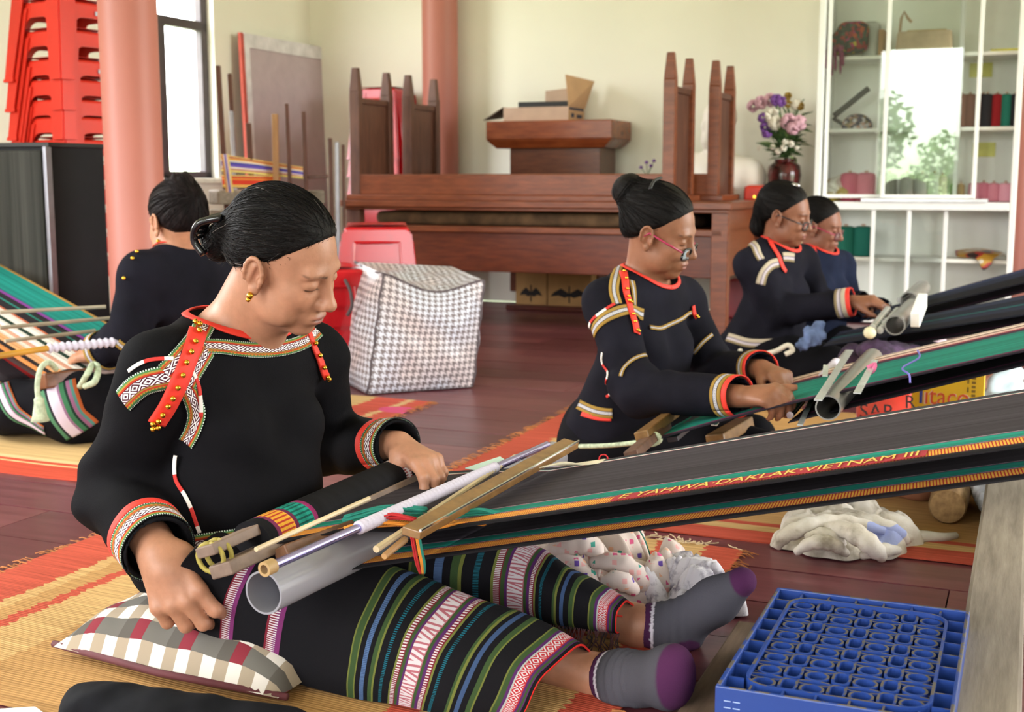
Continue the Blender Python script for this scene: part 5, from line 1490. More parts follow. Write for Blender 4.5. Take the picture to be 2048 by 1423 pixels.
def head_frame(c, yaw, pitch, tilt, k, az=0.0):
    """c = centre of the skull; yaw turns the face from +X towards the camera, pitch nods down, tilt lowers the right side"""
    y, p, r = map(math.radians, (yaw, pitch, tilt))
    Rz = Matrix.Rotation(-y, 3, 'Z'); Ry = Matrix.Rotation(p, 3, 'Y'); Rx = Matrix.Rotation(r, 3, 'X')
    R = Rz @ Ry @ Rx
    o = Vector(c) - R @ Vector((-.008, 0, .05)) * k
    return Frame(o, [list(R[0]), list(R[1]), list(R[2])], k)
def head_prims(g, h, age=1.0, mouth=0.0):
    a = g.add
    a(ell((-.010, 0, .050), (.094, .073, .080), h), .01)
    a(ell((.034, 0, -.005), (.060, .058, .080), h), .03)
    a(ell((.030, 0, -.055), (.052, .050, .042), h), .03)
    a(ell((.072, 0, -.086), (.020, .024, .018), h), .022)
    for s_ in (-1, 1):
        a(ell((.056, s_ * .038, -.018), (.030, .024, .028), h), .02)
        a(ell((.078, s_ * .024, .034), (.013, .024, .009), h), .016)
        a(ell((.040, s_ * .048, -.058), (.028, .014, .024), h), .02)
    for s_ in (-1, 1): g.cut(ell((.099, s_ * .031, .014), (.016, .020, .011), h), .014)
    for s_ in (-1, 1):
        a(ell((.0775, s_ * .031, .0135), (.0135, .0165, .0125), h), .004)
        g.cut(ell((.0935, s_ * .032, .0055), (.006, .016, .0012), h), .002)
    a(rcone((.088, 0, .026), (.109, 0, -.018), .0075, .0115, h), .012)
    a(ell((.112, 0, -.022), (.012, .012, .010), h), .008)
    for s_ in (-1, 1):
        a(ell((.101, s_ * .0135, -.026), (.012, .008, .0085), h), .006)
        g.cut(ell((.107, s_ * .007, -.036), (.006, .004, .004), h), .003)
    a(ell((.084, 0, -.054), (.017, .030, .020), h), .014)
    a(ell((.0985, 0, -.0505), (.0085, .021, .0055), h), .005)
    a(ell((.0965, 0, -.0615), (.0085, .018, .0065), h), .005)
    g.cut(ell((.106, 0, -.0560), (.010, .024, .0016 + mouth), h), .002)
    for s_ in (-1, 1):                                           # folds from nose to mouth
        g.cut(rcone((.105, s_ * .021, -.024), (.094, s_ * .034, -.060), .0030, .0030, h), .009)
    for s_ in (-1, 1):                                           # ears
        R = np.array(Matrix.Rotation(s_ * -.30, 3, 'Z') @ Matrix.Rotation(-.18, 3, 'Y'))
        a(ell((-.004, s_ * .077, .002), (.018, .006, .031), h, R), .006)
        a(ell((.003, s_ * .079, -.026), (.009, .0055, .011), h, R), .006)
        g.cut(ell((.000, s_ * .086, .004), (.0125, .0065, .022), h, R), .004)
        hx = []
        for k in range(11):
            an = -.6 + k * .42; hx.append((-.004 + .0185 * math.cos(an) * .95 - .004 * math.sin(an), s_ * (.0835 + .004 * (1 - math.cos(an)) * .5), .003 + .031 * math.sin(an) + (.0 if k else 0)))
        for p0, p1 in zip(hx[:-1], hx[1:]): a(rcone(p0, p1, .0034, .0034, h), .004)
        a(rcone((-.006, s_ * .083, .018), (-.010, s_ * .083, -.012), .0030, .0028, h), .005)
        a(ell((.009, s_ * .079, -.004), (.0045, .006, .007), h), .004)
def head_paint(h, V, base, lips='#8a4f49', brow='#2c211e', dark=1.0):
    X = h.loc(V.astype(np.float32)); n = len(V)
    b = np.array(lin(base)[:3]); C = np.tile(b, (n, 1)); 
    def blend(m, c): 
        nonlocal C
        C = C * (1 - m[:, None]) + np.array(lin(c)[:3]) * m[:, None]
    def eg(c, r): return np.clip(1.6 - 1.6 * np.sqrt((((X - np.array(c)) / np.array(r)) ** 2).sum(1)) + .2, 0, 1)
    inh = (np.abs(X) < .2).all(1)
    warm = np.array(lin('#c07a5e')[:3])
    for s_ in (-1, 1):
        blend(eg((.075, s_ * .045, -.02), (.035, .03, .03)) * .25 * inh, '#c4876a')
        for k in range(5):
            t_ = k / 4; blend(eg((.089 - .016 * t_ ** 1.6, s_ * (.014 + .032 * t_), .0315 + .004 * math.sin(t_ * 2.6)), (.012, .007, .0040)) * .85 * inh, brow)
        for k in range(5):
            t_ = k / 4; blend(eg((.092 - .012 * t_, s_ * (.020 + .024 * t_), .0055 + .001 * t_), (.010, .005, .0023)) * .85 * inh, '#1f1512')
        blend(eg((-.002, s_ * .084, .004), (.010, .008, .018)) * .35 * inh, '#9a5a45')
        blend(eg((.105, s_ * .014, -.035), (.008, .006, .004)) * .5 * inh, '#5e3428')
    blend(eg((.100, 0, -.0505), (.014, .023, .0058)) * .8 * inh, lips); blend(eg((.098, 0, -.0615), (.014, .02, .007)) * .85 * inh, lips)
    blend(eg((.100, 0, -.056), (.02, .024, .0022)) * .8 * inh, '#4a2a26')
    return C
def hand_prims(w, d, n, sd, k=1.0, curls=((50, 70, 40),) * 4, spread=.06, thumb=(.55, .55, -.45), tcurl=30, tlen=1.0):
    """w wrist, d wrist->knuckles, n back of the hand, sd towards the thumb"""
    d = Vector(d).normalized(); n = (Vector(n) - d * Vector(n).dot(d)).normalized(); s0 = n.cross(d)
    sd = s0 if s0.dot(Vector(sd)) > 0 else -s0
    w = Vector(w); out = []
    kn = []
    for i in range(4):
        off = (1.5 - i) * .0185 * k
        kn.append(w + d * (.078 - .006 * abs(i - 1.2)) * k + sd * off + n * (.002 - .002 * abs(i - 1.3)) * k)
    for i in range(4):
        out.append((rcone(w + sd * (1.5 - i) * .009 * k + d * .008 * k, kn[i], .0125 * k, .0108 * k), .012 * k))
    out.append((rcone(w + d * .02 * k - n * .006 * k, w + d * .055 * k - n * .008 * k, .020 * k, .022 * k), .014 * k))
    L = [.072, .080, .074, .058]
    for i in range(4):
        dd = (d + sd * (1.5 - i) * spread).normalized(); ax = dd.cross(n).normalized(); p = kn[i]; ang = 0
        r = [.0098, .0092, .0084, .0072]
        if i == 3: r = [x * .88 for x in r]
        for j, fr in enumerate((.46, .30, .24)):
            ang += math.radians(curls[i][j]); e = Matrix.Rotation(-ang, 3, ax) @ dd
            # choose the sense that bends towards the palm
            if e.dot(n) > 1e-6 and ang > 0.02: e = Matrix.Rotation(ang, 3, ax) @ dd
            if e.dot(n) > 0 and ang > pi / 2: e = Matrix.Rotation(ang, 3, ax) @ dd
            q = p + e * L[i] * fr * k
            out.append((rcone(p, q, r[j] * k, r[j + 1] * k), .005 * k if j else .008 * k)); p = q
    tb = w + d * .018 * k + sd * .024 * k - n * .006 * k
    td = (d * thumb[0] + sd * thumb[1] + n * thumb[2]).normalized()
    q = tb + td * .036 * k * tlen; out.append((rcone(tb, q, .0145 * k, .0115 * k), .014 * k))
    ax = td.cross(n).normalized(); t2 = (td + d * math.sin(math.radians(tcurl)) - n * .15).normalized()
    q2 = q + t2 * .030 * k * tlen; out.append((rcone(q, q2, .0112 * k, .010 * k), .006 * k))
    q3 = q2 + (t2 + d * .2).normalized() * .022 * k * tlen; out.append((rcone(q2, q3, .010 * k, .0078 * k), .005 * k))
    return out
def torso(g, J, grow=0.0, k=.05, bust=1.0, belly=1.0):
    N, Pv, sR, sL = J['neck'], J['pelvis'], J['shR'], J['shL']
    U = (N - Pv); h = U.length; U.normalize(); L = (sL - sR); L = (L - U * L.dot(U)).normalized(); Fw = L.cross(U)
    fr = Frame(Pv, [[Fw.x, L.x, U.x], [Fw.y, L.y, U.y], [Fw.z, L.z, U.z]], 1.0)
    e = grow; s_ = J.get('w', 1.0)
    g.add(ell((-.005, 0, .76 * h), (.092 * s_ + e, .150 * s_ + e, .26 * h + e), fr), k)
    g.add(ell((.035, 0, .30 * h), ((.118 * belly) * s_ + e, .150 * s_ + e, .33 * h + e), fr), k)
    g.add(ell((.0, 0, .02), (.125 * s_ + e, .165 * s_ + e, .10 + e), fr), k)
    for q in (-1, 1): g.add(ell((.070, q * .068, .60 * h), (.052 * bust + e, .062 + e, .060 + e), fr), .045)
    g.add(rcone(sR, N - U * .03, .052 + e, .060 + e), .05); g.add(rcone(sL, N - U * .03, .052 + e, .060 + e), .05)
    return fr
def arm(g, a, b, c, ra, rb_, rc, k=.02): g.add(rcone(a, b, ra, rb_), k); g.add(rcone(b, c, rb_, rc), k)
def sleeve_end(g, e, w, rad, back=.05):
    d = (w - e).normalized(); M_ = d.to_track_quat('X', 'Z').to_matrix()
    g.cut(rbox(w + d * .06, (.06, .1, .1), .002, R=np.array(M_)), .002)
    g.cut(rcone(w - d * back, w + d * .05, rad - .007, rad - .005), .003)
def folds(J, amp, rs, f=70):
    def fn(X):
        v = np.zeros(X.shape[:-1], np.float32)
        for a, b, c in ((J['shR'], J['elR'], J['wrR']), (J['shL'], J['elL'], J['wrL'])):
            ax = A3((c - a).normalized()); el_ = A3(b); q = X - el_
            w = np.exp(-(q * q).sum(-1) / .014)
            n2 = A3(Vector(ax.tolist()).orthogonal().normalized())
            v += w * np.sin(q @ ax * f + 2.2 * np.sin(q @ n2 * 30)) * amp
        v += .35 * amp * np.sin(X[..., 0] * 38 + 2 * np.sin(X[..., 2] * 21)) * np.sin(X[..., 2] * 33 + X[..., 1] * 17)
        return v
    return fn
def bounds(pts, m):
    A_ = np.array([tuple(p) for p in pts]); return A_.min(0) - m, A_.max(0) + m
def blouse(J, mat, parent, res=.005, grow=.012, neck=None, sl=(.064, .060, .056), slL=None, fold=.006, name='blouse', bust=1.0, belly=1.0, hem=None):
    lo, hi = bounds([J['neck'], J['pelvis'], J['shR'], J['shL'], J['elR'], J['elL'], J['wrR'], J['wrL']], .19)
    g = SDF(lo, hi, res)
    fr = torso(g, J, grow, bust=bust, belly=belly)
    arm(g, J['shR'], J['elR'], J['wrR'], *sl, k=.03); arm(g, J['shL'], J['elL'], J['wrL'], *(slL or sl), k=.03)
    if fold: g.displace(lo, hi, folds(J, fold, rnd))
    sleeve_end(g, J['elR'], J['wrR'], sl[2]); sleeve_end(g, J['elL'], J['wrL'], (slL or sl)[2])
    if neck: g.cut(ell(neck[0], neck[1], fr), .006)
    if hem is not None: g.clip(lambda X: hem - ((X - fr.o) @ fr.R[:, 2]), .01)
    o = wmesh(g, name, mat, parent); CLOTH[parent.name] = o
    return g, o, fr
def ring_pts(c, d, r, n=16, a0=0.0, a1=2 * pi, ref=None):
    d = Vector(d).normalized(); x = (ref - d * ref.dot(d)).normalized() if ref is not None else d.orthogonal().normalized(); y = d.cross(x)
    return [Vector(c) + (x * math.cos(a0 + (a1 - a0) * i / n) + y * math.sin(a0 + (a1 - a0) * i / n)) * r for i in range(n + 1)]
def cuff(g, e, w, rad, back, width, mat, parent, name='cuff_band', uscale=1.0):
    d = (w - e).normalized(); c = w - d * back
    return trim(g, ring_pts(c, d, rad, 20), width, mat, name, parent, off=.004, nw=5, dens=2, uscale=uscale)
def build_hair(h, fn, mat, parent, res=.004, name='hair', lo=(-.2, -.12, -.12), hi=(.13, .12, .2), relax=1):
    g = SDF(lo, hi, res); fn(g)
    me = g.mesh(name, relax=relax); o = link(name, me, mat, None, True)
    o.parent = parent; o.matrix_parent_inverse = Matrix.Translation(-parent.location); o.matrix_basis = fmatrix(h) @ Matrix.Scale(h.k, 4)
    return g, o
def local_obj(h, mb, name, mat, parent, smooth=True, angle=None):
    o = mb.build(name, mat, None, smooth=smooth, angle=angle)
    M0 = fmatrix(h) @ Matrix.Scale(h.k, 4); o.parent = parent; o.matrix_parent_inverse = Matrix.Translation(-parent.location) if parent.type == 'EMPTY' else parent.matrix_world.inverted()
    o.matrix_basis = M0
    return o
def hair_cap(g, thick=.010, d0=.006, n=(-.61, 0, .79), nape=-.05):
    g.add(ell((-.019, 0, .0505), (.0955 + thick, .0735 + thick * .75, .081 + thick * 1.1)), 0)
    g.add(ell((-.045, 0, .01), (.060 + thick * .6, .064 + thick * .5, .065)), .02)
    nn = np.array(n, np.float32); nn /= np.linalg.norm(nn)
    g.clip(lambda X: d0 - (X @ nn) + .010 * np.cos(np.clip(X[..., 1] * 20, -1.6, 1.6)) * (X[..., 0] > .03), .018)
    g.clip(lambda X: nape - X[..., 2], .012)
def strands_on(g, h, parent, mat, target, n=500, seed=1, r=.0007, steps=14, st=.011, d0=.006, nn=(-.61, 0, .79), jit=.006, front=.012):
    """fine hair strands combed over the hair shape g (head coordinates) towards target"""
    rs = np.random.RandomState(seed); V = g.V; nv = np.array(nn) / np.linalg.norm(nn)
    lv = V @ nv - d0
    w = np.exp(-np.clip(lv, 0, 1) / .03) + .25; w /= w.sum()
    S_ = V[rs.choice(len(V), n, p=w)].astype(np.float32)
    tg = np.array(target, np.float32)
    S_[:, :] += (-nv * 1.0).astype(np.float32) * (rs.uniform(-.3, 1, n) * front * (lv.min() * 0 + 1))[:, None] * (np.exp(-np.clip(S_ @ nv - d0, 0, 1) / .02))[:, None]
    path = [S_.copy()]; p = S_.copy(); noise = rs.normal(size=(n, 3)).astype(np.float32)
    lift = rs.uniform(.0002, .0022, n).astype(np.float32)
    for k in range(steps):
        d = tg - p; L = np.linalg.norm(d, axis=1, keepdims=True); d /= np.maximum(L, 1e-6); d += noise * .12
        gr = g.grad(p, .004); d -= gr * (d * gr).sum(1, keepdims=True) * .9
        d /= np.maximum(np.linalg.norm(d, axis=1, keepdims=True), 1e-6)
        p = p + d * np.minimum(st, L); sd_ = g.sample(p); p = p - gr * np.clip(sd_ - lift, -.01, .01)[:, None]
        path.append(p.copy())
    m = MB(); P_ = np.stack(path, 1)
    for i in range(n): m.tube([Vector([float(x) for x in q_]) for q_ in P_[i][::1]], [r * (.5 + .5 * min(1, k / 3)) for k in range(steps + 1)], 3)
    o = local_obj(h, m, 'hair_strands', mat, parent); o['kind'] = 'stuff'; return o
def glasses(h, mat_frame, mat_arm, parent, drop=0.0):
    t = MB(); fx = .108
    for s_ in (-1, 1):
        pts = []
        for i in range(25):
            a = 2 * pi * i / 24; e = lambda w, p: math.copysign(abs(w) ** p, w)
            pts.append(Vector((fx - abs(.022 * e(math.cos(a), .6) + .034) * .16, s_ * (.034 + .023 * e(math.cos(a), .6)), -.002 + drop + .016 * e(math.sin(a), .7))))
        t.tube(pts, .0034, 6)
    t.tube([Vector((fx - .002, -.012, .004 + drop)), Vector((fx + .002, 0, .008 + drop)), Vector((fx - .002, .012, .004 + drop))], .002, 6)
    gl = local_obj(h, t, 'glasses_frame', mat_frame, parent)
    a = MB()
    for s_ in (-1, 1): a.tube([Vector((fx - .010, s_ * .057, .006 + drop)), Vector((.05, s_ * .074, .012 + drop * .5)), Vector((.0, s_ * .083, .018)), Vector((-.012, s_ * .083, .004))], .0028, 6)
    a.build('temple_arms', mat_arm, gl, smooth=True)
    l = MB()
    for s_ in (-1, 1):
        ring = [Vector((fx - abs(.022 * math.cos(2 * pi * i / 20) + .034) * .16, s_ * (.034 + .021 * math.cos(2 * pi * i / 20)), -.002 + drop + .0145 * math.sin(2 * pi * i / 20))) for i in range(20)]
        b = len(l.v); l.v.extend(ring); l.face(range(b, b + 20))
    l.build('lenses', M_glass, gl)
# ------------------------------------------------------------------ the foreground weaver
def V3(x, y, z): return Vector((x, y, z))
SK1 = '#ab7a60'
wm = thing('person', 'woman in black embroidered blouse and striped skirt weaving in the foreground, hair in a bun', 'person', (-.45, 2.05, 0))
J = {'neck': P(468, 655, 2.13), 'pelvis': V3(-.52, 2.13, .12), 'shR': P(325, 742, 1.985), 'shL': P(625, 715, 2.28),
     'elR': P(232, 985, 2.04), 'wrR': P(318, 1100, 1.855), 'elL': P(662, 890, 2.40), 'wrL': P(798, 890, 2.20), 'w': 1.0}
H1 = head_frame(P(573, 478, 2.035), 20, 27, 12, .92)
def body_main():
    pts = [J['shR'], J['elR'], V3(-.72, 2, 0), V3(.42, 1.62, 0), V3(-.3, 2.5, .76)]
    lo, hi = bounds(pts, .03); lo[2] = -.01
    g = SDF(lo, hi, .007, fine=[(0, -.47, -.22, .0025), (1, 1.88, 2.16, .0025), (2, .50, .77, .0025),
        (0, -.58, -.42, .0028), (1, 1.74, 1.88, .0028), (2, .10, .26, .0028), (0, -.24, -.08, .0028), (1, 2.10, 2.26, .0028), (2, .19, .33, .0028)])
    torso(g, J, -.008)
    head_prims(g, H1)
    nb = J['neck'] + V3(0.0, 0, -.02)
    g.add(rcone(H1.out((-.025, 0, -.02)), nb, .052, .060), .03); g.add(rcone(H1.out((.015, 0, -.055)), nb + V3(.03, -.01, 0), .035, .05), .03)
    arm(g, J['shR'], J['elR'], J['wrR'], .045, .036, .026); arm(g, J['shL'], J['elL'], J['wrL'], .045, .036, .026)
    # right hand: loose fist, back of the hand to the viewer
    wr = J['wrR']; wd = (P(352, 1185, 1.83) - wr)
    for p, k in hand_prims(wr - wd.normalized() * .004, wd, V3(-.12, -1, .30), V3(1, 0, -.1), 1.22, ((22, 58, 45), (30, 62, 45), (36, 64, 45), (42, 66, 45)), .13, (.85, .36, -.5), 22, .95): g.add(p, k * .75)
    g.add(rcone(J['wrR'] - (J['wrR'] - J['elR']).normalized() * .04, wr + wd.normalized() * .03, .028, .03), .02)
    wl_ = J['wrL']; wd2 = P(862, 926, 2.14) - wl_
    for p, k in hand_prims(wl_ + wd2.normalized() * .006, wd2, V3(.35, -.30, .9), V3(-.2, -.9, -.4), 1.0, ((25, 40, 28), (32, 45, 30), (38, 48, 30), (42, 50, 30)), .08, (.55, .42, -.75), 35, 1.1): g.add(p, k)
    # legs
    hR, hL = V3(-.48, 2.03, .10), V3(-.43, 2.2, .10)
    kR, kL = V3(-.12, 1.915, .085), V3(-.08, 2.13, .095)
    aR, aL = P(1200, 1356, 1.84), P(1278, 1252, 2.03)
    g.add(rcone(hR, kR, .06, .036), .03); g.add(rcone(kR, kR.lerp(aR, .4), .036, .036), .02); g.add(rcone(kR.lerp(aR, .4), aR, .038, .033), .02)
    g.add(rcone(hL, kL, .06, .036), .03); g.add(rcone(kL, kL.lerp(aL, .4), .036, .036), .02); g.add(rcone(kL.lerp(aL, .4), aL, .038, .034), .02)
    g.add(rcone(aR, aR + V3(.1, -.06, .01), .033, .02), .02); g.add(rcone(aL, aL + V3(.1, -.03, .02), .033, .02), .02)
    o = wmesh(g, 'body', skin_material('skin_foreground_weaver', SK1), wm)
    vcol(o.data, head_paint(H1, g.V, SK1))
    return aR, aL
aR, aL = body_main()
# blouse with boat neck
hB = (J['neck'] - J['pelvis']).length
NC, NR = (.028, 0, hB + .055), (.104, .118, .062)
gB, bl_o, frB = blouse(J, M_blk, wm, res=.0045, grow=.010, sl=(.066, .062, .053), slL=(.060, .056, .046), fold=.007, bust=1.05, belly=1.08, neck=(NC, NR))
def neck_edge(g, fr, c, r, n=36, a0=0.0, a1=2 * pi):
    """points on the rim of the neck opening"""
    lo_, hi_, en = ell(c, r, fr); X = []
    for i in range(n + 1):
        a = a0 + (a1 - a0) * i / n; X.append(fr.out((c[0] + r[0] * math.cos(a), c[1] + r[1] * math.sin(a), c[2] - r[2] * .5)))
    X = np.array(X, np.float32)
    for _ in range(40):
        e = np.float32(.004); gr = np.stack([(en(X + d) - en(X - d)) for d in np.eye(3, dtype=np.float32) * e], 1); gr /= np.maximum(np.linalg.norm(gr, axis=1, keepdims=True), 1e-6)
        X = X - gr * (en(X) - .004)[:, None] * .8
        X = X - g.grad(X) * g.sample(X)[:, None] * .8
    return [Vector([float(a) for a in x]) for x in X]
ne = neck_edge(gB, frB, NC, NR)
trim(gB, ne, .016, M_redt, 'collar', wm, off=.004, dens=2, nw=5)
def tp(name, pix, width, mat, off=.004, **kw): return trim(gB, hit(gB, pix, 1.6, 2.7), width, mat, name, wm, off=off, **kw)
tp('shoulder_band', [(428, 628), (400, 668), (368, 706), (330, 745)], .034, M_band)
tp('shoulder_band', [(412, 700), (398, 722), (384, 745), (372, 768)], .030, M_band)
tp('neck_band', [(408, 694), (440, 694), (500, 700), (560, 697), (605, 684), (632, 664)], .026, M_band)
tp('armhole_band', [(248, 800), (275, 772), (308, 758), (345, 752)], .040, M_band, off=.003)
tp('armhole_band', [(366, 768), (382, 795), (392, 828), (388, 860), (374, 884)], .030, M_band, off=.003)
tp('piping', [(262, 742), (295, 722), (345, 718)], .006, M_cord, off=.005); tp('piping', [(366, 728), (386, 752), (396, 790), (403, 832)], .006, M_cord, off=.005)
tp('side_piping', [(352, 905), (354, 955), (372, 988), (386, 1020), (402, 1062)], .006, M_cord, off=.005)
tp('red_placket', [(394, 664), (375, 712), (352, 770), (332, 812), (312, 842)], .030, M_redt, off=.007, thick=.004)
tp('red_placket', [(612, 664), (625, 700), (640, 735), (650, 752)], .014, M_redt, off=.006, thick=.004)
tp('hem_band', [(388, 1088), (440, 1078), (520, 1062), (600, 1036)], .036, M_band, off=.004)
for px in ((388, 656), (396, 660), (392, 672), (383, 690), (374, 708), (366, 726), (358, 748), (350, 770), (342, 788), (334, 804), (324, 820), (316, 832), (306, 838), (314, 846), (305, 848)):
    p = hit(gB, [px], 1.6, 2.7)[0]; q = gB.project(np.array([tuple(p)]), .011)[0]; bead(Vector([float(a) for a in q]), .0048, wm)
for px in ((622, 690), (630, 712), (638, 732), (646, 748), (650, 752)):
    p = hit(gB, [px], 1.6, 2.7)[0]; q = gB.project(np.array([tuple(p)]), .010)[0]; bead(Vector([float(a) for a in q]), .0045, wm)
for e, w, r, in ((J['elR'], J['wrR'], .056), (J['elL'], J['wrL'], .05)):
    cuff(gB, e, w, r, .028, .042, M_band, wm); cuff(gB, e, w, r + .002, .058, .014, M_redt, wm, 'cuff_edge')

# hair, bun, clip, earring
def hm(g):
    hair_cap(g, .010, .019, n=(-.60, 0, .80), nape=-.048)
    g.add(ell((-.112, -.006, .012), (.030, .046, .046)), .012); g.add(rcone((-.10, 0, .03), (-.13, -.012, -.02), .026, .030), .01)
    g.add(ell((-.128, -.01, -.022), (.028, .034, .030)), .010)
gH1, _o = build_hair(H1, hm, M_hair, wm, res=.003)
strands_on(gH1, H1, wm, M_hair, (-.11, -.004, .012), n=1700, seed=2, d0=.019, nn=(-.60, 0, .80), front=.02)
M_grey = plain('grey_hair', '#6a625e', .5, spec=.2)
strands_on(gH1, H1, wm, M_grey, (-.11, -.004, .012), n=70, seed=5, d0=.022, nn=(-.60, 0, .80), steps=5)
mb = MB()
for s_ in (-1, 1):
    mb.tube(cat_spline([Vector((-.118, s_ * .012 - .03, .045)), Vector((-.15, s_ * .014 - .045, .02)), Vector((-.152, s_ * .012 - .045, -.015)), Vector((-.125, s_ * .008 - .05, -.03))], 5), .007, 8)
for k in range(4): mb.tube([Vector((-.150, -.062, .02 - k * .010)), Vector((-.150, -.03, .018 - k * .010))], .0035, 6)
local_obj(H1, mb, 'hair_clip', plain('glossy_black_clip', '#141316', .15), wm)
bead(Vector([float(x) for x in H1.out((.004, -.088, -.034))]), .0058, wm, raw=True); bead(Vector([float(x) for x in H1.out((.003, -.088, -.043))]), .0042, wm, raw=True)

# skirt: near leg and far leg, stripes run round the leg
def skirt_mat(name, stops, pats):
    t = NT(name); u, v, uv = t.uv()
    nz = t.noise(t.obj(), 6, 3); c = t.ramp(u, stops, 'CONSTANT')
    for (u0, u1, kind, f, pc) in pats:
        ins = t.math('MULTIPLY', t.math('GREATER_THAN', u, u0), t.math('LESS_THAN', u, u1))
        un = t.math('DIVIDE', t.math('SUBTRACT', u, u0), u1 - u0)
        fv = t.math('FRACT', t.math('MULTIPLY', v, f))
        if kind == 'dash': on = t.math('GREATER_THAN', fv, .5)
        elif kind == 'bars':
            zz = t.math('FRACT', t.math('ADD', t.math('MULTIPLY', v, f), t.math('MULTIPLY', t.math('GREATER_THAN', t.math('FRACT', t.math('MULTIPLY', v, f / 3)), .5), t.math('MULTIPLY', un, .9))))
            on = t.math('GREATER_THAN', zz, .42)
        else:
            d = t.math('ADD', t.math('ABSOLUTE', t.math('SUBTRACT', fv, .5)), t.math('MULTIPLY', t.math('ABSOLUTE', t.math('SUBTRACT', un, .5)), .8))
            on = t.math('GREATER_THAN', t.math('FRACT', t.math('MULTIPLY', d, 3.1)), .55)
        c = t.mix(t.math('MULTIPLY', ins, on), c, lin(pc))
    t.bump(t.noise(t.obj(), 420, 2), .3, .0012)
    return t.done(c, .85, 0, .07)
GN, YL, BL, TL, MR, PU, WH = '#35472a', '#626632', '#37496a', '#1b5a6a', '#6a202c', '#4c2654', '#bcb3b7'
near_stops = [(0, K), (.13, MR), (.145, '#6a2c5a'), (.16, K), (.225, MR), (.24, '#6a2c5a'), (.255, K), (.40, YL), (.405, GN), (.418, YL), (.423, K), (.441, BL), (.456, K), (.472, GN), (.488, YL), (.493, K), (.52, K), (.535, K), (.565, YL), (.572, MR), (.592, GN), (.602, PU), (.612, '#9a5a64'), (.665, GN), (.678, PU), (.69, MR), (.708, YL), (.715, K), (.735, K), (.79, GN)]
near_b = [(0, K), (.0, K), (.79, GN), (.80, YL), (.805, K), (.818, BL), (.832, K), (.845, GN), (.858, YL), (.862, K), (.90, YL), (.906, GN), (.915, PU), (.924, '#9aa09a'), (.928, '#a02a30'), (.958, PU), (.967, GN), (.974, PU), (.98, K), (.995, '#c22b25')]
PATS = [(.522, .536, 'dash', 120, TL), (.136, .152, 'dash', 110, WH), (.231, .248, 'dash', 110, WH), (.574, .590, 'dash', 90, WH), (.614, .664, 'bars', 46, WH), (.692, .706, 'dash', 90, WH), (.736, .748, 'dash', 120, TL), (.930, .957, 'loz', 26, WH), (.441, .456, 'dash', 150, '#4d6488')]
def skirt_material():
    t = NT('striped_black_skirt'); u, v, uv = t.uv()
    c1 = t.ramp(u, near_stops, 'CONSTANT'); c2 = t.ramp(u, near_b, 'CONSTANT')
    c = t.mix(t.math('GREATER_THAN', u, .76), c1, c2)
    for (u0, u1, kind, f, pc) in PATS:
        ins = t.math('MULTIPLY', t.math('GREATER_THAN', u, u0), t.math('LESS_THAN', u, u1)); un = t.math('DIVIDE', t.math('SUBTRACT', u, u0), u1 - u0)
        fv = t.math('FRACT', t.math('MULTIPLY', v, f))
        if kind == 'dash': on = t.math('GREATER_THAN', fv, .5)
        elif kind == 'bars':
            zz = t.math('FRACT', t.math('ADD', t.math('MULTIPLY', v, f), t.math('MULTIPLY', t.math('GREATER_THAN', t.math('FRACT', t.math('MULTIPLY', v, f / 4)), .5), un)))
            on = t.math('GREATER_THAN', zz, .42)
        else:
            d = t.math('ADD', t.math('ABSOLUTE', t.math('SUBTRACT', fv, .5)), t.math('MULTIPLY', t.math('ABSOLUTE', t.math('SUBTRACT', un, .5)), .8)); on = t.math('GREATER_THAN', t.math('FRACT', t.math('MULTIPLY', d, 3.1)), .55)
        c = t.mix(t.math('MULTIPLY', ins, on), c, lin(pc))
    t.bump(t.noise(t.obj(), 420, 2), .3, .0012)
    return t.done(c, .85, 0, .07)
M_sk1 = skirt_material()
def tube_skirt(stations, name, mat, nI=10, nJ=6, u0=0.0, u1=1.0):
    ctrl = []
    for (nu_, nv_, nz), (tu, tv, tz), far in stations:
        Np, Tp = G(nu_, nv_, nz), G(tu, tv, tz)
        md = Np.lerp(Tp, .55) + Vector((-.012, -.030, .022)); m0 = Np.lerp(Tp, .22) + Vector((-.01, -.022, .004))
        Fp = Tp + Vector((.02, far, -.03)); Fg = Tp + Vector((.03, far * 1.6, -tz + .02))
        ctrl.append([Np, m0, md, Tp, Fp, Fg])
    g = patch(ctrl, nI, nJ); ni, nj = len(g), len(g[0])
    rs = random.Random(5)
    for i in range(ni):
        for j in range(nj):
            a, b = i / (ni - 1), j / (nj - 1)
            g[i][j] = g[i][j] + Vector((0, 0, .0035 * math.sin(a * 16 + b * 9) * math.sin(b * 14 + a * 5) * min(1, b * 4)))
            g[i][j].z = max(g[i][j].z, .006)
    uv = [[(u0 + (u1 - u0) * i / (ni - 1), j / (nj - 1)) for j in range(nj)] for i in range(ni)]
    m = MB(); m.grid(g, uv, thick=.003)
    return put(m.build(name, mat, None, smooth=True, angle=1.2), wm)
tube_skirt([((352, 1262, .06), (400, 1085, .24), .12), ((505, 1338, .03), (575, 1105, .20), .11), ((692, 1392, .008), (772, 1142, .165), .08), ((790, 1408, .008), (892, 1186, .145), .075), ((890, 1428, .008), (1016, 1226, .125), .07), ((1040, 1440, .008), (1157, 1291, .092), .06)], 'skirt_near_side', M_sk1)
tube_skirt([((640, 1235, .04), (600, 1080, .21), .12), ((880, 1240, .03), (880, 1086, .18), .10), ((1030, 1240, .03), (1045, 1092, .155), .08), ((1120, 1255, .035), (1140, 1140, .125), .07), ((1238, 1268, .04), (1254, 1202, .094), .06)], 'skirt_far_side', M_sk1, u0=.25)
mb = MB()
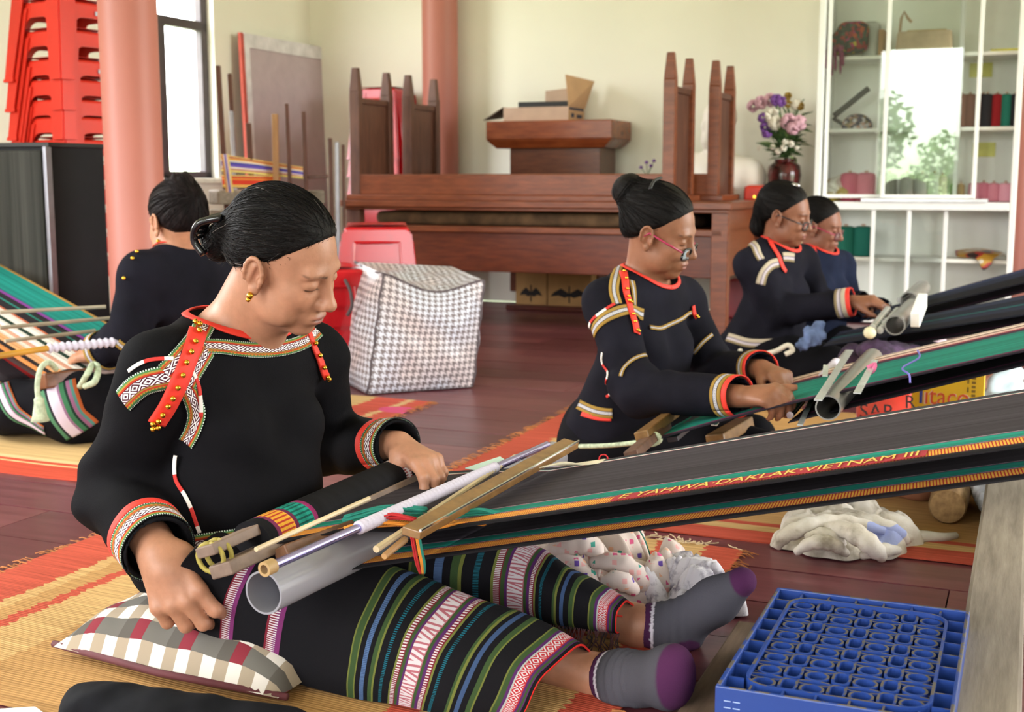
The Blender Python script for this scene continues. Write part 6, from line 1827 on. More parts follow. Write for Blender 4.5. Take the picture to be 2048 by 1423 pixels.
for k in range(46):
    a = k / 45; b = G(1060 + 178 * a, 1246 + 22 * a, .04); L_ = rnd.uniform(.02, .035)
    mb.tube([b + Vector((0, -.004, .004)), b + Vector((rnd.uniform(-.008, .008), -.008, -L_ * .4)), b + Vector((rnd.uniform(-.014, .014), -.012, -L_))], .0013, 4)
fo = put(mb.build('skirt_fringe', plain('dark_fringe', '#3a1f22', .9, var=.5, scale=80)), wm); fo['kind'] = 'stuff'
mb = MB(); mb.tube(cat_spline([G(1000, 1175, .085), G(1080, 1205, .075), G(1150, 1215, .07), G(1245, 1232, .062)], 6), .0016, 5); put(mb.build('red_thread', M_redt), wm)

# socks
def sock_mat():
    t = NT('grey_purple_sock_knit'); a = t.add('ShaderNodeVertexColor'); a.layer_name = 'col'
    t.bump(t.noise(t.obj(), 500, 2), .4, .0015)
    return t.done(a.outputs[0], .95, 0, .15)
M_sock = sock_mat()
def sock(name, prims, cuff_p, cuff_d, purples):
    lo = np.min([p[0] for p, k in prims], 0) - .02; hi = np.max([p[1] for p, k in prims], 0) + .02
    g = SDF(lo, hi, .0032)
    for p, k in prims: g.add(p, k)
    cd = A3(cuff_d.normalized())
    g.displace(lo, hi, lambda X: .0012 * np.sin((X - A3(cuff_p)) @ cd * 420) * (np.abs(((X - A3(cuff_p)) @ cd) - .05) < .028))
    g.clip(lambda X: -((X - A3(cuff_p)) @ cd), .002)
    g.clip(lambda X: .003 - X[..., 2], .004)
    o = wmesh(g, name, M_sock, wm)
    V = g.V.astype(np.float32); C = np.tile(np.array(lin('#47454c')[:3]), (len(V), 1)); t_ = (V - A3(cuff_p)) @ cd
    pur = np.array(lin('#472243')[:3])
    C[t_ < .013] = pur; C[(t_ >= .013) & (t_ < .018)] = np.array(lin('#c9c2cc')[:3])
    for c, r in purples:
        d = np.linalg.norm((V - A3(c)) / A3(r), axis=1); m = np.clip((1.08 - d) / .1, 0, 1)[:, None]; C = C * (1 - m) + pur * m
    vcol(o.data, C)
n_a = P(1212, 1356, 1.832)
sock('sock', [(rcone(P(1195, 1355, 1.845), P(1245, 1358, 1.815), .040, .043), .01), (ell(P(1255, 1380, 1.80), (.036, .034, .040)), .02), (rcone(P(1250, 1362, 1.81), P(1330, 1352, 1.745), .043, .040), .02), (ell(P(1338, 1354, 1.735), (.034, .034, .048)), .02), (ell(P(1352, 1335, 1.72), (.026, .026, .034)), .015)], n_a, P(1330, 1352, 1.75) - n_a, [(P(1364, 1356, 1.70), (.036, .04, .062))])
f_a = P(1290, 1253, 2.03)
sock('sock', [(rcone(P(1275, 1251, 2.035), P(1335, 1256, 2.02), .039, .042), .01), (ell(P(1358, 1276, 2.02), (.038, .036, .036)), .02), (rcone(P(1345, 1258, 2.02), P(1432, 1200, 1.995), .042, .036), .02), (rcone(P(1432, 1200, 1.995), P(1484, 1162, 1.975), .036, .024), .02)], f_a, P(1345, 1256, 2.02) - f_a, [(P(1498, 1152, 1.96), (.030, .05, .034)), (P(1368, 1292, 1.995), (.026, .03, .024))])
# plaid cushion
cA, cB_ = G(108, 1318, 0), G(556, 1424, 0)
cd = (cB_ - cA); cL = cd.length; cd.normalize(); cn = Vector((-cd.y, cd.x, 0)); wd_ = .36
cen = (cA + cB_) / 2 + cn * wd_ / 2
def plaid():
    t = NT('plaid_cotton'); u, v, uv = t.uv()
    ix = t.math('FLOOR', t.math('DIVIDE', u, .025)); iy = t.math('FLOOR', t.math('DIVIDE', t.math('ADD', v, .014), .025))
    ox = t.math('MODULO', t.math('ABSOLUTE', ix), 2.0); oy = t.math('MODULO', t.math('ABSOLUTE', iy), 2.0); o4 = t.math('GREATER_THAN', t.math('MODULO', t.math('ABSOLUTE', ix), 4.0), 1.5)
    a = t.mix(ox, lin('#9a8b78'), lin('#cdc5bd')); b = t.mix(ox, lin('#55504a'), lin('#7c2a35'))
    c = t.mix(oy, b, a); c = t.mix(t.math('MULTIPLY', o4, t.math('SUBTRACT', 1.0, oy)), c, lin('#64605a'))
    return t.done(c, .85, 0, .2)
rows, rows2, uvs = [], [], []
for i in range(33):
    r1, r2, ur = [], [], []
    for j in range(21):
        x, y = i / 16 - 1, j / 10 - 1
        e = max(0, (1 - abs(x) ** 3.2)) ** .6 * max(0, (1 - abs(y) ** 3.2)) ** .6
        px = x * cL / 2 * (1 - .05 * (1 - abs(y))); py = y * wd_ / 2 * (1 - .10 * (1 - abs(x)) * 0) * (1 - .12 * abs(math.cos(x * pi / 2)) * 0)
        wv = .004 * math.sin(x * 14 + y * 9) * e
        r1.append(Vector((px, py, .022 + .085 * e + wv))); r2.append(Vector((px, py, .022 - .018 * e))); ur.append((px + 1, py + 1))
    rows.append(r1); rows2.append(r2); uvs.append(ur)
cu = thing('plaid_cushion', 'flat maroon white and grey plaid cushion under the foreground weaver', 'cushion', (cen.x, cen.y, 0), math.atan2(cd.y, cd.x))
for p in rows2:
    for q in p: q.z = max(q.z, .006)
mb = MB(); mb.grid(rows, uvs); b_ = mb.build('upper_cover', plaid(), cu, smooth=True)
mb = MB(); mb.grid([r[::-1] for r in rows2], [r[::-1] for r in uvs]); mb.build('under_cover', b_.data.materials[0], cu, smooth=True)
mb = MB(); mb.tube([Vector((-cL / 2 - .01, -wd_ / 2 + .01, .022)), Vector((0, -wd_ / 2 - .006, .022)), Vector((cL / 2 + .01, -wd_ / 2 + .01, .022))], .006, 6)
mb.build('edge_seam', plain('maroon_seam', '#5c2a30', .8), cu, smooth=True)
# ------------------------------------------------------------------ the other weavers
def soft_skirt(parts, mat, parent, name='skirt', res=.010, floor_z=.004):
    pr = [rcone(*p) for p in parts]; lo = np.min([p[0] for p in pr], 0) - .03; hi = np.max([p[1] for p in pr], 0) + .03
    g = SDF(lo, hi, res)
    for p in pr: g.add(p, .05)
    g.displace(lo, hi, lambda X: .005 * np.sin(X[..., 0] * 40 + 2 * np.sin(X[..., 2] * 25)) * np.sin(X[..., 1] * 30))
    g.clip(lambda X: floor_z - X[..., 2], .005)
    o = wmesh(g, name, mat, parent); return g, o
def weaver(label, J, h, skin, mat, hairfn, hmat, hands=(), legs=(), res=.007, neck=None, sl=(.062, .058, .05), loc=None, fold=.006, hem=None, fine=True, grow=.010, tgt=(-.11, 0, .06), nstr=450):
    t = thing('person', label, 'person', loc or (J['pelvis'].x, J['pelvis'].y, 0))
    allp = [J[k] for k in ('neck', 'pelvis', 'shR', 'shL', 'elR', 'elL', 'wrR', 'wrL')] + [Vector([float(x) for x in h.out(p)]) for p in ((.13, 0, .13), (-.13, 0, -.1), (0, .13, .15), (0, -.13, 0))] + [p for l in legs for p in l[:2]]
    for hp in hands: allp += [hp[0] + Vector(hp[1]).normalized() * .18]
    lo, hi = bounds(allp, .06); lo[2] = max(lo[2], -.01)
    c = h.out((0, 0, .02)); fn = []
    if fine: fn = [(k, float(c[k]) - .15, float(c[k]) + .15, .0038) for k in range(3)]
    g = SDF(lo, hi, res, fine=fn)
    torso(g, J, -.008); head_prims(g, h)
    g.add(rcone(h.out((-.022, 0, -.02)), J['neck'] + Vector((0, 0, -.02)), .050, .056), .03)
    arm(g, J['shR'], J['elR'], J['wrR'], .044, .036, .026); arm(g, J['shL'], J['elL'], J['wrL'], .044, .036, .026)
    for hp in hands:
        for p, k in hand_prims(*hp): g.add(p, k)
    for a, b, ra, rb_ in legs: g.add(rcone(a, b, ra, rb_), .02)
    g.clip(lambda X: .004 - X[..., 2], .004)
    o = wmesh(g, 'body', skin_material('skin_' + label.split()[2] + str(len(bpy.data.materials)), skin), t); vcol(o.data, head_paint(h, g.V, skin))
    gb, ob, fr = blouse(J, mat, t, res=max(res * .85, .006), grow=grow, sl=sl, fold=fold, neck=neck, hem=hem)
    gh, _o = build_hair(h, hairfn, hmat, t, res=.005)
    strands_on(gh, h, t, hmat, tgt, n=nstr, seed=3, r=.0009, front=.014, d0=.012)
    return t, gb, fr

# --- weaver with pink glasses and teal warp
Y2 = 3.3
J2 = {'neck': P(1288, 560, 3.33), 'pelvis': P(1238, 868, 3.34), 'shR': P(1216, 606, 3.19), 'shL': P(1362, 600, 3.46), 'elR': P(1272, 782, 3.0), 'wrR': P(1480, 792, 2.74),
      'elL': P(1425, 738, 3.45), 'wrL': P(1524, 738, 3.16), 'w': 1.0}
H2 = head_frame(P(1322, 432, 3.27), 24, 20, 8, .95)
def hf2(g):
    hair_cap(g, .009, .014, nape=-.045)
    g.add(ell((-.118, 0, .085), (.032, .042, .042)), .02); g.add(rcone((-.08, 0, .07), (-.12, 0, .085), .05, .035), .03); g.add(ell((-.142, .0, .08), (.022, .03, .034)), .01)
h2 = (.03, 0, (J2['neck'] - J2['pelvis']).length + .052)
foot2 = P(1838, 978, 2.98)
w2, gW2, fr2 = weaver('woman in navy blouse and pink glasses weaving teal cloth with hair in a high bun', J2, H2, '#8c5d44', M_navy, hf2, M_hair2,
    hands=((J2['wrR'] + V3(.008, 0, 0), P(1568, 784, 2.66) - J2['wrR'], V3(.05, -.55, .85), V3(.1, .6, .5), 1.0, ((45, 45, 25), (55, 50, 28), (60, 55, 30), (62, 58, 30)), .05, (.75, .35, -.1), 15),
           (J2['wrL'] + V3(.006, 0, 0), P(1592, 762, 3.02) - J2['wrL'], V3(.2, -.5, .8), V3(0, -.8, -.4), 1.0, ((35, 45, 25), (45, 50, 28), (50, 55, 30), (55, 58, 30)), .05, (.7, .4, -.25), 15)),
    legs=((J2['pelvis'], P(1560, 900, 3.15), .06, .045), (P(1560, 900, 3.15), foot2, .045, .03), (foot2, foot2 + V3(.05, -.03, .06), .034, .022)), res=.006, neck=(h2, (.088, .090, .066)), sl=(.060, .056, .046), hem=-.02)
h2len = (J2['neck'] - J2['pelvis']).length
trim(gW2, neck_edge(gW2, fr2, h2, (.088, .090, .066)), .014, M_redt, 'collar', w2, off=.004, dens=2)
def tp2(g, t, name, pix, width, mat, off=.004, y0=2.8, y1=4.0, **kw): return trim(g, hit(g, pix, y0, y1), width, mat, name, t, off=off, **kw)
c2 = lambda x, y: (1130 + x / 2.737, 340 + y / 2.737)
tp2(gW2, w2, 'shoulder_band', [c2(300, 520), c2(275, 590), c2(265, 660), c2(285, 735)], .026, M_band2); tp2(gW2, w2, 'shoulder_band', [c2(360, 610), c2(368, 660), c2(375, 740)], .018, M_band2)
tp2(gW2, w2, 'armhole_band', [c2(160, 895), c2(220, 815), c2(300, 775), c2(420, 790)], .030, M_band2); tp2(gW2, w2, 'piping', [c2(140, 860), c2(200, 785), c2(270, 735)], .007, M_cord)
tp2(gW2, w2, 'red_placket', [c2(318, 560), c2(325, 650), c2(350, 750), c2(375, 830), c2(388, 900)], .021, M_redt, off=.006)
tp2(gW2, w2, 'chest_stripe', [c2(460, 862), c2(520, 868), c2(610, 825), c2(690, 775)], .011, M_band2); tp2(gW2, w2, 'sleeve_stripe', [c2(310, 1130), c2(345, 1065), c2(440, 1015)], .010, M_band2)
tp2(gW2, w2, 'sleeve_stripe', [c2(705, 1000), c2(750, 945), c2(800, 900)], .010, M_band2)
tp2(gW2, w2, 'side_piping', [c2(210, 1000), c2(215, 1070), c2(235, 1150), c2(232, 1240)], .007, M_cord)
tp2(gW2, w2, 'hem_band', [c2(80, 1285), c2(150, 1315), c2(210, 1326), c2(260, 1330)], .026, M_band2)
tp2(gW2, w2, 'red_hem', [c2(95, 1335), c2(180, 1356), c2(255, 1358)], .012, M_redt)
tp2(gW2, w2, 'red_placket', [c2(690, 740), c2(700, 780), c2(715, 805)], .012, M_redt, off=.006)
for e, w in ((J2['elR'], J2['wrR']), (J2['elL'], J2['wrL'])): cuff(gW2, e, w, .05, .03, .030, M_band2, w2); cuff(gW2, e, w, .052, .006, .013, M_redt, w2, 'cuff_edge')
for px in ((322, 570), (326, 610), (330, 660), (338, 720), (346, 728), (334, 700), (362, 800), (372, 840), (384, 885), (392, 890), (706, 790), (716, 800)):
    q_ = gW2.project(np.array([tuple(hit(gW2, [c2(*px)], 2.8, 4.0)[0])]), .010)[0]; bead(Vector([float(a) for a in q_]), .0042, w2)
M_gp = plain('pink_plastic_arm', '#a82850', .3); M_gb = plain('black_frame', '#17151a', .25)
glasses(H2, M_gb, M_gp, w2, drop=-.012)
soft_skirt([(J2['pelvis'] + V3(-.02, -.02, -.02), P(1400, 900, 3.2), .15, .085), (P(1400, 900, 3.2), P(1660, 930, 3.1), .085, .06), (J2['pelvis'] + V3(0, .06, -.02), P(1500, 880, 3.35), .13, .075)], M_skirt, w2)
mb = MB(); mb.tube(cat_spline([P(1322, 355, 3.27), P(1308, 362, 3.22), P(1300, 378, 3.19)], 4), .004, 6); put(mb.build('hair_band', M_black, None, smooth=True), w2)

# --- weaver with black glasses, low bun
J3 = {'neck': P(1552, 494, 4.83), 'pelvis': P(1512, 706, 4.83), 'shR': P(1502, 530, 4.70), 'shL': P(1603, 522, 4.97), 'elR': P(1556, 622, 4.68), 'wrR': P(1706, 603, 4.55), 'elL': P(1640, 610, 4.98), 'wrL': P(1730, 606, 4.78), 'w': 1.0}
H3 = head_frame(P(1570, 408, 4.78), 28, 14, 6, .95)
def hf3(g):
    hair_cap(g, .009, .013, nape=-.055)
    g.add(ell((-.085, 0, -.06), (.034, .04, .045)), .02); g.add(rcone((-.08, 0, .0), (-.085, 0, -.06), .045, .035), .03)
h3 = (.03, 0, (J3['neck'] - J3['pelvis']).length + .05)
foot3 = P(1955, 768, 4.25)
w3, gW3, fr3 = weaver('woman in navy blouse with black glasses and low bun beside the cabinet', J3, H3, '#855640', M_navy, hf3, M_hair2,
    hands=((J3['wrR'], P(1770, 598, 4.5) - J3['wrR'], V3(.05, -.4, .9), V3(0, -.5, -.3), 1.0, ((25, 35, 25), (30, 40, 25), (35, 45, 28), (40, 45, 28)), .06, (.7, .5, -.3), 15),),
    legs=((J3['pelvis'], P(1720, 740, 4.5), .06, .05), (P(1720, 740, 4.5), foot3, .045, .032), (foot3 + V3(-.04, 0, 0), foot3 + V3(.02, -.03, .055), .038, .024)), res=.009, neck=(h3, (.085, .085, .062)), sl=(.060, .056, .048), hem=-.02)
trim(gW3, neck_edge(gW3, fr3, h3, (.085, .085, .062)), .016, M_redt, 'collar', w3, off=.005, dens=2)
c3 = lambda x, y: (1430 + x / 2.736, 340 + y / 2.736)
def tp3(name, pix, width, mat, **kw): return tp2(gW3, w3, name, [c3(*p) for p in pix], width, mat, y0=4.3, y1=5.4, **kw)
tp3('shoulder_band', [(195, 395), (225, 440), (250, 490)], .034, M_band3); tp3('armhole_band', [(248, 625), (265, 560), (300, 520), (345, 505)], .036, M_band3)
tp3('red_placket', [(270, 345), (305, 410), (345, 480), (380, 560)], .018, M_redt, off=.007); tp3('chest_patch', [(370, 475), (400, 475), (430, 480)], .036, M_band3)
tp3('hem_band', [(70, 915), (180, 945), (290, 945), (400, 935)], .034, M_band3)
for e, w in ((J3['elR'], J3['wrR']),): cuff(gW3, e, w, .052, .036, .040, M_band3, w3); cuff(gW3, e, w, .054, .008, .016, M_redt, w3, 'cuff_edge')
glasses(H3, M_gb, M_gb, w3, drop=-.006)
soft_skirt([(J3['pelvis'] + V3(-.02, -.02, -.02), P(1640, 740, 4.6), .15, .09), (P(1640, 740, 4.6), P(1860, 765, 4.35), .09, .06), (J3['pelvis'] + V3(0, .1, -.02), P(1660, 730, 4.8), .13, .08)], M_skirt, w3)
mb = MB(); mb.box((0.02, -.01, .137), (.03, .03, .008)); local_obj(H3, mb, 'hair_clip', M_chrome, w3)

# --- weaver furthest back
J4 = {'neck': P(1634, 503, 5.42), 'pelvis': P(1612, 690, 5.42), 'shR': P(1598, 534, 5.30), 'shL': P(1682, 530, 5.55), 'elR': P(1625, 612, 5.28), 'wrR': P(1735, 622, 5.12), 'elL': P(1700, 612, 5.5), 'wrL': P(1770, 618, 5.3), 'w': .95}
H4 = head_frame(P(1640, 433, 5.38), 30, 15, 6, .93)
h4 = (.03, 0, (J4['neck'] - J4['pelvis']).length + .05)
def hf4(g): hair_cap(g, .009, .015, nape=-.05); g.add(ell((-.10, 0, -.02), (.03, .036, .04)), .02)
w4, gW4, fr4 = weaver('woman in navy blue blouse with red framed glasses furthest back by the cabinet', J4, H4, '#8a5a46', M_navy2, hf4, M_hair2, res=.010, neck=(h4, (.085, .085, .062)), sl=(.058, .055, .048), hem=-.02, fine=True)
trim(gW4, neck_edge(gW4, fr4, h4, (.085, .085, .062)), .014, M_redt, 'collar', w4, off=.005, dens=2)
M_band4 = woven('olive_band', [(0, '#4d5230'), (.3, '#8d8a78'), (.5, '#4d5230'), (.8, '#20242c')])
tp2(gW4, w4, 'shoulder_band', [c3(470, 395), c3(495, 450), c3(510, 510), c3(500, 530)], .040, M_band4, y0=5.0, y1=6.0); tp2(gW4, w4, 'red_placket', [c3(530, 420), c3(550, 500), c3(582, 600)], .022, M_redt, y0=5.0, y1=6.0, off=.006)
glasses(H4, plain('wine_frame', '#5a2028', .3), M_gp, w4, drop=-.006)
soft_skirt([(J4['pelvis'] + V3(0, 0, -.02), P(1760, 705, 5.2), .14, .08), (P(1760, 705, 5.2), P(1900, 715, 5.05), .08, .06)], M_skirt, w4)

# --- weaver seen from behind at the left
J5 = {'neck': P(365, 506, 3.82), 'pelvis': P(372, 826, 3.86), 'shL': P(283, 548, 3.68), 'shR': P(436, 548, 3.98), 'elL': P(262, 668, 3.66), 'wrL': P(200, 706, 3.74), 'elR': P(420, 690, 4.1), 'wrR': P(290, 700, 4.12), 'w': 1.0}
H5 = head_frame(P(352, 418, 3.80), 222, 14, 0, .95)
def hf5(g):
    hair_cap(g, .014, .002, nape=-.035)
    g.add(ell((-.06, 0, .115), (.04, .042, .034)), .02)
    for k in range(7):
        a = k * .9; b = Vector((-.06 + .03 * math.cos(a), .03 * math.sin(a), .13)); g.add(rcone(b, b + Vector((.012 * math.cos(a * 2), .022 * math.sin(a * 1.7), .022)), .012, .004), .008)
h5 = (.02, 0, (J5['neck'] - J5['pelvis']).length + .05)
w5, gW5, fr5 = weaver('woman in black blouse seen from behind at the striped loom on the left', J5, H5, '#b78265', M_navy, hf5, M_hair3,
    hands=((J5['wrL'], P(110, 712, 3.80) - J5['wrL'], V3(0, -.3, .9), V3(0, .8, 0), 1.0, ((20, 35, 25),) * 4, .06, (.7, .5, -.3), 15),), res=.008, neck=(h5, (.075, .080, .055)), sl=(.066, .064, .060), hem=-.02)
trim(gW5, neck_edge(gW5, fr5, h5, (.075, .080, .055)), .012, M_redt, 'collar', w5, off=.005, dens=2)
for px in ((318, 487), (275, 508), (268, 520), (252, 556)):
    q_ = gW5.project(np.array([tuple(hit(gW5, [px], 3.2, 4.4)[0])]), .008)[0]; bead(Vector([float(a) for a in q_]), .006, w5)
d5 = (J5['wrL'] - J5['elL']).normalized()
cuff(gW5, J5['elL'], J5['wrL'], .064, .022, .030, M_band2, w5)
trim(gW5, hit(gW5, [(236, 684), (250, 694), (275, 700), (300, 702)], 3.2, 4.3), .024, M_band2, 'sleeve_band', w5, off=.005)
M_sk5 = woven('skirt_stripes_left', [(0, K), (.34, '#3f6a4a'), (.37, '#c7b9c9'), (.44, '#8a4a5a'), (.46, '#3f6a4a'), (.49, '#a8552e'), (.51, K), (.80, '#7a8a5a'), (.83, '#cfc3cf'), (.87, '#7a8a5a'), (.9, K)])
gS5, oS5 = soft_skirt([(J5['pelvis'] + V3(0, 0, -.02), P(150, 812, 3.66), .15, .10), (P(150, 812, 3.66), P(20, 815, 3.7), .10, .07), (P(20, 815, 3.7), P(-60, 840, 3.9), .07, .05), (J5['pelvis'] + V3(0, .1, 0), P(120, 790, 4.05), .13, .09)], M_skirt, w5)
M_st = woven('white_green_stripe', [(0, '#4d7a5a'), (.12, '#2a2a2e'), (.2, '#cbbccb'), (.48, '#8f6a86'), (.54, '#3d7050'), (.66, '#20342c'), (.72, '#8a5a78'), (.82, '#4f8078'), (.9, '#a8552e')])
trim(gS5, hit(gS5, [(116, 770), (122, 800), (138, 835), (165, 862)], 3.2, 4.3), .115, M_st, 'skirt_band', oS5, off=.004)
trim(gS5, hit(gS5, [(2, 770), (15, 800), (45, 835), (90, 862)], 3.2, 4.3), .05, M_st, 'skirt_band', oS5, off=.004)
# ------------------------------------------------------------------ looms
def lerp(a, b, t): return a + (b - a) * t
def sheet(name, near, far, mat, parent, nu=24, nv=16, thick=.002, sag=0.0, u0=0.0, vflip=False):
    """near / far: polylines (same count) along the warp; v = 0 at the near edge"""
    rows, uvs = [], []; N_ = cat_spline(near, nu // max(1, len(near) - 1)); F_ = cat_spline(far, nu // max(1, len(far) - 1))
    L = 0.0
    for i, (a, b) in enumerate(zip(N_, F_)):
        if i: L += ((a + b) / 2 - (N_[i - 1] + F_[i - 1]) / 2).length
        rows.append([a.lerp(b, j / nv) - Vector((0, 0, sag * 4 * (j / nv) * (1 - j / nv))) for j in range(nv + 1)]); uvs.append([(L + u0, j / nv) for j in range(nv + 1)])
    m = MB(); m.grid(rows, uvs, thick=thick)
    return put(m.build(name, mat, None, smooth=True), parent)
def rod(name, a, b, r, mat, parent, n=14, hollow=None, r2=None):
    m = MB(); m.cyl(a, b, r, r2, n, hollow=hollow); return put(m.build(name, mat, None, smooth=True, angle=.7), parent)
def warp_material(name, stops, fine=260, dash=None, rough=.8):
    t = NT(name); u, v, uv = t.uv(); c = t.ramp(v, stops, 'CONSTANT')
    for (v0, v1, f, col, duty, skew) in (dash or ()):
        vn = t.math('MULTIPLY', t.math('SUBTRACT', v, v0), skew)
        on = t.math('GREATER_THAN', t.math('FRACT', t.math('ADD', t.math('MULTIPLY', u, f), vn)), 1 - duty)
        ins = t.math('MULTIPLY', t.math('GREATER_THAN', v, v0), t.math('LESS_THAN', v, v1)); c = t.mix(t.math('MULTIPLY', on, ins), c, lin(col))
    mp = t.add('ShaderNodeMapping'); t.l.new(uv, mp.inputs[0]); mp.inputs['Scale'].default_value = (1.5, fine, 1)
    w = t.noise(mp.outputs[0], 1.0, 3)
    mpb = t.add('ShaderNodeMapping'); t.l.new(uv, mpb.inputs[0]); mpb.inputs['Scale'].default_value = (.6, 26, 1); w2_ = t.noise(mpb.outputs[0], 1.0, 3)  # broad streaks put the threads' sheen into the colour
    w = t.math('MULTIPLY_ADD', w2_, .6, t.math('MULTIPLY', w, .4))
    f = t.ramp(w, [(.36, (.6, .6, .6, 1)), (.62, (1.3, 1.3, 1.3, 1))]); mu = t.add('ShaderNodeMix', data_type='RGBA', blend_type='MULTIPLY'); mu.inputs[0].default_value = 1
    t.l.new(c, mu.inputs[6]); t.l.new(f, mu.inputs[7]); t.bump(w, .3, .002)
    return t.done(mu.outputs[2], rough, 0, .12)
CH = '#3b363c'
M_wp1 = warp_material('charcoal_warp_teal_gold_border', [(0, '#1d1b1e'), (.048, '#5a2038'), (.056, '#b02c2c'), (.140, '#5a2038'), (.148, '#d0c8cc'), (.152, '#5c2a55'), (.16, '#1f7f70'), (.238, '#5c2a55'), (.244, '#cfb9bf'), (.250, CH), (.925, '#b56a70'), (.933, '#cfc8c4'), (.945, '#4a7a70'), (.95, CH)],
    dash=((.057, .139, 230, '#e2ac48', .6, 9.0),))
loom1 = thing('backstrap_loom', 'foreground backstrap loom with charcoal warp and woven lettering', 'loom', (0, 2.0, 0))
Sn, Sf = G(842, 1064, .245), G(1112, 934, .25)
En0, Ef0 = P(2048, 892, 1.615), P(2048, 778, 1.998)
def ext(a, b, k): return a + (b - a) * k
En, Ef = ext(Sn, En0, 1.22), ext(Sf, Ef0, 1.22)
Rn, Rf = G(505, 1094, .247), G(800, 950, .252)
Mn, Mf = G(690, 1062, .250), G(960, 938, .252)
sheet('upper_warp', [Rn, Mn, Sn], [Rf, Mf, Sf], M_wp1, loom1, nu=12, nv=20)
up = sheet('upper_warp', [Sn, En], [Sf, Ef], M_wp1, loom1, nu=40, nv=24, u0=.4)
lw = lambda p, dz: p - Vector((0, 0, dz))
Ln = G(790, 1090, .20); Lf = lw(Sf, .05)
sheet('lower_warp', [lw(Sn, .042), lw(En, .043)], [lw(Sf, .045), lw(Ef, .045)], M_wp1, loom1, nu=40, nv=24, u0=.4)
sheet('lower_warp', [lw(Mn, .06), lw(Sn, .042)], [lw(Mf, .05), lw(Sf, .045)], M_wp1, loom1, nu=6, nv=16)
# woven lettering on the border
def edge_t(u):      # parameter along the near edge at picture column u
    lo, hi = 0.0, 1.0
    for _ in range(40):
        m = (lo + hi) / 2; p = Sn.lerp(En, m)
        d = p - Vector((0, 0, CAMH)); f = d.y * cT - d.z * sT
        if 1024 + FPX * d.x / f < u: lo = m
        else: hi = m
    return lo
t0, t1 = edge_t(1222), edge_t(1832)
tm = text_mesh('E YAHWA·DAKLAK·VIETNAM III', 1.0)
co = np.array([v.co[:] for v in tm.vertices]); x0, x1 = co[:, 0].min(), co[:, 0].max(); yh = .72
nrm = (En - Sn).cross(Sf - Sn).normalized(); nrm = nrm if nrm.z > 0 else -nrm
red_rows = [[Sn.lerp(En, t_).lerp(Sf.lerp(Ef, t_), vv) + nrm * .0016 for vv in (.057, .140)] for t_ in (t0 - .012, (t0 + t1) / 2, t1 + .01)]
m = MB(); m.grid(red_rows, thick=.0006); put(m.build('lettering_ground', plain('red_weave', '#a82430', .85), None), loom1)
for v in tm.vertices:
    t_ = t0 + (t1 - t0) * (v.co.x - x0) / (x1 - x0); vv = .062 + .072 * (v.co.y / yh)
    v.co = Sn.lerp(En, t_).lerp(Sf.lerp(Ef, t_), vv) + nrm * .0030
put(link('woven_lettering', tm, plain('yellow_weave', '#ecc65e', .8), None), loom1)
# rolled cloth on the breast beam
M_roll = warp_material('rolled_dark_cloth', [(0, K), (.05, '#6a2a4a'), (.07, '#d39a34'), (.15, '#6a2a4a'), (.17, '#1f8575'), (.26, '#8a2a5c'), (.285, K), (.90, '#a05a58'), (.915, '#d0c8c8'), (.93, '#a05a58'), (.945, K)], dash=((.07, .15, 130, '#a8382c', .4, 0), (.17, .26, 130, '#135048', .4, 0), (.9, .945, 200, '#d8d2d0', .4, 0)))
def roll(name, a, b, r, mat, parent, n=22, flat=.8):
    d = (b - a); L = d.length; dn = d.normalized(); x = dn.cross(Vector((0, 0, 1))).normalized(); y = x.cross(dn)
    rows, uvs = [], []
    for i in range(n + 1):
        t_ = 2 * pi * i / n; o_ = x * (r * math.cos(t_)) + y * (r * flat * math.sin(t_))
        rows.append([a.lerp(b, j / 30) + o_ for j in range(31)]); uvs.append([(i / n * .18, j / 30) for j in range(31)])
    m = MB(); m.grid(rows, uvs); cpa = len(m.v)
    for p in (a, b): m.v.extend([p + x * (r * math.cos(2 * pi * i / n)) + y * (r * flat * math.sin(2 * pi * i / n)) for i in range(n)])
    m.face(range(cpa, cpa + n), [(0, 0)] * n); m.face(list(range(cpa + n, cpa + 2 * n))[::-1], [(0, 1)] * n)
    return put(m.build(name, mat, None, smooth=True, angle=1.0), parent)
ra_, rb2 = G(503, 1078, .25), G(806, 942, .26)
roll('rolled_cloth', ra_, rb2, .034, M_roll, loom1)
dr = (rb2 - ra_).normalized()
M_bar = wood('worn_pale_wood', '#8a7464', '#665246', .6, stretch=(6, 6, 6)); M_batt = wood('varnished_batten_wood', '#8f6a3e', '#6a4a28', .35, stretch=(10, 10, 10)); M_bamb = plain('bamboo_stick', '#cdb894', .5, var=.1)
def wbar(name, a, b, w, h, mat, roll_=0.0, parent=loom1):
    d = b - a; dn = d.normalized(); x = dn.cross(Vector((0, 0, 1))).normalized(); y = x.cross(dn)
    if roll_: x, y = x * math.cos(roll_) + y * math.sin(roll_), y * math.cos(roll_) - x * math.sin(roll_)
    M_ = Matrix((dn, x, y)).transposed(); m = MB(); m.box((a + b) / 2, (d.length, w, h), M_)
    return put(m.build(name, mat, None, bevel=min(w, h) * .12), parent)
wbar('beam_bar', ra_ - dr * .105 + Vector((0, 0, .012)), rb2 + dr * .012 + Vector((0, 0, .012)), .034, .016, M_bar, .35)
wbar('beam_bar', ra_ - dr * .10 + Vector((.02, -.01, -.014)), rb2 + dr * .012 + Vector((.02, -.01, -.014)), .040, .020, M_bar, .35)
M_cordg = plain('olive_gold_cord', '#9a8a3a', .7, var=.15, scale=80)
ce = ra_ - dr * .075
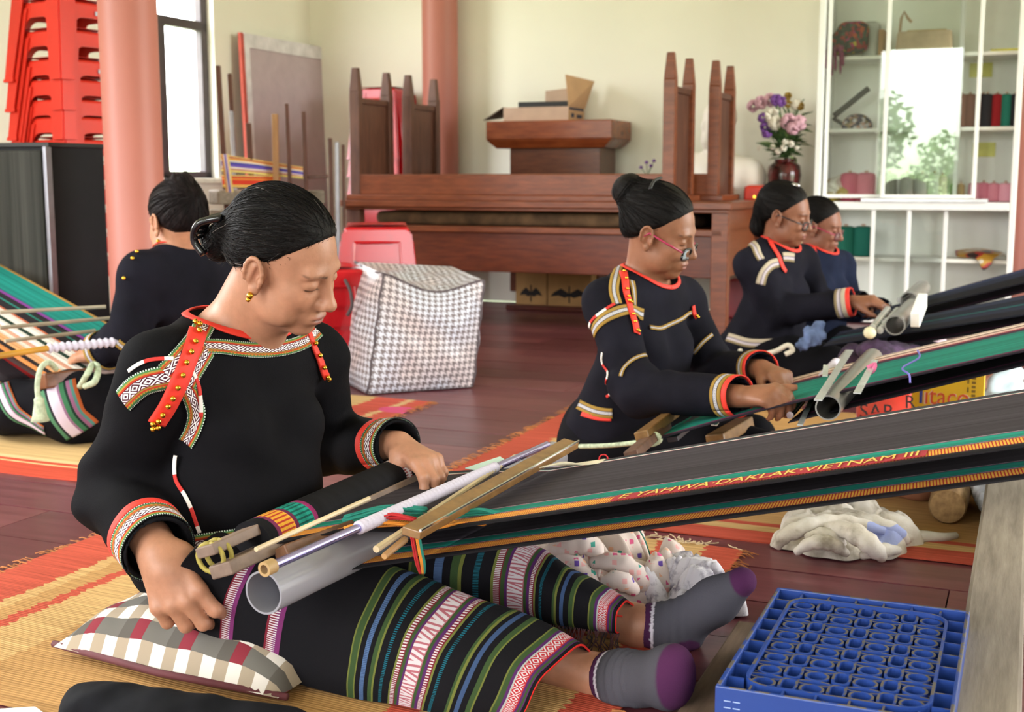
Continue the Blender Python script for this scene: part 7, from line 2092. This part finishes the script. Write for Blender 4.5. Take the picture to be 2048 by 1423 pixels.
for k, off in enumerate((0, .012)):
    m = MB(); m.tube([ce - dr * off * 1.5 + (Vector((.0, 0, 1)) * (.021 * math.cos(a)) + Vector((.9, -.44, 0)) * (.023 * math.sin(a))) for a in [i * 2 * pi / 16 for i in range(17)]], .0036, 7); put(m.build('cord_loop', M_cordg, None, smooth=True), loom1)
# grey shed pipe, heddle rod, batten, sticks
M_pvc = plain('grey_pvc', '#8b8990', .22, var=.03, scale=3)
pA, pB = G(527, 1185, .203), G(1108, 912, .203)
rod('shed_pipe', pA, pB, .0315, M_pvc, loom1, 36, hollow=.003)
M_rodp = plain('violet_steel', '#a9a2d6', .16, metal=.9, var=.02)
hA, hBp = G(540, 1133, .262), G(1094, 889, .285)
rod('heddle_rod', hA, hBp, .0068, M_rodp, loom1, 14)
dh = hBp - hA
t_w = lambda u: (u - 540) / (1094 - 540)
def along(u):      # point of the rod at column u
    lo, hi = 0.0, 1.0
    for _ in range(30):
        m = (lo + hi) / 2; p = hA.lerp(hBp, m)
        if 1024 + FPX * p.x / (p.y * cT - (p.z - CAMH) * sT) < u: lo = m
        else: hi = m
    return hA.lerp(hBp, lo)
M_thread = NT('white_heddle_thread'); wv = M_thread.add('ShaderNodeTexNoise'); mp_ = M_thread.obj((200, 200, 200)); M_thread.l.new(mp_, wv.inputs['Vector']); M_thread.bump(wv.outputs[0], .6, .004)
M_thread = M_thread.done(lin('#d8d0e2'), .8)
wa, wb = along(716), along(990)
pts, rr = [], []
for k in range(121):
    pts.append(wa.lerp(wb, k / 120)); rr.append(.0098 + .0012 * math.sin(k * 2.1))
m = MB(); m.tube(pts, rr, 12); put(m.build('heddle_winding', M_thread, None, smooth=True), loom1)
m = MB(); m.cyl(hA - dh.normalized() * .012, hA + dh.normalized() * .006, .0105, None, 16, hollow=.004); put(m.build('rod_end_cap', plain('tan_rubber', '#a8885a', .6), None, smooth=True, angle=.7), loom1)
bA, bB = G(822, 1066, .272), G(1142, 886, .292)
wbar('batten', bA, bB, .031, .013, M_batt, -.15)
bd_ = (bB - bA).normalized(); bx = bd_.cross(Vector((0, 0, 1))).normalized()
m = MB(); m.tube([bA + bx * .0155 + Vector((0, 0, .006)), bB + bx * .0155 + Vector((0, 0, .006))], .0022, 6); put(m.build('batten_edge', M_chrome, None), loom1)
rod('thin_stick', G(512, 1098, .275), G(738, 996, .285), .0036, M_bamb, loom1, 8); rod('thin_stick', G(752, 1098, .245), G(1030, 912, .285), .0055, M_bamb, loom1, 8, r2=.004)
rod('thin_stick', G(768, 1112, .225), G(810, 1078, .235), .005, plain('pencil_wood', '#b58a5a', .6), loom1, 8, r2=.006)
wbar('wooden_slat', G(562, 1108, .235), G(700, 1056, .24), .03, .022, wood('brown_slat', '#7a543c', '#52341f', .5, stretch=(8, 8, 8)), .5)
M_teal, M_orange, M_redy = plain('teal_yarn', '#1f8070', .9), plain('orange_yarn', '#dd8a2e', .9), plain('red_yarn', '#b8262a', .9)
def strands(name, mat, a, b, n, spread, sag, parent, r=.0016, seed=1):
    rs_ = random.Random(seed); m = MB()
    for k in range(n):
        o1, o2 = [Vector((rs_.uniform(-1, 1) * spread * .4, rs_.uniform(-1, 1) * spread, rs_.uniform(0, 1) * spread * .4)) for _ in (0, 1)]
        mid = (a + b) / 2 + (o1 + o2) / 2 + Vector((0, 0, sag + rs_.uniform(-.003, .006)))
        m.tube(cat_spline([a + o1, mid, b + o2], 5), r, 4)
    o = put(m.build(name, mat, None, smooth=True), parent); o['kind'] = 'stuff'; return o
strands('teal_strands', M_teal, G(690, 1040, .262), G(850, 1022, .265), 22, .012, .006, loom1, seed=2); strands('orange_strands', M_orange, G(690, 1058, .256), G(815, 1050, .258), 9, .008, .003, loom1, seed=3); strands('red_strands', M_redy, G(740, 1045, .262), G(830, 1040, .265), 12, .008, .006, loom1, seed=4)
strands('teal_strands', M_teal, G(900, 1030, .262), G(1010, 1030, .258), 14, .010, .004, loom1, seed=5); strands('orange_strands', M_orange, G(880, 1056, .252), G(970, 1050, .250), 7, .005, .002, loom1, seed=6)
for k, (mt, du) in enumerate(((M_redy, -6), (M_orange, 0), (M_orange, 3), (M_teal, 5), (M_teal, 7), (M_redy, -10))):
    m = MB(); m.tube(cat_spline([G(832 + du, 1072, .255), G(836 + du, 1095, .235) , G(842 + du, 1125, .21), G(845 + du * .5, 1146, .19)], 5), .0018, 5); put(m.build('hanging_thread', mt, None, smooth=True), loom1)
m = MB()
for k in range(5): m.tube(cat_spline([G(1040 + 6 * k, 948 - k, .272), G(1090 + 8 * k, 932 - 2 * k, .285), G(1140 + 9 * k, 928, .275), G(1210 + 10 * k, 918 - k, .272)], 5), .0013, 4)
o = put(m.build('loose_yarn', plain('cream_yarn', '#d8cdb0', .9), None), loom1); o['kind'] = 'stuff'
pn = [[G(930, 935, .262), G(1000, 912, .27)], [G(955, 940, .262), G(1012, 920, .27)]]
m = MB(); m.grid(pn, thick=.0015); put(m.build('pale_green_paper', plain('mint_paper', '#bcd4cc', .7), None), loom1)

# ---- loom of the weaver in pink glasses
M_wp2 = warp_material('teal_warp', [(0, '#231d26'), (.05, '#5d2448'), (.08, '#1c7566'), (.60, '#186a5e'), (.68, '#3a2a3c'), (.76, '#8a3040'), (.80, '#c9a89c'), (.86, '#6d5550'), (.90, '#e0c9bb'), (.95, '#7d6058'), (.97, '#dcc8bc')], fine=160)
loom2 = thing('backstrap_loom', 'backstrap loom with bright teal warp held by the weaver in pink glasses', 'loom', (.9, 2.9, 0))
a0, b0 = G(1290, 884, .20), G(1446, 796, .20); 
a1, b1 = P(2048, 706, 2.503), P(2048, 648, 3.08)
am, bm2 = a0.lerp(a1, .40) + Vector((0, 0, .01)), b0.lerp(b1, .40) + Vector((0, 0, .01))
sheet('upper_warp', [a0, am, ext(a0, a1, 1.3)], [b0, bm2, ext(b0, b1, 1.3)], M_wp2, loom2, nu=30, nv=20)
M_wp2b = warp_material('dark_purple_warp', [(0, '#1b171d'), (.12, '#57203f'), (.15, '#201b22'), (.5, '#2a1f2b'), (.9, '#1d1a20')], fine=160)
sheet('lower_warp', [lw(am, .040), lw(ext(a0, a1, 1.3), .022)], [lw(bm2, .04), lw(ext(b0, b1, 1.3), .022)], M_wp2b, loom2, nu=20, nv=16)
M_steel = plain('dull_steel_pipe', '#8f8d88', .3, metal=.7, var=.05)
p2a = P(1656, 815, 2.55); p2b = p2a + EY * .78
rod('shed_pipe', p2a, p2b, .0265, M_steel, loom2, 24, hollow=.003)
r2a, r2b = G(1580, 830, .272), G(1692, 704, .285)
rod('heddle_rod', r2a, r2b, .008, M_chrome, loom2, 12); rod('heddle_winding', r2a.lerp(r2b, .2), r2a.lerp(r2b, .78), .015, M_thread, loom2, 12)
M_alub = plain('white_metal_strip', '#cfd2d2', .25, metal=.6)
for (u0_, v0_, u1_, v1_, z_, w_) in ((1636, 800, 1700, 700, .345, .016), (1714, 786, 1750, 720, .375, .014), (1600, 850, 1628, 790, .27, .012), (1650, 752, 1652, 730, .345, .012)):
    wbar('shed_strip', G(u0_, v0_, z_), G(u1_, v1_, z_ + .01), w_, .003, M_alub, 0, loom2)
wbar('beam_bar', G(1283, 872, .222), G(1345, 826, .225), .032, .022, M_batt, .3, loom2); wbar('beam_bar', G(1262, 910, .21), G(1330, 850, .21), .03, .02, wood('brown_bar', '#6a4632', '#452b1c', .6, stretch=(8, 8, 8)), .3, loom2)
wbar('dark_slat', G(1345, 878, .20), G(1410, 822, .212), .025, .012, plain('dark_slat_wood', '#2c2a33', .4), .2, loom2); wbar('shed_strip', G(1428, 850, .215), G(1450, 818, .222), .014, .003, M_alub, 0, loom2)
wbar('beam_block', G(1430, 880, .14), G(1490, 845, .15), .05, .03, M_batt, .2, loom2)
M_rope = plain('pale_green_rope', '#b3bfa2', .85, var=.15, scale=70)
m = MB(); m.tube(cat_spline([P(1160, 892, 3.0), P(1220, 890, 2.86), P(1285, 882, 2.74), P(1310, 868, 2.72), P(1320, 880, 2.72), P(1300, 888, 2.72), P(1285, 870, 2.72), P(1300, 858, 2.72)], 6), .006, 7); put(m.build('tie_rope', M_rope, None, smooth=True), loom2)
m = MB(); m.tube(cat_spline([P(1735, 735, 2.62), P(1750, 728, 2.62), P(1745, 742, 2.61), P(1730, 748, 2.61)], 4), .005, 6); put(m.build('pink_yarn_knot', plain('pink_yarn', '#c9648a', .9), None, smooth=True), loom2)
m = MB(); m.tube(cat_spline([G(1835, 700, .405), G(1838, 715, .40), G(1805, 735, .39), G(1818, 748, .385), G(1820, 765, .37)], 6), .0022, 5); put(m.build('violet_thread', plain('violet_yarn', '#6a62b0', .8), None), loom2)
# ---- looms of the two weavers behind
def back_loom(label, a0, b0, a1, b1, pu, pv, pY, r, mat, loc, uA):
    t = thing('backstrap_loom', label, 'loom', loc)
    sheet('upper_warp', [a0, ext(a0, a1, 1.4)], [b0, ext(b0, b1, 1.4)], mat, t, nu=16, nv=12)
    sheet('lower_warp', [lw(a0.lerp(a1, .3), .04), lw(ext(a0, a1, 1.4), .03)], [lw(b0.lerp(b1, .3), .04), lw(ext(b0, b1, 1.4), .03)], M_wp2b, t, nu=12, nv=10)
    c_ = P(pu, pv, pY); rod('shed_pipe', c_, c_ + EY * .6, r, M_steel, t, 20, hollow=.004)
    return t
M_wp3 = warp_material('navy_warp', [(0, '#191a26'), (.3, '#23283c'), (.5, '#1f5a5c'), (.55, '#1d2232'), (.8, '#2b3148')], fine=120)
M_wp4 = warp_material('blue_black_warp', [(0, '#14151f'), (.5, '#23293f'), (.8, '#323a5a')], fine=120)
a0, b0 = G(1645, 692, .215), G(1650, 692, .215) + EY * .36; b0.z = .225
loom3 = back_loom('backstrap loom with navy warp held by the weaver in black glasses', a0, b0, P(2048, 630, 3.957), P(2048, 590, 4.30), 1790, 650, 3.95, .032, M_wp3, (1.5, 4.2, 0), 0)
wbar('white_block', P(1830, 640, 3.95), P(1845, 600, 4.1), .03, .05, M_white, 0, loom3)
for k, (u0_, v0_, u1_, v1_) in enumerate(((1745, 655, 1775, 618), (1760, 660, 1795, 620))): rod('heddle_rod', P(u0_, v0_, 4.0), P(u1_, v1_, 4.4), .012, M_alub, loom3, 10)
m = MB(); m.lathe([(.010, 0), (.019, .006), (.019, .022), (.010, .03)], n=14, M=Matrix.Rotation(pi / 2, 3, 'X')); o = m.build('rod_cap', plain('cream_cap', '#ded6b4', .5), None, smooth=True, loc=P(1737, 664, 3.98)); put(o, loom3)
o = crumple('waist_tie', plain('blue_grey_cloth', '#5a6a90', .9, var=.2, scale=25), [([P(1605, 690, 4.42), P(1622, 672, 4.4), P(1640, 650, 4.42)], .018), ([P(1600, 690, 4.4), P(1635, 680, 4.4)], .016), ([P(1615, 660, 4.42), P(1645, 672, 4.4)], .014)], res=.005, amp=.012, freq=80, zmin=.1); put(o, loom3)
m = MB(); m.tube(cat_spline([P(1480, 700, 4.5), P(1490, 712, 4.46), P(1545, 704, 4.4), P(1575, 690, 4.38), P(1585, 700, 4.38), P(1570, 708, 4.38)], 5), .009, 7); put(m.build('tie_rope', plain('white_rope', '#d8d0c0', .85), None, smooth=True), loom3)
a0, b0 = G(1735, 640, .235), G(1735, 640, .235) + EY * .32; b0.z = .245
loom4 = back_loom('backstrap loom with blue black warp furthest back before the cabinet', a0, b0, P(2048, 566, 4.62), P(2048, 537, 4.95), 1818, 601, 4.75, .034, M_wp4, (1.8, 4.9, 0), 0)
rod('heddle_rod', P(1800, 600, 4.8), P(1822, 585, 5.1), .012, M_alub, loom4, 10)

# ---- loom of the weaver seen from behind
loom5 = thing('backstrap_loom', 'backstrap loom with teal white and orange striped warp at the left edge', 'loom', (-1.4, 3.8, 0))
fw5, rd5 = Vector((-.75, .66, 0)).normalized(), Vector((.66, .75, 0)).normalized()
b5 = G(190, 748, .20)
M_wp5 = warp_material('teal_white_orange_warp', [(0, '#3a2624'), (.05, '#d98a50'), (.09, '#2a2426'), (.13, '#dca070'), (.2, '#e6ddd2'), (.24, '#d8a08a'), (.28, '#e8e2dc'), (.34, '#22382f'), (.38, '#e4dcd6'), (.46, '#c96a48'), (.48, '#262329'), (.56, '#2a7a70'), (.58, '#262329'), (.64, '#7a3a8a'), (.67, '#23666a'), (.69, '#1f8078'), (.97, '#c9a05a')], fine=110)
n5, f5 = b5 - rd5 * .17, b5 + rd5 * .30
nE, fE = n5 + fw5 * 1.15 + Vector((0, 0, .26)), f5 + fw5 * 1.15 + Vector((0, 0, .26))
sheet('upper_warp', [n5, nE], [f5, fE], M_wp5, loom5, nu=24, nv=24)
M_wp5b = warp_material('dark_red_warp', [(0, '#2a2326'), (.2, '#a82a2a'), (.3, '#c98a7a'), (.4, '#2a2326'), (.7, '#1f6a64')], fine=110)
sheet('lower_warp', [n5 + fw5 * .25 + Vector((0, 0, -.03)), lw(nE, .06)], [f5 + fw5 * .25 + Vector((0, 0, -.03)), lw(fE, .06)], M_wp5b, loom5, nu=12, nv=12)
wbar('beam_bar', n5 - rd5 * .0 + Vector((0, 0, -.002)), f5 + rd5 * .05, .05, .045, wood('chestnut_bar', '#7a4a2c', '#54301a', .4, stretch=(8, 8, 8)), .2, loom5)
h5a, h5m, h5b = G(-20, 714, .31), G(96, 696, .31), G(250, 682, .31)
rod('heddle_rod', h5a, h5m, .0085, plain('ochre_stick', '#c08a28', .5), loom5, 12)
pts, rr = [], []
for k in range(61): pts.append(h5m.lerp(h5b, k / 60)); rr.append(.0125 + .003 * math.sin(k * 1.3))
m = MB(); m.tube(pts, rr, 10); put(m.build('heddle_winding', M_thread, None, smooth=True), loom5)
for (u0_, v0_, u1_, v1_, z_) in ((10, 682, 190, 661, .305), (0, 655, 230, 635, .335), (0, 624, 212, 613, .365)):
    rod('shed_stick', G(u0_, v0_, z_), G(u1_, v1_, z_ + .005), .006, plain('grey_stick', '#a59a86', .6), loom5, 8)
m = MB(); m.tube(cat_spline([G(170, 772, .20), G(190, 762, .22), G(196, 735, .245), G(186, 728, .25), G(176, 745, .24), G(160, 772, .19)], 5), .009, 8); put(m.build('tie_rope', M_rope, None, smooth=True), loom5)
m = MB(); m.tube(cat_spline([P(112, 738, 3.5), P(98, 725, 3.46), P(82, 735, 3.44), P(75, 765, 3.43), P(76, 792, 3.43), P(79, 803, 3.43)], 6), .008, 8)
m.lathe([(.006, .036), (.014, .026), (.014, .014), (.02, -.02), (.026, -.036)][::-1], c=P(79, 816, 3.43), n=12); put(m.build('tasselled_cord', M_rope, None, smooth=True), loom5)

# ------------------------------------------------------------------ things lying about at the right
yb = thing('yellow_box', 'yellow printed snack box standing on the mat under the teal warp', 'box', (0, 0, 0), ROT)
yc = P(1822, 800, 3.42); yc.z = 0.004; yb.location = yc
wY = (P(1955, 800, 3.42) - P(1822, 800, 3.42)).length * 1.02; hY = .25
m = MB(); m.bb(0, wY, 0, .07, 0, hY); m.build('carton', plain('yellow_card', '#ecc01c', .4, var=.03), yb, bevel=.002)
def flat_text(txt, h, mat, parent, name, loc, rot=(pi / 2, 0, 0), sx=1.0, off=.0):
    me = text_mesh(txt, h, 0.0004); o = link(name, me, mat, parent); o.location = loc; o.rotation_euler = rot; o.scale = (sx, 1, 1); return o
M_or, M_wh_, M_bl = plain('orange_print', '#e2562a', .5), plain('pale_pink_print', '#f3d3c2', .5), plain('blue_print', '#2c3f9c', .5)
zt5 = P(1860, 800, 3.42).z
flat_text('itaco', .075, M_wh_, yb, 'logo_outline', (.030, -.0008, zt5 - .012), sx=.86)
flat_text('itaco', .070, M_or, yb, 'logo_lettering', (.034, -.0020, zt5 - .010), sx=.86)
m = MB(); m.bb(.018, .034, -.0015, -.0004, zt5 - .035, zt5 - .02); m.bb(.022, .03, -.0018, -.0006, zt5 - .01, zt5 + .06); m.build('blue_mark', M_bl, yb)
m = MB()
for k in range(9): m.bb(wY - .032, wY - .022, -.0012, -.0004, zt5 - .02 + k * .012, zt5 - .013 + k * .012)
for k in range(4): m.bb(wY - .044, wY - .039, -.0012, -.0004, zt5 - .02 + k * .024, zt5 - .006 + k * .024)
m.build('small_print', plain('brown_print', '#8a6a1c', .6), yb)
rsx = thing('red_plastic_sack', 'red plastic sack with black lettering lying beside the yellow box', 'sack', P(1765, 810, 3.3)); rsx.location.z = 0
ro = rsx.location.copy()
ctr = [[P(u_, v_, y_) - ro for u_, v_, y_ in row] for row in (((1718, 785, 3.42), (1770, 770, 3.40), (1828, 760, 3.38)), ((1712, 815, 3.32), (1765, 812, 3.30), (1822, 805, 3.33)), ((1712, 850, 3.26), (1765, 850, 3.24), (1825, 850, 3.27)), ((1705, 920, 3.28), (1765, 925, 3.25), (1830, 925, 3.27)))]
m = MB(); m.grid(patch(ctr, 5, 5), thick=.004); m.build('sack_sheet', plain('red_poly', '#d32c22', .35, var=.08), rsx, smooth=True)
tl = P(1718, 826, 3.275); ang = math.atan2((P(1780, 824, 3.275) - tl).y, (P(1780, 824, 3.275) - tl).x)
o = flat_text('SAR', .055, plain('black_sack_print', '#2a1512', .6), None, 'black_lettering', tl + Vector((0, -.004, -.012)), (pi / 2 - .25, 0.02, 0), 1.0); put(o, rsx)
o = flat_text('R', .05, plain('black_sack_print2', '#2a1512', .6), None, 'black_lettering', P(1808, 806, 3.30) + Vector((0, -.006, -.012)), (pi / 2 - .25, 0.02, 0), 1.0); put(o, rsx)
cupc = P(1866, 700, 5.5); cupc.z = 0
t = thing('pink_cup', 'pale pink plastic cup with handle on the floor behind the teal warp', 'cup', cupc)
zc = P(1866, 658, 5.5).z; rc_ = .058
m = MB(); m.lathe([(rc_ * .7, 0.0), (rc_ * .8, .005), (rc_, zc), (rc_ * .93, zc), (rc_ * .75, .012)], n=24); m.build('cup_body', plain('pale_pink_plastic', '#f0d3dc', .35), t, smooth=True, angle=.8)
m = MB(); m.tube(cat_spline([Vector((-rc_ * .95, -.02, zc * .9)), Vector((-rc_ - .04, -.03, zc * .85)), Vector((-rc_ - .035, -.03, zc * .5)), Vector((-rc_ * .85, -.02, zc * .4))], 5), .008, 8); m.build('handle', plain('pale_pink_handle', '#efd0da', .35), t, smooth=True)
lc = P(2008, 772, 4.3)
o = crumple('pale_blue_cloth', plain('pale_blue_cotton', '#c3d3d8', .85, var=.08, scale=20), [([P(1968, 790, 4.3), P(1990, 765, 4.3), P(2030, 752, 4.35)], .035), ([P(1975, 800, 4.25), P(2010, 785, 4.28), P(2045, 780, 4.3)], .035), ([P(1990, 810, 4.2), P(2040, 805, 4.2)], .04)], res=.008, amp=.012, freq=40, seed=4); tag(o, 'pale blue bunched cloth beside a bare foot under the looms', 'cloth')
o = crumple('purple_cloth', plain('dark_purple_cotton', '#3a2440', .85, var=.4, scale=30), [([P(1735, 700, 4.0), P(1770, 708, 4.0), P(1830, 708, 4.1)], .035), ([P(1700, 710, 4.1), P(1760, 720, 4.1)], .035)], res=.008, amp=.014, freq=50, seed=6, zmin=.004); tag(o, 'dark purple bunched cloth on the floor below the navy warp', 'cloth')
m = MB(); m.tube(cat_spline([G(1655, 850, .01), G(1720, 832, .012), G(1800, 830, .02)], 6), .008, 6)
m = MB(); m.tube(cat_spline([G(1276, 1055, .15), G(1290, 1080, .10), G(1302, 1115, .06)], 5), .0014, 5); o = m.build('teal_thread_end', M_teal); put(o, loom1)
m = MB(); m.tube([G(1207, 917, .275) + Vector((.008 * math.cos(a), 0, .008 * math.sin(a))) for a in [i * 2 * pi / 14 for i in range(15)]], .0015, 5); put(m.build('red_thread_loop', M_redy), loom1)

# ------------------------------------------------------------------ garden trees outside the front window (seen mirrored in the cabinet glass)
rs = random.Random(21)
M_leafg = [plain('garden_leaf_%d' % k, c_, .6, var=.2, scale=3) for k, c_ in enumerate(('#4f7a34', '#6d9448', '#38602c'))]
for k, (r_, q_, h_, w_, lb_) in enumerate(((2.2, 13.5, 2.3, .9, 'bushy garden tree outside the front window, mirrored in the cabinet glass on the left'), (3.3, 14.5, 1.3, 1.0, 'low green garden shrub outside the front window, mirrored low in the cabinet glass'), (4.6, 16.0, 3.4, 1.4, 'tall garden tree outside the front window, mirrored high in the cabinet glass'))):
    t = thing('garden_tree', lb_, 'tree', W(r_, q_, -.12), 0.0)
    m = MB(); m.tube([Vector((0, 0, 0)), Vector((.05, .02, h_ * .4)), Vector((0, .05, h_ * .75))], [.08, .06, .03], 8); m.build('trunk', M_woodg, t, smooth=True)
    m = MB()
    for i in range(650):
        d = Vector((rs.gauss(0, 1), rs.gauss(0, 1), rs.gauss(0, 1))).normalized() * (rs.random() ** .45)
        c_ = Vector((d.x * w_ * .7, d.y * w_ * .7, h_ * .7 + d.z * w_ * .75)); a_ = Vector((rs.gauss(0, 1), rs.gauss(0, 1), rs.gauss(0, 1))).normalized() * .09; b_ = a_.orthogonal().normalized() * .045
        i0 = len(m.v); m.v.extend([c_ - a_, c_ + b_, c_ + a_, c_ - b_]); m.face((i0, i0 + 1, i0 + 2, i0 + 3))
    o = m.build('crown', M_leafg[k], t); o['kind'] = 'stuff'
